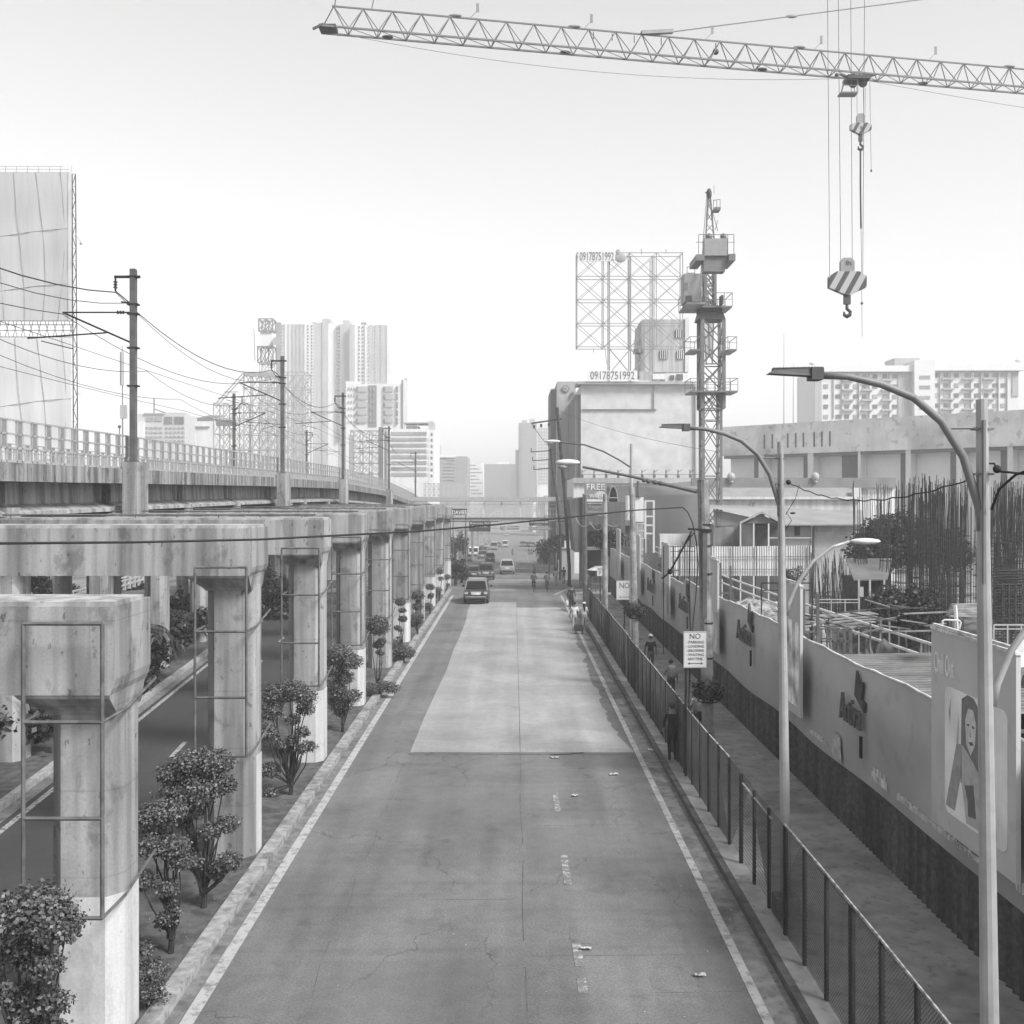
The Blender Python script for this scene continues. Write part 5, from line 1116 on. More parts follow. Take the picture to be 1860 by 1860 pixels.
MB().box(xs(1372, Y), xs(1415, Y), Y-.2, Y+.49, 0, zs(953, Y)).build('porch_room', mat('porch_dark', .07, var=.2), t)
MB().box(xs(1447, Y), xs(1456, Y), Y+.42, Y+.49, zs(973, Y), zs(957, Y)).build('window', M_BLACK, t); MB().box(xs(1417, Y), xs(1475, Y), Y+.3, Y+.48, zs(956.5, Y), zs(953.2, Y)).build('eave_board', M_FAR3, t)
m = MB()
for x in (1345, 1369, 1396): m.bar(at(x, 951, gy), (xs(x, gy), gy, 0), .09)
m.bar(at(1396, 977, gy), at(1474, 977, gy), .05); m.build('porch_post', M_PALE, t)
Y = 80
t = bld('lean_to', 'long grey lean-to with a sloping roof left of the gabled house', 1296, 1372, 955, Y, 4, mat('leanto_wall', .22, var=.15, scale=.5, streak=.2))
m = MB(); m.add([at(1290, 922, Y-.5), at(1372, 938, Y-.5), at(1500, 925, Y+8), at(1290, 917, Y+8)], [(0, 1, 2, 3)]); m.add([at(1296, 925, Y), at(1370, 941, Y), at(1370, 956, Y), at(1296, 956, Y)], [(0, 1, 2, 3)]); m.build('roof', MATS['house_roof'], t); pbox(t, 'door', M_FAR3, 1302, 1310, 930, 955, Y, -.1, -.01); pbox(t, 'shelf', M_FAR3, 1318, 1368, 985, 988, Y, -1, -.1)
Y = 74.6
t = bld('block_wall', 'pale hollow-block wall with two vent openings right of the gabled house', 1477, 1566, 953.5, Y, .3, grid_mat('block_wall', .40, .24, .55, .28, .97, var=.12), cat='wall')
for a, b in ((1484, 1511), (1527, 1553)): pbox(t, 'vent', M_FAR2, a, b, 957, 965, Y, -.06, -.001)
pbox(t, 'cap', M_PALE, 1477, 1566, 954, 956, Y, -.1, -.002); pbox(t, 'drain_pipe', M_STEEL, 1475, 1477.5, 955, 1085, Y, -.3, -.1)
Y = 64
t = thing('corrugated_fence', 'white corrugated sheet fence across the building site', 'fence', (xs(1340, Y), Y, .0))
m = MB(); k = 0; X = xs(1215, Y); vs = []; fs = []
while X < xs(1476, Y): vs += [(X, Y+(.05 if k % 2 else 0), zs(1046, Y)), (X, Y+(.05 if k % 2 else 0), zs(991+1.5*math.sin(k*.03), Y))]; X += .075; k += 1
for i in range(k-1): fs.append((2*i, 2*i+2, 2*i+3, 2*i+1))
m.add(vs, fs); m.build('sheet', mat('white_sheet', .50, var=.08, scale=.6, streak=.25), t)
m = MB()
for x in (1252, 1290, 1331, 1374, 1415, 1470): m.bar(at(x, 990, Y-.1), (xs(x, Y), Y-.1, 0), .06)
m.bar(at(1215, 1012, Y-.1), at(1476, 1011, Y-.1), .035); m.bar(at(1215, 1034, Y-.1), at(1476, 1034, Y-.1), .03); m.build('frame', M_STEEL, t)
# site shed with a sheet roof among the bars
Y = 50
t = thing('site_shed', 'small site shed under a sloping grey sheet roof among the reinforcing bars', 'shed', (xs(1580, Y), Y, 0))
m = MB(); a, b, c_, d = at(1551, 1053, Y), at(1612, 1052, Y), at(1620, 1014, Y+3.2), at(1536, 1014, Y+3.2); m.add([a, b, c_, d]+[v-Vector((0, 0, .06)) for v in (a, b, c_, d)], [(0,1,2,3), (7,6,5,4), (0,4,5,1), (1,5,6,2), (2,6,7,3), (3,7,4,0)]); m.build('roof', mat('sheet_roof', .15, var=.15, scale=1.2), t)
m = MB(); m.box(xs(1566, Y), xs(1607, Y), Y+.5, Y+3, 0, zs(1053, Y)); m.build('wall', mat('shed_dark', .03, var=.3), t)
m = MB()
for x in (1560, 1580, 1606): m.bar(at(x, 1053, Y), (xs(x, Y), Y, 0), .08)
m.box(xs(1560, Y), xs(1568, Y), Y-.05, Y+.05, zs(1084, Y), zs(1066, Y)); m.build('post', M_PALE, t); MB().box(xs(1580, Y), xs(1598, Y), Y-.6, Y-.2, zs(1092, Y), zs(1079, Y)).build('notice_board', M_FAR2, t)
# ------------------------------------------------------------------ footbridge over the far road
Y = 130
t = thing('footbridge', 'pale roofed footbridge across the far road with hanging road signs', 'footbridge', (xs(920, Y), Y, gz(Y)))
X0, X1 = xs(745, Y), xs(1048, Y)
MB().box(X0, X1, Y, Y+2.6, zs(947, Y), zs(941, Y)).build('deck', M_FAR2, t)
m = MB(); m.bar((X0, Y-.05, zs(941, Y)), (X1, Y-.05, zs(941, Y)), .12); m.bar((X0, Y-.05, zs(947, Y)), (X1, Y-.05, zs(947, Y)), .16); m.build('girder', M_STEEL, t)
m = MB(); k = 0; X = X0; vs = []; fs = []
while X < X1: vs += [(X, Y-.5, zs(910, Y)+(.04 if k % 2 else 0)), (X, Y+1.4, zs(903, Y)+(.04 if k % 2 else 0)), (X, Y+3.2, zs(908, Y)+(.04 if k % 2 else 0))]; X += .14; k += 1
for i in range(k-1): fs += [(3*i, 3*i+3, 3*i+4, 3*i+1), (3*i+1, 3*i+4, 3*i+5, 3*i+2)]
m.add(vs, fs); m.bar((X0, Y-.5, zs(910.5, Y)), (X1, Y-.5, zs(910.5, Y)), .09); m.build('roof', mat('bridge_roof', .2, var=.1), t)
for px in (812, 846, 879, 911, 945, 978, 1010):
    m = MB(); m.bar(at(px, 941, Y), at(px, 910, Y), .12 if px in (879, 911, 945) else .07); m.build('roof_post', M_PALE, t)
m = MB()
for y in (916, 924, 934): m.bar((X0, Y, zs(y, Y)), (X1, Y, zs(y, Y)), .045)
for k in range(58): px = 760+k*5; m.bar(at(px, 941, Y), at(px, 924, Y), .035)
for px in (820, 853, 887, 920, 955): m.tube([at(px, 940, Y+.02), at(px+8, 932, Y+.02), at(px+20, 928, Y+.02), at(px+26, 936, Y+.02)], .05, 4)
m.build('railing', M_PALE, t)
MB().box(xs(1044, Y), xs(1056, Y), Y-1.5, Y+3, gz(Y), zs(911, Y)).build('stair_tower', mat('stair_grey', .12, var=.15, streak=.2), t)
m = MB(); m.prism([(xs(1015, Y), zs(960, Y)), (xs(1046, Y), zs(935, Y)), (xs(1046, Y), zs(946, Y)), (xs(1015, Y), zs(972, Y))], 'y', Y-1.4, Y-.2); m.build('stair', MATS['stair_grey'], t)
for px, lb in ((786, 0), (1040, 1)): MB().box(xs(px-3, Y), xs(px+3, Y), Y+.6, Y+1.6, gz(Y), zs(947, Y)).build('column', M_CON2, t)
def road_sign(x0, x1, y0, y1, v, label, lines, letter):
    t = thing('road_sign', label, 'road sign', at((x0+x1)/2, (y0+y1)/2, Y-.4).to_tuple()); Z = Y-.45
    MB().box(xs(x0, Z), xs(x1, Z), Z, Z+.12, zs(y1, Z), zs(y0, Z)).build('panel', mat('sign_panel_%d' % int(v*1000), v, var=.05), t)
    m = MB()
    for s_, a, b, c_, d in lines: text_mb(m, s_, (xs(a, Z), Z-.002, zs(d, Z)), UX, UZ, xs(b, Z)-xs(a, Z), zs(c_, Z)-zs(d, Z), thick=.03)
    m.build('lettering', letter, t); m = MB()
    for x in (x0+4, x1-4): m.bar(at(x, y0, Z+.2), at(x, 944, Z+.2), .06)
    m.build('hanger', M_STEEL, t)
ML = mat('sign_letter_white', .6); MD = mat('sign_letter_dark', .1)
road_sign(852, 891, 946, 965.5, .045, 'dark road sign reading Kamias Rd East Ave under the footbridge', [('Kamias Rd', 854, 888.5, 948.5, 952), ('East Ave', 857, 885, 954.5, 958)], ML)
road_sign(907, 946, 947, 965, .42, 'pale notice board with a big NO under the middle of the footbridge', [('CITY', 909, 923, 948.8, 951.5), ('NO', 909, 918, 955, 963.5), ('LOADING', 921, 943, 955, 957.5), ('UNLOADING', 921, 943, 959, 961.5)], MD)
road_sign(961, 997, 945, 955, .05, 'dark road sign with two white lines at the right under the footbridge', [('AVENUE', 963, 996, 947, 950), ('CITY', 972, 984, 952, 954)], ML)
road_sign(960, 1000, 957, 963, .2, 'grey strip banner below the right-hand road sign', [('AHEAD', 963, 997, 958.4, 961.6)], mat('sign_letter_mid', .4))
t = thing('shop_sign', 'white DAVIES sign board on a frame beyond the last portal pier', 'sign', at(834, 930, 127).to_tuple()); Z = 127
MB().box(xs(820.5, Z), xs(848.5, Z), Z, Z+.2, zs(935.5, Z), zs(925, Z)).build('panel', mat('davies_grey', .10), t); m = MB(); text_mb(m, 'DAVIES', (xs(821.5, Z), Z-.01, zs(934.2, Z)), UX, UZ, xs(847.6, Z)-xs(821.5, Z), zs(927, Z)-zs(934.2, Z), thick=.06); m.build('lettering', mat('davies_white', .75), t)
m = MB()
for x in (823, 846): m.bar(at(x, 935, Z+.1), (xs(x, Z), Z+.1, gz(Z)), .12)
m.bar(at(820, 924.5, Z), at(849, 924.5, Z), .08); m.build('post', M_STEEL, t)
# ------------------------------------------------------------------ cranes
M_CR = mat('crane_grey', .16, rough=.5, var=.1); M_CRD = mat('crane_dark', .07, rough=.6, var=.15); M_CRL = mat('crane_pale', .27, rough=.55, var=.08)
Y = 88
t = thing('tower_crane', 'tall lattice tower crane seen end-on with counterweight block and pale cab', 'crane', (xs(1294, Y), Y, 0))
def mast(t, name, cx, cy, hw, z0, z1, n, rc, rb, mt, tie=True):
    m = MB(); P = [(-hw, -hw), (hw, -hw), (hw, hw), (-hw, hw)]
    for a, b in P: m.bar((cx+a, cy+b, z0), (cx+a, cy+b, z1), rc, caps=False)
    for k in range(n):
        za, zb = z0+(z1-z0)*k/n, z0+(z1-z0)*(k+1)/n
        for i in range(4):
            a, b = P[i], P[(i+1) % 4]
            m.bar((cx+a[0], cy+a[1], za), (cx+b[0], cy+b[1], zb), rb, caps=False); m.bar((cx+b[0], cy+b[1], za), (cx+a[0], cy+a[1], zb), rb, caps=False)
            if tie and k % 2 == 0: m.bar((cx+a[0], cy+a[1], za), (cx+b[0], cy+b[1], za), rb*1.1, caps=False)
    return m.build(name, mt, t)
xc = xs(1294, Y)
mast(t, 'mast', xc, Y+.85, .76, 0, zs(712, Y), 7, .22, .075, M_CR)
mast(t, 'climbing_frame', xc+.05, Y+.85, .92, zs(742, Y), zs(580, Y), 4, .28, .09, M_CR)
def plat(t, x0, x1, y, hgt, name='platform', rails=True):
    m = MB(); X0, X1 = xs(x0, Y), xs(x1, Y); z = zs(y, Y); m.box(X0, X1, Y-.7, Y+2.2, z-.14, z)
    if rails:
        for yy in (Y-.7, Y+2.2):
            m.bar((X0, yy, z+hgt), (X1, yy, z+hgt), .05); m.bar((X0, yy, z+hgt*.5), (X1, yy, z+hgt*.5), .035)
            n = max(1, int((X1-X0)/.6))
            for k in range(n+1): m.bar((X0+(X1-X0)*k/n, yy, z), (X0+(X1-X0)*k/n, yy, z+hgt), .045)
        for X in (X0, X1): m.bar((X, Y-.7, z+hgt), (X, Y+2.2, z+hgt), .05)
    return m.build(name, M_CR, t)
plat(t, 1251, 1270, 636, 1.05); plat(t, 1319, 1335, 636, 1.05); plat(t, 1252, 1337, 711, 1.05); plat(t, 1240, 1327, 558, 1.1)
m = MB(); m.box(xs(1272, Y), xs(1311, Y), Y-.2, Y+1.9, zs(566, Y), zs(558, Y)); m.prism([(xs(1268, Y), zs(580, Y)), (xs(1272, Y), zs(567, Y)), (xs(1312, Y), zs(567, Y)), (xs(1317, Y), zs(580, Y))], 'y', Y-.25, Y+2); m.build('slewing_ring', M_CRD, t)
m = MB(); Q = Y-6; m.box(xs(1280, Q), xs(1322, Q), Y-6, Y-5, zs(464, Q), zs(433, Q)); m.build('counterweight', M_CRL, t)
m = MB(); m.box(xs(1279, Q), xs(1318, Q), Y-5.8, Y-4.8, zs(492, Q), zs(464.5, Q)); m.build('counterweight', M_CR, t)
m = MB(); m.box(xs(1264, Q), xs(1279, Q), Y-6.2, Y-3, zs(474, Q), zs(463, Q)); m.box(xs(1323, Q), xs(1335, Q), Y-6.2, Y-3, zs(474, Q), zs(462, Q)); m.build('platform', M_CR, t)
m = MB()
for x in (1269, 1279, 1322, 1333): m.bar(at(x, 464, Y-6), at(x, 426, Y-6), .05)
m.bar(at(1269, 426, Y-6), at(1333, 426, Y-6), .05); m.bar(at(1264, 440, Y-6), at(1279, 440, Y-6), .04); m.bar(at(1322, 440, Y-6), at(1335, 440, Y-6), .04)
for x in (1288, 1314): m.ball(at(x, 430, Y-5.5), .28, 8, 6)
m.build('railing', M_CR, t)
m = MB(); 
for a, b in ((1279, 1286), (1302, 1290)): m.bar(at(a, 492, Y), at(b, 355, Y), .12)
for k in range(6): yy = 480-k*20; m.bar(at(1280+k*1.1, yy, Y), at(1300-k*1.9, yy-12, Y), .06); m.bar(at(1281+k*1.1, yy-12, Y), at(1300-k*1.9, yy, Y), .05)
m.bar(at(1299, 418, Y), at(1304, 400, Y), .05); m.bar(at(1288, 362, Y), at(1304, 420, Y), .05); m.bar(at(1284, 350, Y), at(1271, 520, Y-3), .05); m.bar(at(1289, 350, Y), at(1275, 520, Y-3), .04)
m.build('apex_frame', M_CR, t); m = MB(); m.ball(at(1288, 352, Y), .3, 8, 6, (.8, 1, 1.6)); m.bar(at(1281, 350, Y), at(1291, 350, Y), .1); m.bar(at(1297, 352, Y), at(1297, 336, Y), .03); m.build('apex_head', M_CRD, t)
m = MB(); m.box(xs(1296, Y), xs(1307, Y), Y-.5, Y+.5, zs(384, Y), zs(379, Y))
for x in (1296, 1302, 1308): m.bar(at(x, 380, Y-.5), at(x, 363, Y-.5), .05)
m.bar(at(1296, 364, Y-.5), at(1308, 362, Y-.5), .05); m.build('apex_platform', M_CR, t)
mast(t, 'slewing_mast', xs(1292, Y), Y+.85, .42, zs(558, Y), zs(492, Y), 3, .22, .1, M_CR)
m = MB(); m.box(xs(1236, Y), xs(1267, Y), Y-2.0, Y-.2, zs(556, Y), zs(506, Y)); m.box(xs(1240, Y), xs(1272, Y), Y-2.1, Y+.2, zs(561, Y), zs(557, Y)); m.build('cab', M_CRL, t)
m = MB(); m.box(xs(1240, Y-2), xs(1249, Y-2), Y-2.03, Y-1.99, zs(527, Y-2), zs(514, Y-2)); m.build('cab_window', M_CR, t); m = MB(); m.box(xs(1245, Y-2), xs(1257, Y-2), Y-2.03, Y-1.99, zs(547, Y-2), zs(537, Y-2)); m.build('cab_vent', M_CRD, t)
m = MB()
for x in (1248, 1262): m.bar(at(x, 506, Y-1), at(x, 485, Y-1), .05)
for y in (485, 496): m.bar(at(1248, y, Y-1), at(1262, y, Y-1), .05)
m.build('cab_rail', M_CR, t); m = MB(); m.box(xs(1269, Y), xs(1277, Y), Y-1, Y+1, zs(552, Y), zs(543, Y)); m.box(xs(1266, Y), xs(1274, Y), Y-1, Y+.5, zs(515, Y), zs(503, Y)); m.box(xs(1306, Y), xs(1310, Y), Y-1, Y, zs(556, Y), zs(540, Y)); m.build('winch', M_CRD, t)
# jib of this crane runs away from the camera behind its own mast
m = MB(); z = zs(560, Y)+.6; kx = 40*xc/Y
for s_ in (-.55, .55): m.bar((xc+s_, Y+2, z), (xc+s_*.6+kx, Y+42, z), .12)
m.bar((xc, Y+2, z+1.2), (xc+kx, Y+42, z+1.0), .12)
for k in range(26): a = k/26; b = (k+1)/26; m.bar((xc-.5+kx*a, Y+2+40*a, z), (xc+kx*b, Y+2+40*b, z+1.1), .06); m.bar((xc+.5+kx*a, Y+2+40*a, z), (xc+kx*b, Y+2+40*b, z+1.1), .06)
m.build('jib', M_CR, t)
# second crane: its jib crosses the top of the picture, its mast stands outside the frame
JA = Vector((xs(584, 60), 60, zs(47, 60))); JB = Vector((xs(1860, 69), 69, zs(161, 69)))
Jd = (JB-JA); Jd.z = 0; Jd.normalize(); zJ = JA.z; Jn = Vector((-Jd.y, Jd.x, 0)); JL = 74.0
t = thing('tower_crane', 'long thin triangular crane jib crossing the sky at the top, tie bar above it', 'crane', (JA+Jd*60).to_tuple()[:2]+(0,))
JPX = 52.0/1860
def jp(s_, side, h): p = JA+Jd*s_+Jn*(side*.5); return Vector((p.x, p.y, zJ-.2+h))
m = MB(); pitch = 1.72; n = int(JL/pitch)
m.bar(jp(.6, 0, 1.42), jp(JL, 0, 1.42), .085); m.bar(jp(0, -1, 0), jp(JL, -1, 0), .10); m.bar(jp(0, 1, 0), jp(JL, 1, 0), .10)
for k in range(n):
    s0, s1, s2 = .7+k*pitch, .7+(k+.5)*pitch, .7+(k+1)*pitch
    for sd_ in (-1, 1): m.bar(jp(s0, 0, 1.42), jp(s1, sd_, 0), .05, caps=False); m.bar(jp(s1, sd_, 0), jp(s2, 0, 1.42), .05, caps=False)
    m.bar(jp(s1, -1, 0), jp(s1, 1, 0), .045, caps=False); m.bar(jp(s1, -1, 0), jp(s1+pitch, 1, 0), .035, caps=False)
m.build('jib', M_CR, t)
m = MB(); m.bar(jp(-.5, -1, -.25), jp(.1, -1, .1), .12); m.box(JA.x-.1, JA.x+.9, JA.y-.4, JA.y+.4, zJ-.28, zJ-.05); m.bar(jp(0, 0, 0), jp(.75, 0, 1.5), .06); m.bar(jp(.75, 0, 1.3), jp(.9, 0, 2.6), .05); m.bar(jp(2.9, 0, 1.4), jp(3.1, 0, 2.3), .05); m.build('jib_tip', M_CRD, t)
def jx(px): 
    k = (px-CX)/FOC; return (JA.x-k*JA.y)/(k*Jd.y-Jd.x)
m = MB(); s0 = jx(1195); m.bar(jp(s0, 0, 1.55), jp(s0+22, 0, 6.2), .055); m.bar(jp(s0+22, 0, 6.2), jp(60, 0, 14), .055); m.build('tie_bar', M_CR, t)
m = MB()
for q in (jx(1438), jx(1812)): a = jp(s0, 0, 1.55).lerp(jp(s0+22, 0, 6.2), (q-s0)/22); MB().ball(a, .33, 10, 6, (1.2, .3, .35)).build('tie_lug', M_CRL, t)
for q in (705-0, ): pass
for px in (827, 1043, 1452, 1833): MB().ball(jp(jx(px), 0, 1.52), .33, 10, 6, (1.25, .4, .3)).build('tie_lug', M_CRL, t)
a = jp(jx(1165), 0, 1.5); b = jp(jx(1222), 0, 1.78); m.bar(a, b, .3, .22); m.build('tie_lug', M_CRL, t)
m = MB()
for px in (705, 1030, 1390, 1684): MB().ball(jp(jx(px), 1, .1), .28, 8, 5, (1.3, .8, .35)).build('jib_joint', M_CRD, t)
for px in (855, 1062, 1282, 1480, 1688): m = MB(); a = jp(jx(px), 0, 1.5); m.bar(a, a+Vector((.35, 0, .35)), .035); m.box(a.x+.33, a.x+.5, a.y-.01, a.y+.01, a.z+.3, a.z+.85); m.build('flag_plate', M_CRL, t)
m = MB(); 
for px in (1078, 1112, 1152, 1201): a = jp(jx(px), 0, 1.3); MB().bar(a, a-Vector((0, 0, .45)), .05).build('jib_hanger', M_CRD, t)
a = jp(jx(1300), 0, 1.3); m.bar(a, a-Vector((0, 0, .4)), .05); m.ball(a-Vector((0, 0, .55)), .2, 8, 6); m.build('jib_lamp', M_CRD, t)
wr = []
for k in range(21): s_ = k/20; p = jp(1, 0, -.15).lerp(jp(jx(1530), 0, -.25), s_); p.z -= 4*.95*s_*(1-s_); wr.append(p)
MB().tube(wr, .014, 4).build('slack_rope', M_CR, t)
wr = []
for k in range(13): s_ = k/12; p = jp(jx(1575), 0, -.25).lerp(jp(60, 0, -1.8), s_); p.z -= 4*.2*s_*(1-s_); wr.append(p)
MB().tube(wr, .014, 4).build('slack_rope', M_CR, t)
mc = jp(61, 0, 0); mast(t, 'mast', mc.x, mc.y, .9, 0, zJ+2, 22, .2, .08, M_CR)
# trolley with basket
m = MB(); c = jp(jx(1556), 0, -.25); m.box(c.x-.75, c.x+.75, c.y-.55, c.y+.55, c.z-.12, c.z+.12); m.ball(c+Vector((.4, 0, -.22)), .3, 10, 7, (1, .4, 1)); m.ball(c+Vector((-.25, 0, -.25)), .3, 10, 7, (1, .4, 1)); m.bar(c+Vector((-1.1, 0, .35)), c+Vector((-.3, 0, 0)), .1); m.bar(c+Vector((.3, 0, 0)), c+Vector((1.3, 0, .35)), .1)
for dx in (-1.3, -.2, .9): m.ball(c+Vector((dx, 0, .3)), .13, 8, 5)
m.build('trolley', M_CRD, t)
m = MB(); q = c+Vector((-.55, -.1, -.95)); m.box(q.x-.62, q.x+.5, q.y-.35, q.y+.35, q.z-.1, q.z)
for dx, dy in ((-.6, -.33), (.48, -.33), (-.4, .33), (.48, .33)): m.bar(q+Vector((dx, dy, 0)), q+Vector((dx+(.2 if dx < 0 else 0), dy, .8)), .04)
m.bar(q+Vector((-.4, -.33, .4)), q+Vector((.48, -.33, .4)), .03); m.bar(q+Vector((-.4, -.33, .78)), q+Vector((.48, -.33, .78)), .03); m.build('service_basket', M_CR, t)
# hook blocks
def stripes_body(t, cx, Yq, poly, s_dark, s_pale, name='block_body'):
    m = MB(); m.prism(poly, 'y', Yq-.13, Yq+.13); return m.build(name, s_pale, t)
def stripe_mat():
    m = bpy.data.materials.new('hazard_stripes'); m.use_nodes = True; n = m.node_tree.nodes; l = m.node_tree.links; b = n["Principled BSDF"]; b.inputs['Roughness'].default_value = .6
    tc = n.new('ShaderNodeTexCoord'); sp = n.new('ShaderNodeSeparateXYZ'); l.new(tc.outputs['Object'], sp.inputs[0])
    a = n.new('ShaderNodeMath'); a.operation = 'MULTIPLY_ADD'; l.new(sp.outputs['Z'], a.inputs[0]); a.inputs[1].default_value = -.55; l.new(sp.outputs['X'], a.inputs[2])
    d = n.new('ShaderNodeMath'); d.operation = 'MULTIPLY'; l.new(a.outputs[0], d.inputs[0]); d.inputs[1].default_value = 2.05
    f = n.new('ShaderNodeMath'); f.operation = 'FRACT'; l.new(d.outputs[0], f.inputs[0]); g_ = n.new('ShaderNodeMath'); g_.operation = 'GREATER_THAN'; l.new(f.outputs[0], g_.inputs[0]); g_.inputs[1].default_value = .45
    r = n.new('ShaderNodeMapRange'); l.new(g_.outputs[0], r.inputs[0]); r.inputs[3].default_value = .06; r.inputs[4].default_value = .38; l.new(r.outputs[0], b.inputs['Base Color']); return m
MS = stripe_mat()
def hook_block(px, Yq, y0, y1, y2, y3, y4, hw, label, txt, ropes, group=None):
    """y0 top of tab, y1 shoulder, y2 lower edge, y3 tip, y4 hook bottom (rows of the photograph at this distance)"""
    cx = xs(px, Yq); W_ = hw/FOC*Yq; Z = lambda y: zs(y, Yq); k = Yq/FOC
    t = thing('hook_block', label, 'hook block', (cx, Yq, Z(y2)))
    stripes_body(t, cx, Yq, [(cx-W_, Z(y2)), (cx-W_, Z(y1+(y2-y1)*.3)), (cx-W_*.6, Z(y1)), (cx+W_*.62, Z(y1)), (cx+W_, Z(y1+(y2-y1)*.3)), (cx+W_, Z(y2)), (cx, Z(y3))], None, MS)
    m = MB(); a = W_*.37; m.prism([(cx-a, Z(y1)), (cx-a, Z(y0+(y1-y0)*.25)), (cx-a*.6, Z(y0)), (cx+a*.6, Z(y0)), (cx+a, Z(y0+(y1-y0)*.25)), (cx+a, Z(y1))], 'y', Yq-.10, Yq+.10); m.build('top_plate', M_CRL, t)
    m = MB(); text_mb(m, txt, (cx-a*.3, Yq-.101 if y2 > 400 else Yq-.131, Z(y0+(y1-y0)*.55) if y2 > 400 else Z(y2)+.0), UX, UZ, a*.9, (y1-y0)*.35*k, thick=.01); m.build('lettering', M_CRD, t)
    m = MB(); m.box(cx-W_*.17, cx+W_*.17, Yq-.08, Yq+.08, Z(y3+(y4-y3)*.38), Z(y3-2)); m.build('shank', M_CRD, t)
    m = MB(); zc = Z(y4)+ (y4-y3)*.22*k; rr2 = (y4-y3)*.16*k
    m.tube([(cx, Yq, Z(y3+(y4-y3)*.38)), (cx, Yq, zc+rr2*1.2), (cx+rr2, Yq, zc+rr2*.3), (cx+rr2*.8, Yq, zc-rr2*.6), (cx, Yq, zc-rr2), (cx-rr2*.8, Yq, zc-rr2*.6), (cx-rr2*.9, Yq, zc+rr2*.4)], [rr2*.45, rr2*.5, rr2*.5, rr2*.6, rr2*.65, rr2*.5, rr2*.2], 7); m.build('hook', M_CRD, t, smooth=True)
    for i, (xa, ya, xb, yb) in enumerate(ropes): MB().cyl(at(xa, ya, Yq), at(xb, yb, Yq), .012, n=5).build('rope', M_STEEL, t)
    return t
t1 = hook_block(1538.5, 42, 469, 494, 523, 538, 577, 34, 'big striped hook block marked 8t hanging low on four long ropes', '8t', [(1500, -420, 1507, 505), (1519, -420, 1527, 476), (1543, -420, 1548, 476), (1573, -420, 1567, 500)])
t2 = hook_block(1563, 62.5, 207, 224, 236, 246, 274, 19, 'small striped hook block marked 8t hanging from the jib trolley', '8t', [(1556, 158, 1557, 210), (1568, 158, 1569, 210), (1572, 160, 1571, 224)])
m = MB(); m.tube([at(1563, 274, 62.5), at(1563, 340, 62.5), at(1564, 415, 62.5)], .055, 7); tag(m.build('sling', M_STEEL), 'thick chain sling hanging below the small hook block', 'sling')
m = MB(); m.tube([at(1564, 415, 62.4), at(1565, 500, 62.4), at(1566, 612, 62.4)], .016, 5); m.ball(at(1565.5, 551, 62.4), .09, 8, 6); tag(m.build('tag_rope', M_STEEL), 'thin tag rope continuing below the chain sling', 'rope')
m = MB(); m.tube([at(1580, 150, 62.6), at(1581, 230, 62.6), at(1582.5, 306, 62.6)], .014, 5); m.ball(at(1582.5, 310, 62.6), .1, 8, 6, (.6, .4, 1)); tag(m.build('tag_rope', M_STEEL), 'thin rope with a small ring right of the small hook block', 'rope')
# ------------------------------------------------------------------ building site clutter
random.seed(21)
def cage(X, Yq, ztop, nb, w_, label, lean=0.0, ties=10, z0=0.0):
    t = thing('rebar_cage', label, 'rebar cage', (X, Yq, z0), 'upright reinforcing-bar cages of the building site')
    m = MB(); 
    for k in range(nb):
        a = 2*math.pi*k/nb; x = X+w_*math.cos(a)*random.uniform(.85, 1.1); y = Yq+w_*math.sin(a)*random.uniform(.85, 1.1); zt = ztop+random.uniform(-1.1, .25)
        dx = random.uniform(-.1, .1)+lean; m.tube([(x, y, z0), (x+dx*.1, y, z0+(zt-z0)*.5), (x+dx, y+random.uniform(-.1, .1), zt)], random.uniform(.010, .019), 4)
    m.build('upright_bars', M_RUST, t)
    m = MB(); 
    for j in range(ties):
        z = z0+.3+(ztop-2.2-z0)*j/ties; P = [(X+w_*1.03*math.cos(2*math.pi*k/8), Yq+w_*1.03*math.sin(2*math.pi*k/8), z) for k in range(9)]; m.tube(P, .014, 4)
    m.build('tie_hoops', M_RUST, t)
CG = []
for Yq, ps, yt in ((52, [1572, 1604, 1640, 1668, 1700, 1728, 1752, 1790, 1814, 1842, 1868], 872), (47, [1655, 1690, 1716, 1745, 1802, 1828, 1852], 866), (58, [1590, 1622, 1655, 1685, 1712, 1740, 1770, 1806, 1835], 878), (43, [1700, 1738, 1812, 1846], 862)):
    for p in ps: CG.append((xs(p+random.uniform(-5, 5), Yq), Yq+random.uniform(-1.2, 1.2), zs(yt+random.uniform(0, 14), Yq)))
for Yq, ps, yt in ((57, [1488, 1500, 1513, 1527, 1540], 1004), (50, [1492, 1508, 1530], 1060)):
    for p in ps: CG.append((xs(p, Yq), Yq+random.uniform(-.6, .6), zs(yt+random.uniform(0, 10), Yq)))
ROWN = ['front', 'second', 'third', 'rear']
CG.sort(key=lambda c_: c_[0])
for i, (X, Yq, zt) in enumerate(CG):
    tall = 'tall' if zt > 7 else 'short'
    cage(X, Yq, zt, random.choice((12, 14, 16, 20)), random.uniform(.3, .5), '%s bunch of rusty reinforcing bars, number %d from the left' % (tall, i+1), lean=random.uniform(-.15, .15))
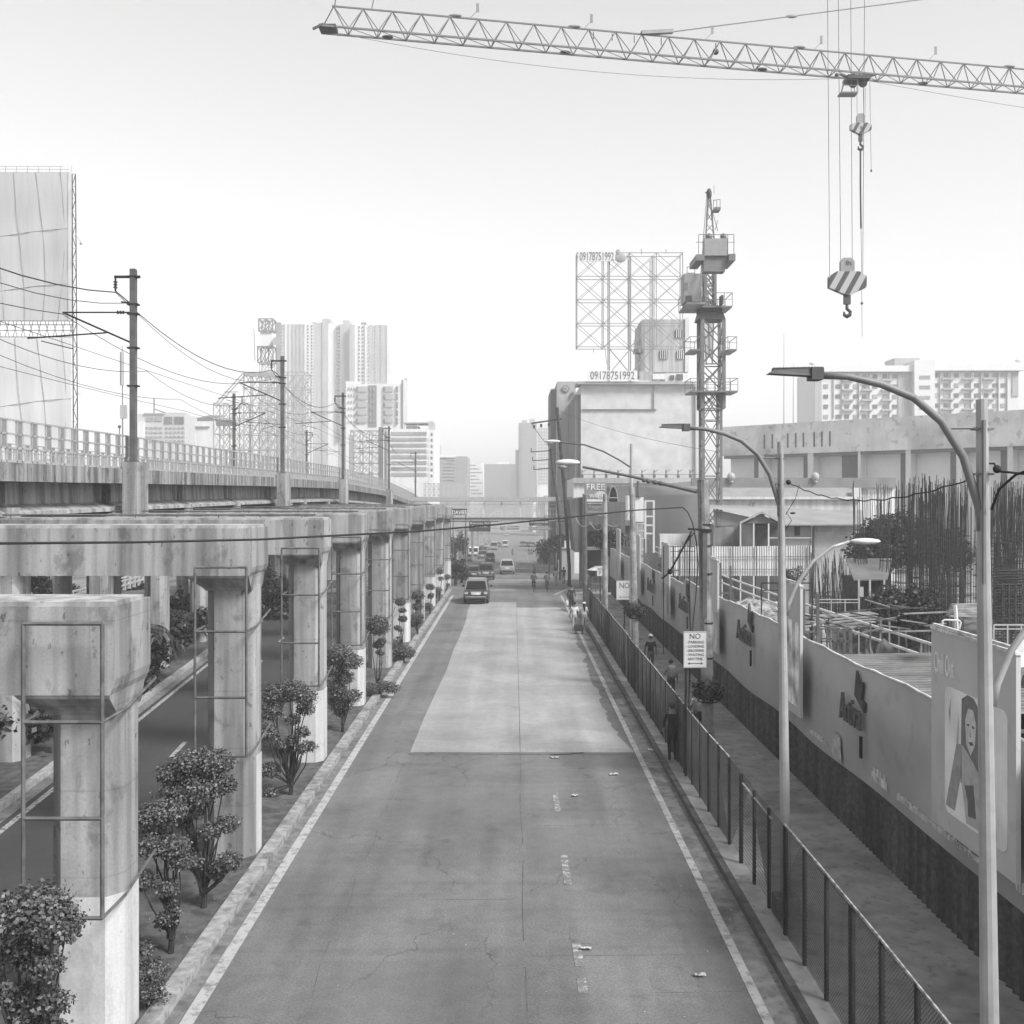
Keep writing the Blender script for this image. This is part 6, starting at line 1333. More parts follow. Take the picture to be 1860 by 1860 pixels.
# stack of bar mats
t = thing('bar_mat_stack', 'high stack of horizontal bar mats at the right edge behind the hoarding', 'bar stack', (xs(1850, 38), 38, 0)); m = MB()
for j in range(26): 
    z = zs(1165, 38)+j*.105; X0 = xs(1812, 38)+random.uniform(-.1, .1); m.tube([(X0, 38+random.uniform(-.2, .2), z), (X0+1.2, 38, z+random.uniform(-.03, .03)), (X0+3, 38, z)], .026, 4); m.tube([(X0+.1, 38.6, z+.04), (X0+3, 38.5, z+.04)], .02, 4)
for k in range(5): X = xs(1816+k*12, 38); m.bar((X, 37.8, 0), (X, 37.8, zs(1058, 38)), .05)
m.build('bars', M_RUST, t)
# dark excavated bank, rubble and dirt heaps
def heap(name, label, cx, cy, rx, ry, h, mt, cat, seed=1, z0=-.05, n=22):
    rnd = random.Random(seed); m = MB(); vs = []; fs = []
    from mathutils import noise as NZ
    for j in range(n+1):
        for i in range(n+1):
            u, v = -1+2*i/n, -1+2*j/n; r_ = math.hypot(u, v); zz = h*max(0, 1-r_**1.7)
            nn = NZ.fractal(Vector((u*2.2+seed*9, v*2.2, seed)), 1, 2, 5); vs.append((cx+rx*u, cy+ry*v, z0+zz*(1+.45*nn)+(.12*h*NZ.noise(Vector((u*9, v*9, seed))) if zz > 0 else 0)))
    for j in range(n):
        for i in range(n): a = j*(n+1)+i; fs.append((a, a+1, a+n+2, a+n+1))
    m.add(vs, fs); o = m.build(name, mt); tag(o, label, cat); return o
M_HEAP = mat('dark_dirt', .085, rough=1, var=.5, scale=2.5, blot=.4); M_HEAPL = mat('pale_rubble', .25, rough=1, var=.5, scale=3, blot=.4)
heap('dirt_heap', 'dark heap of cut branches and dirt above the hoarding beside the corrugated roof', xs(1590, 26)+.75, 27.5, 1.6, 1.5, zs(1160, 27), M_HEAP, 'dirt heap', 4)
heap('rubble_bank', 'pale rubble bank at the foot of the white corrugated fence', xs(1340, 56)+.8, 57, 4.4, 4, 2.3, M_HEAPL, 'rubble', 2)
heap('dirt_bank', 'dark bank of earth below the bar cages', xs(1740, 46), 48, 8.5, 4.5, 2.6, M_HEAP, 'dirt heap', 3)
heap('dirt_bank', 'low grey bank between the site shed and the hoarding', xs(1560, 36), 38, 4.2, 3, 1.5, mat('grey_dirt', .19, rough=1, var=.4, scale=2, blot=.3), 'dirt heap', 6)
heap('dirt_heap', 'dark heap with planks at the right edge behind the tall picture board', 10.8, 20.6, 1.5, 1.6, 4.6, M_HEAP, 'dirt heap', 8)
# corrugated roof sheets just behind the hoarding
def csheet(label, x0, x1, y0, y1, z, slope=.0, name='roof_sheet'):
    m = MB(); vs = []; fs = []; y = y0; k = 0
    while y < y1: vs += [(x0, y, z+(.03 if k % 2 else 0)+slope*(y-y0)), (x1, y, z+(.03 if k % 2 else 0)+slope*(y-y0)+.1)]; y += .085; k += 1
    for i in range(k-1): fs.append((2*i, 2*i+1, 2*i+3, 2*i+2))
    m.add(vs, fs)
    yy = y0+.1
    while yy < y1-.1: m.bar((x0, yy, z+.045+slope*(yy-y0)), (x1, yy, z+.145+slope*(yy-y0)), .05, .035); yy += .3
    t = thing(name, label, 'roof', (x0, y0, .02)); m.build('sheet', mat('pale_corrugated', .20, rough=.5, var=.1, streak=.1), t)
    m = MB()
    for yy in (y0+.3, y1-.3):
        for xx in (x0+.1, x1-.2): m.bar((xx, yy, 0), (xx, yy, z-.02), .07)
    m.build('post', M_STEEL, t)
csheet('corrugated shed roof just behind the hoarding left of the picture board', 7.85, 12.4, 18.4, 26.2, 3.88, -.02)
csheet('corrugated shed roof right of the picture board at the right edge', 7.85, 11.6, 11.5, 16.4, 3.9)
# long pale pump pipes over the site
for k, dz in enumerate((0, .38)):
    P = [at(1175, 1000-k*4, 88), at(1300, 1075-8*k, 60), at(1440, 1082-11*k+8, 44), at(1560, 1140-12*k, 34), at(1692, 1197-14*k, 28)]
    P = [(12.1+.12*k, y, 3.15+dz-.9*math.sin(max(0, min(1, (88-y)/60))*math.pi)*.35) for y in (88, 76, 66, 56, 48, 40, 34, 29)]
    m = MB(); m.tube(P, .05, 7)
    for y in (80, 60, 44, 31): m.bar((12.1+.12*k, y, 0), (12.1+.12*k, y, 3.0), .05)
    tag(m.build('pump_pipe', M_PALE), ['lower of two long pale pipes slanting over the site behind the hoarding', 'upper of two long pale pipes slanting over the site behind the hoarding'][k], 'pipe', 'pale pump pipes')
def frame_rail(label, x0, x1, y0, y1, Yq, v):
    t = thing('site_rail', label, 'railing', (xs((x0+x1)/2, Yq), Yq, 0), 'railings in the building site'); m = MB()
    n = 3
    for k in range(n+1): x = x0+(x1-x0)*k/n; m.bar(at(x, y0, Yq), (xs(x, Yq), Yq, 0), .035)
    m.bar(at(x0, y0, Yq), at(x1, y0, Yq), .04); m.bar(at(x0, (y0+y1)/2, Yq), at(x1, (y0+y1)/2, Yq), .03); m.build('frame', v, t)
frame_rail('dark bracket rail above the hoarding left of the second lamp', 1383, 1475, 1059, 1085, 33, M_DSTEEL)
frame_rail('pale rail before the short bar bunches', 1485, 1560, 1089, 1100, 44, M_FAR2)
frame_rail('pale rail right of the nearest lamp before the stack of bar mats', 1805, 1880, 1135, 1150, 30, M_FAR2)
frame_rail('dark rail behind the thick utility pole', 1205, 1262, 993, 1010, 50, M_DSTEEL)
m = MB(); m.tube([at(1711, 1139, 22), at(1712, 1128, 22), at(1716, 1126, 22), at(1742, 1127, 22), at(1745, 1131, 22), at(1742, 1142, 22)], .022, 6); m.cyl(at(1738, 1145, 22.1), at(1735, 1100, 22.1), .04, n=6); m.cyl((at(1738, 1145, 22).x, 22, 0), at(1738, 1145, 22), .03, n=5); tag(m.build('tube_frame', M_PALE), 'small bent pale tube frame on top of the picture board', 'frame')
m = MB(); 
for k in range(7): a = at(1722+k*1.5, 1118-k*3.2, 24+.12*k); m.bar(a, a+Vector((.75+.06*(k % 3), .15, .02*(k % 4)-.03)), .2, .035)
m.bar((at(1735, 1110, 24).x, 24, 0), at(1735, 1110, 24), .08); tag(m.build('plank_pile', mat('grey_timber', .22, var=.3, scale=3)), 'pile of grey planks on a post behind the picture board', 'plank pile')
m = MB(); a, b, c_, d = at(1826, 1180, 20), at(1880, 1150, 20), at(1900, 1195, 19), at(1835, 1212, 19); m.add([a, b, c_, d]+[v-Vector((0, 0, .06)) for v in (a, b, c_, d)], [(0,1,2,3), (7,6,5,4), (0,4,5,1), (1,5,6,2), (2,6,7,3), (3,7,4,0)])
for v in (a, d): m.bar((v.x, v.y, 0), v, .06)
tag(m.build('canvas_sheet', M_FAR1), 'pale canvas sheet at the right edge behind the picture board', 'canvas')
# sacks, crates and boards seen over the hoarding
M_SACK = mat('sack_cloth', .42, var=.25, scale=3)
p = at(1490, 1150, 33.5); heap('sack_pile', 'pile of pale sacks left of the crate behind the hoarding', p.x, 33.5, .75, .5, p.z, M_SACK, 'sack pile', 12)
p = at(1525, 1110, 42); t = thing('sheet_stack', 'leaning stack of pale sheets before the site shed', 'sheet stack', (p.x, 42, 0)); m = MB()
for k in range(4): m.bar((p.x-1.6+.2*k, 42-.3*k, p.z-.25-.07*k), (p.x+1.5-.15*k, 42.2-.3*k, p.z-.1-.07*k), .9, .03)
m.build('sheet', mat('grey_sheet', .2, var=.3, scale=2), t); m = MB()
for dx in (-1.2, 0, 1.1): m.bar((p.x+dx, 42, 0), (p.x+dx, 42, p.z-.2), .07)
m.build('trestle', M_STEEL, t)
p = at(1512, 1140, 33); t = thing('site_crate', 'slatted crate frame among the clutter right of the second lamp', 'crate', (p.x, 33, 0)); m = MB()
for k in range(6): m.bar((p.x-.45+.18*k, 32.7, p.z-.8), (p.x-.45+.18*k, 32.7, p.z), .05)
for z in (p.z, p.z-.4, p.z-.8): m.bar((p.x-.5, 32.7, z), (p.x+.5, 32.7, z), .05); m.bar((p.x-.5, 33.3, z), (p.x+.5, 33.3, z), .05)
m.build('slats', M_STEEL, t); m = MB()
for dx in (-.5, .5):
    for y in (32.7, 33.3): m.bar((p.x+dx, y, 0), (p.x+dx, y, p.z), .06)
m.build('post', M_STEEL, t)
p = at(1458, 1133, 34); t = thing('site_table', 'dark trestle table with tools behind the second tall board', 'table', (p.x, 34, 0)); MB().box(p.x-.5, p.x+.5, 33.7, 34.3, p.z-.06, p.z).build('table_top', M_FAR2, t); m = MB()
for dx in (-.42, .42):
    for y in (33.75, 34.25): m.bar((p.x+dx, y, 0), (p.x+dx*.9, y, p.z-.06), .05)
m.build('leg', M_DSTEEL, t); m = MB(); m.bar((p.x-.3, 34, p.z+.05), (p.x+.2, 34.1, p.z+.07), .08); m.ball((p.x+.3, 34, p.z+.1), .1, 7, 5); m.build('tools', M_DSTEEL, t)
m = MB(); rnd = random.Random(77)
for k in range(26): q = at(rnd.uniform(1460, 1685), rnd.uniform(1098, 1150), rnd.uniform(30, 40)); q.z = max(.2, q.z); L = rnd.uniform(.6, 2.4); a_ = rnd.uniform(0, 3.14); m.bar(q, q+Vector((L*math.cos(a_), L*math.sin(a_), rnd.uniform(-.25, .25))), rnd.uniform(.05, .16), .04)
for k in range(12): q = at(1470+k*18, 1120, 34); m.bar((q.x, 34, 0), (q.x+rnd.uniform(-.1, .1), 34, rnd.uniform(2.6, 3.9)), .05)
o = m.build('scaffold_debris', mat('debris_timber', .13, var=.6, scale=1.5)); tag(o, kind='stuff')
# ------------------------------------------------------------------ vegetation
def topiary(X, Yq, blobs, label, stems=3, n=2600, size=.055, name='topiary_bush', z0=.1, cat='shrub', group='clipped bushes in the median', mt=None):
    """blobs: (dx, z, r) ; stems fan from the foot to the blobs"""
    t = thing(name, label, cat, (X, Yq, z0), group); rnd = random.Random(int(X*100+Yq*10))
    m = MB(); B = []
    for dx, z, r in blobs:
        dy = rnd.uniform(-.2, .2); B.append(((X+dx, Yq+dy, z0+z), r*1.12))
    for q in range(max(1, len(blobs)//2)):
        a_ = rnd.choice(blobs); B.append(((X+a_[0]*rnd.uniform(.2, .9), Yq+rnd.uniform(-.25, .25), z0+a_[1]*rnd.uniform(.45, .85)), a_[2]*rnd.uniform(.45, .75)))
    m2 = MB(); m2.tube([(X, Yq, z0-.05), (X+.02, Yq, z0+.25), (X, Yq+.02, z0+.5)], [.06, .05, .045], 7)
    for (c, r) in B:
        for q in range(max(1, stems-2)):
            o_ = Vector((rnd.uniform(-.5, .5), rnd.uniform(-.5, .5), rnd.uniform(-.3, .3)))*r; st = Vector((X+rnd.uniform(-.06, .06), Yq+rnd.uniform(-.06, .06), z0+.25)); e = Vector(c)+o_; md = st.lerp(e, .55)+Vector((rnd.uniform(-.12, .12), rnd.uniform(-.1, .1), -.02)); m2.tube([st, md, e], [.022, .016, .008], 5)
    m2.build('stems', M_BARK, t); leaves(m, B, int(n*3.6), size*.70, shell=.42, flat=.7, seed=int(X*77+Yq)); m.build('foliage', mt or M_LEAF, t); return t
def fol(px, Yq): return xs(px, Yq)
def zr(py, Yq): return zs(py, Yq)-.1
# near bush at the left bottom corner: two clipped tiers
Yq = 12.8; X = fol(45, Yq)
topiary(X, Yq, [(-.25, zr(1665, Yq), .33), (.1, zr(1655, Yq), .36), (.42, zr(1675, Yq), .3), (-.5, zr(1690, Yq), .3), (.35, zr(1740, Yq), .2), (-.1, zr(1745, Yq), .24), (.0, zr(1810, Yq), .2), (.38, zr(1815, Yq), .2), (-.4, zr(1800, Yq), .24)], 'nearest flat-topped clipped bush at the lower left corner', 4, 5200, .06)
topiary(fol(160, 12.6), 12.6, [(0, .35, .24), (.28, .3, .2), (-.3, .3, .2)], 'low ground shrub at the foot of the nearest pier', 2, 1100, .05, name='low_shrub')
Yq = 19.2; X = fol(370, Yq)
topiary(X, Yq, [(-.55, zr(1405, Yq), .30), (-.2, zr(1388, Yq), .34), (.2, zr(1385, Yq), .32), (-.45, zr(1440, Yq), .34), (-.05, zr(1432, Yq), .36), (.38, zr(1425, Yq), .22), (.4, zr(1500, Yq), .2), (.15, zr(1505, Yq), .2), (.5, zr(1560, Yq), .22), (-.2, zr(1560, Yq), .2), (.25, zr(1580, Yq), .18)], 'big many-tiered clipped bush between the first and second pier', 4, 6200, .058)
Yq = 17.3; X = fol(310, Yq)
topiary(X, Yq, [(-.25, zr(1480, Yq), .3), (.0, zr(1475, Yq), .26), (-.3, zr(1530, Yq), .28), (.05, zr(1535, Yq), .26), (.2, zr(1560, Yq), .16), (-.4, zr(1590, Yq), .2), (.0, zr(1660, Yq), .16), (-.15, zr(1680, Yq), .16)], 'lower bush with bare stems right of the nearest pier', 4, 3600, .055)
topiary(fol(275, 15.6), 15.6, [(0, .5, .25), (.1, .25, .2), (-.05, .9, .14)], 'thin wispy shrub hugging the nearest pier', 2, 700, .05, name='low_shrub')
topiary(fol(272, 17.8)-.1, 16.6, [(0, .4, .22), (.05, .75, .12)], 'small flowering shrub by the kerb right of the nearest pier', 2, 500, .05, name='low_shrub')
Yq = 26.5; X = fol(528, Yq)
topiary(X, Yq, [(-.4, zr(1262, Yq), .36), (.05, zr(1255, Yq), .36), (.4, zr(1262, Yq), .3), (-.5, zr(1290, Yq), .3), (.35, zr(1290, Yq), .22), (-.6, zr(1330, Yq), .3), (.3, zr(1330, Yq), .18), (.45, zr(1355, Yq), .2), (-.2, zr(1360, Yq), .22), (-.55, zr(1400, Yq), .26), (-.5, zr(1440, Yq), .22)], 'dense flat-headed clipped bush in front of the third pier', 4, 4200, .06)
Yq = 33.6; X = fol(622, Yq)
topiary(X, Yq, [(-.1, zr(1190, Yq), .42), (.3, zr(1200, Yq), .36), (-.35, zr(1215, Yq), .4), (.05, zr(1232, Yq), .3), (-.3, zr(1250, Yq), .34), (.35, zr(1262, Yq), .28), (-.1, zr(1280, Yq), .36)], 'round-headed clipped bush before the white foot of the third pier', 3, 3600, .065)
Yq = 40.6; X = fol(686, Yq)
topiary(X, Yq, [(0, zr(1138, Yq), .44), (0, zr(1130, Yq), .36), (.15, zr(1165, Yq), .16), (.05, zr(1185, Yq), .14)], 'single round ball bush on a tall stem beside the fourth pier', 3, 2200, .065)
topiary(fol(690, 39.8), 39.8, [(-.3, .3, .3), (.1, .35, .3), (.45, .3, .28)], 'low hedge clump at the foot of the fourth pier', 2, 1200, .06, name='low_shrub')
Yq = 49.5; X = fol(728, Yq)
topiary(X, Yq, [(-.02, zr(1093, Yq), .24), (.1, zr(1108, Yq), .16), (.08, zr(1124, Yq), .2), (-.15, zr(1140, Yq), .16)], 'slim bush of stacked small balls beside the fifth pier', 2, 1300, .06)
topiary(fol(731, 47.5), 48.0, [(0, .5, .42), (.25, .35, .3), (-.25, .3, .3)], 'loose rounded shrub at the fifth pier foot', 2, 1500, .06, name='low_shrub')
Yq = 57; X = fol(758, Yq)
topiary(X, Yq, [(0, zr(1082, Yq), .36), (.05, zr(1080, Yq), .3), (.0, zr(1102, Yq), .3), (0, zr(1120, Yq), .35)], 'round ball bush over a thick clump beside the sixth pier', 2, 1800, .065)
for px, Yq, zz, r, lb in ((781, 67, 1066, .28, 'small ball bush beside the seventh pier'), (798, 76, 1037, .36, 'high round bush beside the eighth pier'), (812, 86, 1048, .3, 'small bush beside the ninth pier')):
    topiary(fol(px, Yq), Yq, [(0, zr(zz, Yq), r), (.1, zr(zz+14, Yq), r*.6), (-.1, zr(zz+34, Yq), r*.9)], lb, 2, 700, .075)
for k, (y, x) in enumerate(((61, -6.0), (69.5, -6.1), (78, -6.1), (52, -6.2))): topiary(x, y, [(0, .3, .35), (.3, .3, .3), (-.4, .35, .35)], 'low clump in the median %s' % ('between the sixth and seventh pier', 'between the seventh and eighth pier', 'between the eighth and ninth pier', 'between the fifth and sixth pier')[k], 1, 700, .07, name='low_shrub')
# thin pale ground-cover and litter
m = MB(); rnd = random.Random(9)
for _ in range(2600):
    y = rnd.uniform(11, 60)
    if rnd.random() < .5: y = rnd.uniform(11, 26)
    x = rnd.uniform(-8, -5.5); a = rnd.uniform(0, 6.28); s_ = rnd.uniform(.01, .03); m.add([(x, y, .108), (x+s_*math.cos(a), y+s_*math.sin(a), .108+rnd.uniform(.01, .05)), (x+s_*.4, y+s_, .109)], [(0, 1, 2)])
o = m.build('leaf_litter', mat('litter_leaf', .13, var=.5, scale=12)); o['kind'] = 'stuff'
# palms and plants on the left planted strip
def palm(X, Yq, h, label, nf=20, fl=1.5, z0=.1, sc=1.0):
    t = thing('palm_plant', label, 'palm', (X, Yq, z0), 'palms in the far planted strip'); rnd = random.Random(int(X*31+Yq*7))
    MB().tube([(X, Yq, z0), (X+.05, Yq, z0+h*.5), (X, Yq, z0+h)], [.13*sc, .10*sc, .07*sc], 7).build('trunk', mat('palm_trunk', .16, var=.3, scale=6), t)
    m = MB(); c = Vector((X, Yq, z0+h))
    for k in range(nf):
        a = 2*math.pi*k/nf+rnd.uniform(-.2, .2); el = rnd.uniform(.1, 1.2); L = fl*rnd.uniform(.75, 1.1); P = []
        for q in range(8): s_ = q/7; P.append(c+Vector((math.cos(a)*math.cos(el)*L*s_, math.sin(a)*math.cos(el)*L*s_, L*(math.sin(el)*s_-.75*s_*s_))))
        m.tube(P, .014, 3)
        sd = Vector((-math.sin(a), math.cos(a), 0))
        for q in range(1, 8):
            for s_ in (-1, 1):
                b0 = P[q]; w_ = .34*fl*(1-abs(q/7-.45)); m.add([b0, b0+sd*s_*w_*.5+Vector((0, 0, -.05)), b0+sd*s_*w_+(P[q]-P[q-1])*1.1+Vector((0, 0, -.2)), b0+(P[q]-P[q-1])*.4], [(0, 1, 2, 3)])
    m.build('crown', M_LEAFD, t)
PS = [(-14.6, 25.5, 2.6), (-16.0, 28.2, 2.2), (-15.9, 35.5, 2.3), (-16.3, 39.0, 1.9), (-15.7, 43.5, 2.0), (-16.9, 44.5, 2.4), (-17.6, 48.0, 1.8), (-16.9, 51.0, 1.7), (-17.8, 57, 1.9), (-18.6, 63, 1.9), (-17.3, 33, 2.0)]
PLAB = ['left of the nearest pier, first of the strip', 'second of the strip, seen through the pipe frame of the nearest pier', 'right below the nearest cap beam end', 'just before the motorcyclist', 'with a leaning trunk left of the second pier', 'tallest one left of the second pier', 'under the motorcyclist', 'between the second and third pier', 'small one seen between the third pier and the second', 'far one behind the third pier', 'low one beside the rear column']
for (x, y, h), lb in zip(PS, PLAB): palm(x, y, h, 'feathery palm '+lb, fl=1.6)
rnd = random.Random(4); m = MB(); B = []
for k in range(110):
    y = 21+k*.6; x = cl(y)-1.35-rnd.uniform(0, 3.2); B.append(((x, y, .3+rnd.uniform(0, 1.3)), rnd.uniform(.5, 1.0)))
leaves(m, B, 80000, .17, shell=.3, seed=5); o = m.build('undergrowth', M_LEAFD); o['kind'] = 'stuff'
def tree(X, Yq, z0, h, cr, label, n=5000, size=.16, mt=None, name='tree', sq=1.0, group=None, nb=14):
    t = thing(name, label, 'tree', (X, Yq, z0), group); rnd = random.Random(int(X*13+Yq)); B = []; m2 = MB(); zt = z0+h-cr*sq
    m2.tube([(X, Yq, z0), (X+.1, Yq, z0+(zt-z0)*.6), (X, Yq, zt)], [.22*cr/2.5+.05, .16*cr/2.5+.03, .1*cr/2.5+.02], 8)
    for k in range(nb):
        a = rnd.uniform(0, 6.28); e = rnd.uniform(-.6, 1); rr2 = cr*rnd.uniform(.45, .8); c = Vector((X+rr2*math.cos(a)*math.cos(e), Yq+rr2*math.sin(a)*math.cos(e), zt+rr2*math.sin(e)*sq)); B.append((tuple(c), cr*rnd.uniform(.25, .42))); m2.tube([(X, Yq, z0+(zt-z0)*.7), c], [.06*cr/2.5, .02], 5)
    m2.build('trunk', M_BARK, t); m = MB(); leaves(m, B, n, size, shell=.35, seed=int(X*7)); m.build('crown', mt or M_LEAFD, t); return t
tree(xs(1610, 63), 63, 0, zs(928, 63), 2.7, 'dark leafy tree behind the bar cages right of the gabled house', 9000, .2, sq=.75, nb=20)
tree(xs(1690, 66), 66, 0, zs(942, 66), 2.5, 'second dark tree behind the densest bar cages', 7000, .2, sq=.75, nb=18)
tree(xs(1600, 56), 56, 0, zs(992, 56), 1.25, 'small dark tree right above the site shed roof', 2600, .12, sq=.6)
tree(xs(1440, 60), 60, 0, zs(1022, 60), .8, 'thin shrub before the white corrugated fence', 900, .08, name='shrub')
tree(xs(1650, 45), 45, 0, zs(1062, 45), 1.9, 'dark shrub mass right of the site shed', 8200, .13, sq=.62, name='shrub', nb=30)
tree(xs(1230, 80), 80, 0, zs(980, 80), 1.6, 'scrubby bush before the pale low wall of the grey hall', 2000, .12, name='shrub')
tree(xs(1108, 84), 84, gz(84), zs(955, 84)-gz(84), 1.6, 'tree half hidden by the third utility pole', 3000, .14, sq=.8)
tree(xs(1013, 150), 150, gz(150), zs(962, 150)-gz(150), 1.9, 'dark street tree beyond the footbridge on the right', 3500, .3, group='street trees beyond the footbridge')
tree(xs(1003, 185), 185, gz(185), zs(975, 185)-gz(185), 3.6, 'farther street tree beyond the footbridge, left of the dark one', 3000, .35, group='street trees beyond the footbridge')
tree(xs(993, 128), 120, gz(120), zs(987, 120)-gz(120), .65, 'little dark tree on the right kerb below the footbridge', 1600, .14, group='street trees beyond the footbridge')
tree(xs(1003, 128), 122, gz(122), zs(992, 122)-gz(122), .5, 'second little tree on the right kerb below the footbridge', 900, .14, group='street trees beyond the footbridge')
tree(xs(60, 70), 70, 0, zs(1062, 70)+1.5, 1.4, 'dark round tree seen under the second cap beam at the far left', 3500, .16, group='trees seen under the cap beams')
tree(xs(122, 78), 78, 0, zs(1058, 78), 1.2, 'small dark tree seen under the second cap beam, right of the round one', 2500, .15, group='trees seen under the cap beams')
tree(xs(228, 90), 90, 0, zs(1045, 90)+.5, 1.6, 'dark tree behind the pale railing under the cap beams', 2800, .2, group='trees seen under the cap beams')
tree(xs(487, 66), 66, 0, zs(1042, 66), 1.9, 'dark bush seen between the second and third pier', 3500, .18, name='shrub', nb=18)
tree(xs(827, 98), 98, gz(98), zs(1005, 98)-gz(98), 1.3, 'bush at the far tip of the median beyond the last pier', 2200, .14, name='shrub')
tree(xs(838, 104), 104, gz(104), zs(1022, 104)-gz(104), 1.2, 'low dark bush beside the waiting cars at the junction', 2200, .14, name='shrub')
tree(xs(862, 235), 235, gz(235), zs(985, 235)-gz(235), 3.5, 'hazy roadside tree left of the far traffic', 2400, .4)
tree(xs(826, 150), 150, gz(150), zs(965, 150)-gz(150), 2.2, 'tree just right of the last pier under the sign board', 2200, .25)
# pale railing and rows of posts on the far left road
t = thing('concrete_railing', 'pale concrete railing along the far left road seen under the cap beams', 'railing', (-27, 70, 0)); m = MB()
yA, yB = 52, 118
k = 0; y = yA
while y < yB: x = cl(y)-14.5; m.box(x-.12, x+.12, y-.12, y+.12, .05, 1.15); y += 1.45
for z in (.45, .85, 1.12):
    for y in range(yA, yB, 6): m.bar((cl(y)-14.5, y, z), (cl(y+6)-14.5, y+6, z), .13, .1)
m.build('frame', M_PALE, t)
t = thing('far_wall', 'long pale wall closing the far left road', 'wall', (-44, 80, 0)); MB().box(-75, -24, 119, 119.5, -2, 3.4).build('wall', mat('far_left_wall', .3, var=.3, scale=.5, streak=.3), t)
m = MB(); rnd = random.Random(8); x = -60
while x < -26: m.box(x, x+rnd.uniform(.5, 1.6), 118.4, 118.9, 0, rnd.uniform(1.5, 4)); x += rnd.uniform(1.4, 3)
m.build('shopfront', mat('shopfront_mixed', .16, var=.6, scale=.5), t)
# street clutter beyond the junction on the left: posts of the farther viaduct
for k, (px, w_, mt) in enumerate(((836, 6, M_CON), (846, 5, M_CON2), (858, 4, M_CON), (868, 3.5, M_CON2), (880, 3, M_CON), (889, 3, M_CON2))):
    Yk = 150+26*k; t = thing('far_pier', 'distant pier of the row receding beyond the junction, number %d from its near end' % (k+1), 'concrete pier', (xs(px, Yk), Yk, gz(Yk)), 'distant piers beyond the junction')
    MB().box(xs(px-w_/2, Yk), xs(px+w_/2, Yk), Yk, Yk+1.4, gz(Yk), zs(966-k*1.5, Yk)).build('column', mt, t); MB().box(xs(px-w_*1.6, Yk), xs(px+w_, Yk), Yk-.1, Yk+1.5, zs(966-k*1.5, Yk), zs(961-k*1.2, Yk)).build('cap_beam', mt, t)
# low hazy city beyond the end of the road
rnd = random.Random(12)
CITY = [(752, 800, 918, 620), (800, 835, 925, 560), (845, 880, 930, 640), (884, 912, 926, 700), (915, 942, 931, 660), (946, 968, 922, 560), (968, 990, 915, 480), (990, 1012, 900, 420), (991, 1004, 935, 300), (1004, 1022, 940, 260)]
for k, (a, b, yt, Yk) in enumerate(CITY):
    t = bld('city_block', 'low hazy block on the skyline seen through the footbridge, number %d from the left' % (k+1), a, b, yt, Yk, 20, (M_FAR1, M_FAR2, MATS['hazy_grey_wall'])[k % 3], group='low hazy blocks beyond the footbridge')
    cells(t, 'window', M_WINL, a+1, b-1, yt+2, yt+14, Yk, 4, 2, .5, .4, 'each', .3)
    pbox(t, 'roof_box', M_FAR1, a+3, a+9, yt-3, yt, Yk, 2, 6)
# ------------------------------------------------------------------ vehicles
M_RED = mat('tail_lamp', .34, rough=.3, spec=.5); M_PLATE = mat('number_plate', .55)
def paint(v): return mat('car_paint_%02d' % int(v*100), v, rough=.35, var=.03, scale=.5, spec=.3)
def loft(m, secs, mi=0):
    """secs: (y, half width bottom, half width top, z0, z1) rounded 12-gon rings"""
    n = 12; vs = []; fs = []
    for (y, hb, ht, z0, z1) in secs:
        h = z1-z0; ring = [(-hb*.9, z0), (hb*.9, z0), (hb, z0+h*.12), (hb, z0+h*.35), ((hb+ht)/2+.0, z0+h*.62), (ht, z0+h*.85), (ht*.88, z1), (-ht*.88, z1), (-ht, z0+h*.85), (-(hb+ht)/2, z0+h*.62), (-hb, z0+h*.35), (-hb, z0+h*.12)]
        vs += [(x, y, z) for x, z in ring]
    for k in range(len(secs)-1):
        for i in range(n): fs.append((k*n+i, k*n+(i+1) % n, (k+1)*n+(i+1) % n, (k+1)*n+i))
    fs.append(tuple(range(n-1, -1, -1))); fs.append(tuple(range((len(secs)-1)*n, len(secs)*n))); m.add(vs, fs, mi)
KIND = {'suv': (1.86, 1.78, 4.7, 1.05, .30, 1.25), 'sedan': (1.72, 1.45, 4.3, .92, 1.0, 1.9), 'hatch': (1.68, 1.52, 3.8, .95, .35, 1.2), 'pickup': (1.84, 1.76, 5.1, 1.02, 1.6, 1.3), 'van': (1.75, 2.05, 4.6, 1.0, .05, .5), 'jeepney': (1.95, 2.2, 6.0, 1.1, .04, 1.4)}
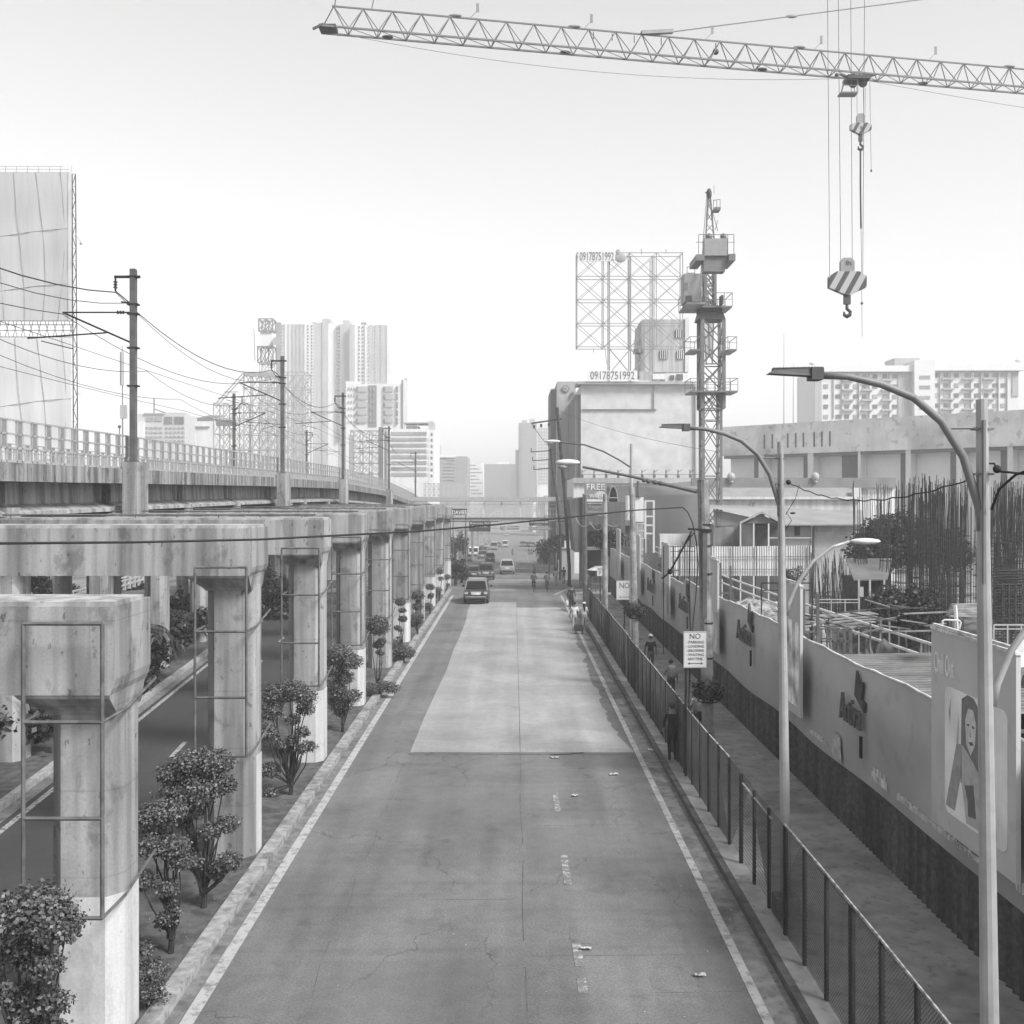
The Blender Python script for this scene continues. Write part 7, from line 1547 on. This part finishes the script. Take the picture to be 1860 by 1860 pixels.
def car(px, py, kind, v, label, name=None, roofv=None, face=1, wscale=1.0):
    W_, H_, L_, belt, ra, fa = KIND[kind]; p = ground(px, py); W_ *= wscale
    nm = name or {'suv': 'suv', 'sedan': 'car', 'hatch': 'car', 'pickup': 'pickup_truck', 'van': 'van', 'jeepney': 'jeepney'}[kind]
    t = thing(nm, label, {'suv': 'car', 'sedan': 'car', 'hatch': 'car', 'pickup': 'pickup truck', 'van': 'van', 'jeepney': 'jeepney'}[kind], (0, 0, 0), 'vehicles on the far road')
    hw = W_/2; gb = .24 if kind != 'suv' else .32
    m = MB(); rear_z = belt if kind not in ('sedan',) else belt+.02
    loft(m, [(0, hw*.90, hw*.88, gb+.12, rear_z-.06), (.12, hw*.98, hw*.95, gb, rear_z), (.9, hw, hw*.96, gb-.04, rear_z+.01), (L_-1.4, hw, hw*.95, gb-.04, belt), (L_-.5, hw*.96, hw*.9, gb, belt-.14), (L_, hw*.80, hw*.76, gb+.12, belt-.3)])
    m.build('body', paint(v), t, smooth=False)
    ya, yb = ra, L_-fa; m = MB(); rt = .80 if kind not in ('van', 'jeepney') else .93; sl = .55 if kind not in ('van', 'jeepney') else .08
    n_ = [(ya, belt-.03, .95), (ya+sl*.9, H_-.05, rt), (ya+sl*1.2, H_, rt*.98), (yb-.9, H_, rt*.98), (yb-.7, H_-.05, rt), (yb, belt-.03, .93)]
    # cabin as a hexahedral shell with soft roof edge
    rb, rtop = hw*.95, hw*rt
    y2, y3 = ya+sl, yb-.75
    vs = [(-rb, ya, belt-.04), (rb, ya, belt-.04), (rb*.98, yb, belt-.04), (-rb*.98, yb, belt-.04), (-rtop, y2, H_-.10), (rtop, y2, H_-.10), (rtop, y3, H_-.10), (-rtop, y3, H_-.10), (-rtop*.88, y2+.10, H_-.01), (rtop*.88, y2+.10, H_-.01), (rtop*.88, y3-.12, H_), (-rtop*.88, y3-.12, H_)]
    m.add(vs, [(0,1,5,4), (1,2,6,5), (2,3,7,6), (3,0,4,7), (4,5,9,8), (5,6,10,9), (6,7,11,10), (7,4,8,11), (8,9,10,11)]); m.build('cabin', paint(roofv if roofv is not None else v), t)
    m = MB(); e = .012
    def lerp(a, b, s): return tuple(a[i]+(b[i]-a[i])*s for i in range(3))
    def inset(a, b, c_, d, s, off):
        ce = [(a[i]+b[i]+c_[i]+d[i])/4 for i in range(3)]; q = [lerp(v_, ce, s) for v_ in (a, b, c_, d)]; return [tuple(v_[i]+off[i] for i in range(3)) for v_ in q]
    m.add(inset(vs[0], vs[1], vs[5], vs[4], .14, (0, -.02, .01)), [(0, 1, 2, 3)]); m.build('rear_window', M_GLASS, t)
    for q, ox in (((1, 2, 6, 5), .015), ((3, 0, 4, 7), -.015)): m = MB(); m.add(inset(*[vs[i] for i in q], .12, (ox, 0, .01)), [(0, 1, 2, 3)]); m.build('side_window', M_GLASS, t)
    m = MB(); m.add(inset(vs[2], vs[3], vs[7], vs[6], .1, (0, .02, .01)), [(0, 1, 2, 3)]); m.build('windscreen', M_GLASS, t)
    r = .34 if kind in ('suv', 'pickup', 'jeepney') else .30
    for x in (-hw+.12, hw-.12):
        for y in (.85, L_-.85):
            w_ = MB().cyl((x-.10, y, r), (x+.10, y, r), r, n=14).build('wheel', M_TYRE, t); s_ = 1 if x > 0 else -1; MB().cyl((x+s_*.09, y, r), (x+s_*.115, y, r), r*.6, n=10).build('rim', M_GALV, w_)
    for s_ in (-1, 1):
        MB().box(s_*hw*.62, s_*hw*.90, -.03, .04, belt-.30, belt-.12).build('tail_light', M_RED, t)
        MB().box(s_*(hw+.02), s_*(hw+.20), L_*.56, L_*.56+.10, belt, belt+.16).build('side_mirror', paint(v), t)
        MB().box(s_*hw*.55, s_*hw*.8, L_-.06, L_+.01, belt-.42, belt-.3).build('headlight', M_PALE, t)
    MB().box(-hw*.86, hw*.86, -.10, .02, gb+.10, gb+.26).build('bumper', mat('bumper_grey', .05), t)
    MB().box(-.26, .26, -.05 if kind != 'suv' else -.045, -.02, belt-.34, belt-.20).build('number_plate', M_PLATE, t)
    MB().box(-hw*.6, hw*.6, -.02, .3, gb-.06, gb+.1).build('underside', M_BLACK, t)
    if kind == 'suv': m = MB(); m.prism([(-hw*.42, belt-.12), (hw*.42, belt-.12), (hw*.34, belt-.36), (-hw*.34, belt-.36)], 'y', -.035, -.01); m.build('tailgate_trim', mat('trim_pale', .4), t)
    if kind in ('suv',): 
        MB().box(-hw*.8, hw*.8, -.125, -.101, gb+.22, gb+.27).build('bumper_trim', mat('trim_pale', .4), t)
        for s_ in (-1, 1): MB().bar((s_*hw*.66, ya+.8, H_+.03), (s_*hw*.66, yb-1, H_+.04), .04, .05).build('roof_rail', M_STEEL, t)
    t.location = p; t.rotation_euler = (0, 0, 0 if face > 0 else math.pi)
    if face < 0: t.location = p+Vector((0, L_, gz(p.y+L_)-gz(p.y)))
    return t
car(864.5, 1098, 'suv', .045, 'nearest dark suv, its roof paled for reflected sky, driving away on the left lane', roofv=.16)  # cabin paler than the body: light pillars, sky reflection painted into the roof
car(861, 1054, 'hatch', .10, 'dark grey hatchback right ahead of the nearest suv')
car(882.5, 1054, 'suv', .06, 'dark suv to the right of the grey hatchback')
car(921, 1043.5, 'suv', .28, 'silver suv with roof rails in the middle lane at the crossing')
car(890, 1022, 'pickup', .05, 'dark pickup truck before the white minivan')
car(876, 1016, 'suv', .09, 'dark suv between the white minivan and the dark pickup')
car(860, 1011, 'van', .62, 'boxy white van with two rear windows on the left', wscale=1.35)
car(848.5, 1021, 'sedan', .30, 'pale sedan at the left kerb below the white van')
car(897, 999.5, 'jeepney', .24, 'pale jeepney with a dark spare wheel, farther up the left lanes')
car(882, 996, 'sedan', .35, 'pale sedan left of the jeepney')
car(889, 990, 'sedan', .22, 'grey sedan half hidden behind the jeepney')
car(905, 994, 'hatch', .12, 'dark hatchback peeping out right of the jeepney')
car(917.5, 994.5, 'van', .42, 'pale van in the middle of the far road')
car(949.5, 993.5, 'suv', .20, 'grey suv facing the camera on the far right lanes', face=-1)
car(958.5, 993.5, 'sedan', .05, 'dark sedan between the grey suv and the silver car on the far right', face=-1)
car(966.5, 993.5, 'sedan', .42, 'silver car facing the camera at the far right', face=-1)
car(921, 974, 'sedan', .3, 'tiny pale car at the far end of the middle lane')
# ------------------------------------------------------------------ people
M_SKIN = mat('skin', .16, rough=.6, var=.05); M_HAIR = mat('black_hair', .012, rough=.6)
def cloth(v): return mat('cloth_%03d' % int(v*1000), v, rough=.9, var=.12, scale=14)
def person(loc, label, shirt=.1, legs=.06, h=1.66, yaw=0, stride=.22, pose='walk', cap=None, short=False, sleeve='short', hair='short', group=None, shoes=.03, armb=.0):
    k = h/1.70
    V = []; E = []; RG = []
    def v(x, y, z, r, rg, par=None):
        V.append((x*k, y*k, z*k, r*k)); RG.append(rg)
        if par is not None: E.append((par, len(V)-1))
        return len(V)-1
    sit = pose in ('bike', 'moto'); hz = .95
    lean = {'bike': .22, 'moto': .08}.get(pose, .03)
    P0 = v(0, 0, hz, .135, 'legs'); sp = v(0, lean*.4, hz+.20, .125, 'shirt', P0); ch = v(0, lean*.9, hz+.38, .150, 'shirt', sp); nk = v(0, lean, hz+.53, .058, 'skin', ch); hd = v(0, lean+.01, hz+.62, .082, 'head', nk); hc = v(0, lean+.02, hz+.69, .088, 'head', hd); tp = v(0, lean+.01, hz+.745, .055, 'head', hc)
    v(0, lean+.115, hz+.645, .016, 'head', hd)
    for s_ in (-1, 1): v(s_*.088, lean, hz+.65, .014, 'head', hd)
    for s_ in (-1, 1):
        sw = stride*s_*.8
        sh = v(s_*.175, lean*.9, hz+.44, .062, 'shirt', ch)
        if sit: el = v(s_*.25, lean+.20, hz+.22, .042, 'sleeve', sh); wr = v(s_*.24, lean+.42, hz+.12, .028, 'skin', el); hdv = Vector((0, 1, -.3))
        elif pose == 'phone' and s_ < 0: el = v(s_*.27, lean-.02, hz+.20, .042, 'sleeve', sh); wr = v(s_*.19, lean+.20, hz+.33, .028, 'skin', el); hdv = Vector((.2, .5, .8))
        elif pose == 'push': el = v(s_*.25, lean+.02, hz+.18, .042, 'sleeve', sh); wr = v(s_*.26, lean+.14, hz-.05, .028, 'skin', el); hdv = Vector((0, .4, -.9))
        else: el = v(s_*.235, lean*.5-sw*.35, hz+.18, .042, 'sleeve', sh); wr = v(s_*.25, lean-sw*.75+.03, hz-.06, .028, 'skin', el); hdv = Vector((0, .25, -.97))
        w0 = Vector(V[wr][:3])/k; pm = v(*(w0+hdv*.06), .026, 'skin', wr)
        for q in range(4): a = w0+hdv*.085+Vector((s_*(-.02+.0), (q-1.5)*.019, 0)); f1 = v(*a, .0085, 'skin', pm); v(*(a+hdv*(.045+.008*(1-abs(q-1.4)))+Vector((-s_*.012, 0, 0))), .007, 'skin', f1)
        a = w0+hdv*.045+Vector((-s_*.012, .035, 0)); f1 = v(*a, .009, 'skin', pm); v(*(a+hdv*.03+Vector((0, .012, 0))), .0075, 'skin', f1)
        hp = v(s_*.088, 0, hz-.06, .095, 'legs', P0)
        if pose == 'bike': kn = v(s_*.11, .33+.05*s_, hz-.22-.10*s_, .062, 'legs', hp); an = v(s_*.11, .22+.1*s_, hz-.62-.12*s_, .042, 'shin', kn)
        elif pose == 'moto': kn = v(s_*.24, .38, hz-.16, .064, 'legs', hp); an = v(s_*.22, .22, hz-.58, .042, 'shin', kn)
        else: kn = v(s_*.095, sw*.55+.03, hz-.46, .060, 'legs', hp); an = v(s_*.095, sw*1.05-.03, hz-.86+(.03 if s_ < 0 and stride > .1 else 0), .040, 'shin', kn)
        a = Vector(V[an][:3])/k; hl = v(a.x, a.y-.03, a.z-.045, .036, 'shoe', an); v(a.x+s_*.015, a.y+.15, a.z-.055, .032, 'shoe', hl)
    me = bpy.data.meshes.new('person'); me.from_pydata([(x, y, z) for x, y, z, r in V], E, [])
    o = bpy.data.objects.new('person', me); C.objects.link(o)
    md = o.modifiers.new('s', 'SKIN'); md.use_smooth_shade = True
    for i, (x, y, z, r) in enumerate(V): me.skin_vertices[0].data[i].radius = (r, r*(.72 if RG[i] in ('shirt', 'legs') and abs(x) < .05 else 1))
    me.skin_vertices[0].data[0].use_root = True
    o.modifiers.new('b', 'SUBSURF').levels = 1; o.modifiers[1].render_levels = 1
    dg = bpy.context.evaluated_depsgraph_get(); nm = bpy.data.meshes.new_from_object(o.evaluated_get(dg))
    bpy.data.objects.remove(o); bpy.data.meshes.remove(me)
    mats = [M_SKIN, cloth(shirt), cloth(legs), cloth(shoes)]; nm.materials.clear()
    for m_ in mats: nm.materials.append(m_)
    pos = [Vector(q[:3]) for q in V]
    def region(c):
        best, bi = 9, 0
        for (a, b) in E:
            A_, B_ = pos[a], pos[b]; ab = B_-A_; s = max(0, min(1, (c-A_).dot(ab)/max(ab.length_squared, 1e-9))); d = (c-A_-ab*s).length
            if d < best: best = d; bi = a if s < .5 else b
        return RG[bi]
    for p_ in nm.polygons:
        rg = region(p_.center)
        if p_.center.z > (hz+.5)*k: mi = 0
        elif rg == 'shirt': mi = 1
        elif rg == 'sleeve': mi = 1 if sleeve == 'long' or p_.center.z > (hz+.27)*k else 0
        elif rg == 'legs': mi = 2 if p_.center.z < (hz+.06)*k else 1
        elif rg == 'shin': mi = 0 if short else 2
        elif rg == 'shoe': mi = 3
        else: mi = 0
        p_.material_index = mi; p_.use_smooth = True
    nm.name = 'person'; o = bpy.data.objects.new('person', nm); C.objects.link(o); o['_o'] = [0, 0, 0]
    tag(o, label, 'person', group)
    m = MB(); hcx, hcy, hcz = V[hc][:3]
    if hair == 'long': m.tube([(0, hcy-.05, hcz+.06), (0, hcy-.10, hcz-.05), (.02, hcy-.12, hcz-.25), (.03, hcy-.10, hcz-.45)], [.06, .075, .06, .02], 8)
    m.ball((hcx, hcy-.022, hcz+.015), .098*k, 12, 8, (1, 1.02, .95)); 
    b = m.build('hair', M_HAIR, o, smooth=True)
    if cap is not None: m = MB(); m.ball((hcx, hcy-.008, hcz+.055*k), .108*k, 12, 8, (1, 1.08, .72)); m.bar((0, hcy+.09, hcz+.05), (0, hcy+.18, hcz+.035), .13, .014); m.build('cap', cloth(cap), o, smooth=True)
    o.location = loc; o.rotation_euler = (0, 0, yaw); return o
def pack(px, label, loc, v, sz=(.34, .2, .44), name='backpack', cat='backpack'):
    t = thing(name, label, cat, (0, 0, 0)); a, b, c_ = sz
    m = MB(); loft(m, [(-b/2, a*.38, a*.3, 0.03, c_*.92), (-b*.2, a*.5, a*.44, 0, c_), (b/2, a*.5, a*.46, 0, c_)]); m.build('bag', cloth(v), t, smooth=True); m = MB(); m.box(-a*.3, a*.3, -b*.72, -b*.4, c_*.12, c_*.5); m.build('pocket', cloth(v*.8), t)
    m = MB()
    for s_ in (-1, 1): m.tube([(s_*a*.3, b*.45, c_*.1), (s_*a*.4, b*1.2, c_*.4), (s_*a*.38, b*1.15, c_*.9), (s_*a*.28, b*.4, c_*.97)], .018, 5)
    m.build('strap', cloth(v*.7), t); t.location = loc; return t
def gpos(px, py, lift=0): p = ground(px, py); return Vector((p.x, p.y, gz(p.y)+lift))
# on the sidewalk behind the fence (pavement .145)
def walk(px, Yq): return Vector((xs(px, Yq), Yq, .150))
person(walk(1182, 44.3), 'man in a black t-shirt and white cap walking away on the sidewalk behind the fence', .02, .12, cap=.5, stride=.2)
person(walk(1219, 37.8), 'person in grey with a backpack looking at a phone on the sidewalk', .22, .05, pose='phone', stride=.14, h=1.62)
p = walk(1219, 37.8); pack(0, 'grey backpack on the person with the phone', p+Vector((0, -.15, 1.02)), .20)
person(walk(1268, 32), 'person in a white top half hidden by the hanging plant basket', .55, .03, stride=.18, h=1.60)
p = walk(1268, 32); pack(0, 'large grey bag on the back of the person in white', p+Vector((.02, -.16, .98)), .24, (.40, .22, .42))
person(Vector((xs(1221, 29.7), 29.7, .15)), 'person all in black walking on the narrow kerb by the fence', .012, .012, stride=.12, sleeve='long', h=1.64)
# couple on the road edge with a trolley
a = gpos(1043.5, 1147); b = gpos(1061, 1146)
person(a, 'man in a white t-shirt and pale shorts walking at the kerb with a trolley', .55, .30, stride=.18, short=True, h=1.68)
person(b, 'woman in a white top and cap with long dark hair beside the man in white', .58, .30, stride=.2, cap=.6, hair='long', short=True, h=1.62, pose='push')
t = thing('hand_trolley', 'small dark box trolley between the couple in white', 'trolley', (0, 0, 0)); m = MB(); loft(m, [(-.16, .27, .25, .18, .52), (.16, .27, .25, .18, .52)]); m.build('box', cloth(.06), t)
for s_ in (-.22, .22): MB().cyl((s_-.02, 0, .09), (s_+.02, 0, .09), .09, n=10).build('wheel', M_TYRE, t)
m = MB(); m.bar((-.24, 0, .16), (.24, 0, .16), .04)
for s_ in (-.1, .1): m.cyl((s_, .1, .2), (s_, .3, .85), .012, n=5)
m.bar((-.1, .3, .85), (.1, .3, .85), .02); m.build('frame', M_STEEL, t); t.location = gpos(1051, 1151)
person(gpos(1038, 1110), 'stocky person in dark clothes with a pale bag ahead of the couple', .03, .02, stride=.2, h=1.75, sleeve='long')
t = thing('carrier_bag', 'pale plastic bag in the hand of the stocky dark walker', 'bag', (0, 0, 0)); m = MB(); m.ball((0, 0, .0), .17, 9, 6, (.8, .6, 1.3)); m.build('bag', M_PALE, t, smooth=True); m = MB(); m.tube([(-.05, 0, .15), (0, 0, .32), (.05, 0, .15)], .012, 4); m.build('handle', M_PALE, t); q = gpos(1038, 1110); t.location = q+Vector((-.30, .02, .52))
def bicycle(loc, label, v=.05, moto=False):
    t = thing('motorcycle' if moto else 'bicycle', label, 'motorcycle' if moto else 'bicycle', (0, 0, 0), 'two-wheelers on the road'); r = .33 if not moto else .30
    for y in (-.52, .52):
        m = MB(); m.tube([(0, y+r*math.cos(2*math.pi*k/16), r+r*math.sin(2*math.pi*k/16)) for k in range(17)], .022 if not moto else .055, 5)
        w_ = m.build('wheel', M_TYRE, t); m = MB()
        for k in range(8): m.cyl((0, y, r), (0, y+r*math.cos(k*math.pi/4), r+r*math.sin(k*math.pi/4)), .005, n=3)
        m.build('spokes', M_STEEL, w_)
    m = MB()
    for a, b in (((0, -.52, r), (0, -.05, .30)), ((0, -.05, .30), (0, .38, .82)), ((0, -.12, .80), (0, .38, .82)), ((0, -.05, .30), (0, -.14, .88)), ((0, -.52, r), (0, -.12, .80)), ((0, .52, r), (0, .36, .98))): m.cyl(a, b, .018 if not moto else .035, n=6)
    if moto: m.ball((0, 0, .55), .26, 10, 7, (.6, 1.8, .8)); m.ball((0, .45, .80), .16, 8, 6, (1, .8, 1))
    m.build('frame', paint(v), t); m = MB(); m.tube([(-.30, .30, .98), (-.1, .38, 1.0), (.1, .38, 1.0), (.30, .30, .98)], .016, 6); m.build('handlebar', M_STEEL, t)
    m = MB(); m.ball((0, -.16, .90 if not moto else .78), .12, 8, 6, (.7, 1.4, .35) if not moto else (1, 2.8, .5)); m.build('saddle', M_BLACK, t)
    if moto: MB().ball((0, .58 if loc[0] < -15 else -.62, .82), .09, 8, 6).build('headlight', M_PALE, t)
    t.location = loc; return t
for px, py, sv, lv, lb, lb2 in ((969.5, 1075, .05, .02, 'cyclist in dark clothes riding away, left of the near pair', 'bicycle under the left cyclist of the near pair'), (993.5, 1074.5, .08, .07, 'cyclist in dark grey riding away, right of the near pair', 'bicycle under the right cyclist of the near pair'), (971, 1046, .06, .05, 'third cyclist, ahead of the near pair', 'bicycle under the third cyclist')):
    q = gpos(px, py); bicycle(q, lb2); person(q+Vector((0, -.12, .0)), lb, sv, lv, pose='bike', sleeve='long', group='people on two-wheelers')
q = gpos(931, 1009); bicycle(q, 'small motorcycle alone in the middle of the far road', .05, True); person(q+Vector((0, -.1, -.08)), 'motorcyclist alone in the middle of the far road', .06, .05, pose='moto', cap=.05, group='people on two-wheelers')
for k, px in enumerate((961, 966, 974)):
    q = gpos(px, 1009-k*.5); bicycle(q, 'motorcycle waiting in the group of three at the right, %s one' % ('left', 'middle', 'right')[k], .05, True); person(q+Vector((0, -.1, -.08)), 'rider on the %s motorcycle of the waiting group of three' % ('left', 'middle', 'right')[k], (.05, .12, .04)[k], .05, pose='moto', cap=.1, group='people on two-wheelers')
Ym = 71.0; q = Vector((xs(327, Ym), Ym, .06)); t = bicycle(q, 'motorcycle with its headlight on, coming along the far left road', .12, True); t.rotation_euler = (0, 0, math.pi)
m = MB(); m.ball(at(324, 1097, Ym-.75), .10, 8, 6); 
def emis(name, s):
    m_ = bpy.data.materials.new(name); m_.use_nodes = True; b_ = m_.node_tree.nodes['Principled BSDF']; b_.inputs['Emission Color'].default_value = (1, 1, 1, 1); b_.inputs['Emission Strength'].default_value = s; return m_
o = m.build('headlight', emis('lit_headlight', 4.0)); o.parent = t; o.matrix_parent_inverse = (Matrix.Translation(q) @ Matrix.Rotation(math.pi, 4, 'Z')).inverted()
person(q+Vector((0, .1, -.08)), 'motorcyclist in dark clothes riding towards the camera on the far left road', .03, .05, pose='moto', yaw=math.pi, cap=.03, sleeve='long', group='people on two-wheelers')
for px, py, sv, lv, lb, kw in ((1009.5, 1064, .50, .35, 'pedestrian in a white top with a dark bag at the right kerb', {}), (1024, 1061, .03, .04, 'pedestrian in a dark vest with long sleeves beside the white-topped one', {}), (1056, 1031, .62, .5, 'person in white on the sidewalk before the dark building opening', {}), (1016, 1034, .3, .1, 'small figure near the white standing sign', {}), (1030, 1030, .12, .1, 'small figure by the pale kiosk', {}), (974.5, 1008, .1, .05, 'tiny pedestrian right of the waiting motorcycles', {}), (1067, 1075, .12, .06, 'person behind the far end of the fence', {}), (1086, 1068, .10, .06, 'vendor under a small pale parasol at the fence end', {'cap': .5})):
    person(gpos(px, py), lb, sv, lv, stride=.16, **kw)
t = thing('standing_sign', 'bright white standing sign board on the right kerb', 'sign', (0, 0, 0)); MB().box(-.3, .3, -.04, .04, .15, 1.7).build('board', mat('bright_board', .8), t); MB().box(-.32, .32, -.2, .2, 0, .14).build('foot', M_STEEL, t); t.location = gpos(1018, 1041)
t = thing('parasol', 'small pale parasol over a vendor stand near the end of the fence', 'parasol', (0, 0, 0)); m = MB(); n = 10; vs = [(0, 0, 2.3)]+[(.75*math.cos(2*math.pi*k/n), .75*math.sin(2*math.pi*k/n), 1.95) for k in range(n)]; m.add(vs, [(0, 1+k, 1+(k+1) % n) for k in range(n)]); m.build('canopy', M_PALE, t); MB().cyl((0, 0, 0), (0, 0, 2.2), .03, n=6).build('pole', M_STEEL, t); t.location = gpos(1082, 1078)
t = thing('vendor_cart', 'vendor stand frame under the small parasol', 'cart', (0, 0, 0)); m = MB(); m.box(-.5, .5, -.3, .3, .85, .95)
for x in (-.48, .48):
    for y in (-.28, .28): m.bar((x, y, 0), (x, y, .9 if y > 0 else 1.5), .04)
m.bar((-.48, -.28, 1.5), (.48, -.28, 1.5), .04); m.build('frame', M_GALV, t); t.location = gpos(1086, 1082)
for k, (px, py) in enumerate(((993, 1024), (1003, 1025))):
    q = gpos(px, py); t = thing('sign_post', 'dark post with a %s board on the right kerb island beyond the crossing' % ('blank grey', 'second blank grey')[k], 'sign', q.to_tuple()); MB().cyl(q, q+Vector((0, 0, 3.2)), .14, n=8).build('post', M_DSTEEL, t); MB().box(q.x-.7, q.x+.8, q.y-.1, q.y+.1, q.z+3.0, q.z+4.3).build('board', M_FAR2, t)
# litter and small road furniture
rnd = random.Random(33)
LI = [(1065, 1726, .17, 'crumpled pale bottle on the near road'), (1272, 1775, .16, 'folded white plastic scrap near the right line'), (1115, 1408, .22, 'thin white strip of litter before the right line'), (1186, 1364, .25, 'white bag scrap by the gutter'), (1008, 1377, .22, 'white cap-like scrap lying at the slab edge'), (1045, 1447, .15, 'scribble-like pale scrap right of the lane dash')]
for px, py, s_, lb in LI:
    q = ground(px, py); m = MB(); n = 7; c = q+Vector((0, 0, .02)); vs = []; fs = []
    for j in range(3):
        for i in range(n): vs.append(c+Vector(((i/(n-1)-.5)*s_*(1+.2*rnd.random()), (j/2-.5)*s_*.35*(1+rnd.random()), rnd.uniform(0, .045))))
    for j in range(2):
        for i in range(n-1): fs.append((j*n+i, j*n+i+1, (j+1)*n+i+1, (j+1)*n+i))
    m.add(vs, fs); tag(m.build('litter_scrap', mat('litter_white', .42, var=.15)), lb, 'litter')
m = MB(); q = ground(1000, 1372); q2 = ground(1060, 1368); m.tube([q+Vector((0, 0, .02)), (q+q2)/2+Vector((0, -.05, .02)), q2+Vector((0, 0, .02))], .014, 5); tag(m.build('broken_cord', M_BLACK), 'dark cord lying along the edge of the light slab', 'cord')
m = MB()
for _ in range(260):
    if rnd.random() < .6: x, y = rnd.uniform(3.9, 4.28), rnd.uniform(12, 60)
    else: x, y = rnd.uniform(-4.7, 3.8), rnd.uniform(12, 50)
    s_ = rnd.uniform(.008, .028); z = .012; m.add([(x, y, z), (x+s_, y+s_*.3, z+.004), (x+s_*.6, y+s_*1.6, z), (x-s_*.3, y+s_, z+.005)], [(0, 1, 2, 3)])
o = m.build('grit', mat('grit_pale', .3, var=.7, scale=30)); o['kind'] = 'stuff'
# ------------------------------------------------------------------ haze: the air between the camera and the far blocks
m = MB(); m.box(-420, 420, -45, 860, -12, 175); o = m.build('haze', mat('haze_tmp', .5)); o['kind'] = 'stuff'
hm = bpy.data.materials.new('haze_air'); hm.use_nodes = True; hn = hm.node_tree.nodes; hn.clear(); ho = hn.new('ShaderNodeOutputMaterial'); pv = hn.new('ShaderNodeVolumePrincipled')
pv.inputs['Color'].default_value = (1, 1, 1, 1); pv.inputs['Density'].default_value = HAZE_DENSITY; pv.inputs['Anisotropy'].default_value = -.05
hm.node_tree.links.new(pv.outputs[0], ho.inputs['Volume']); o.data.materials.clear(); o.data.materials.append(hm)
for o in bpy.data.objects:
    if '_o' in o: del o['_o']
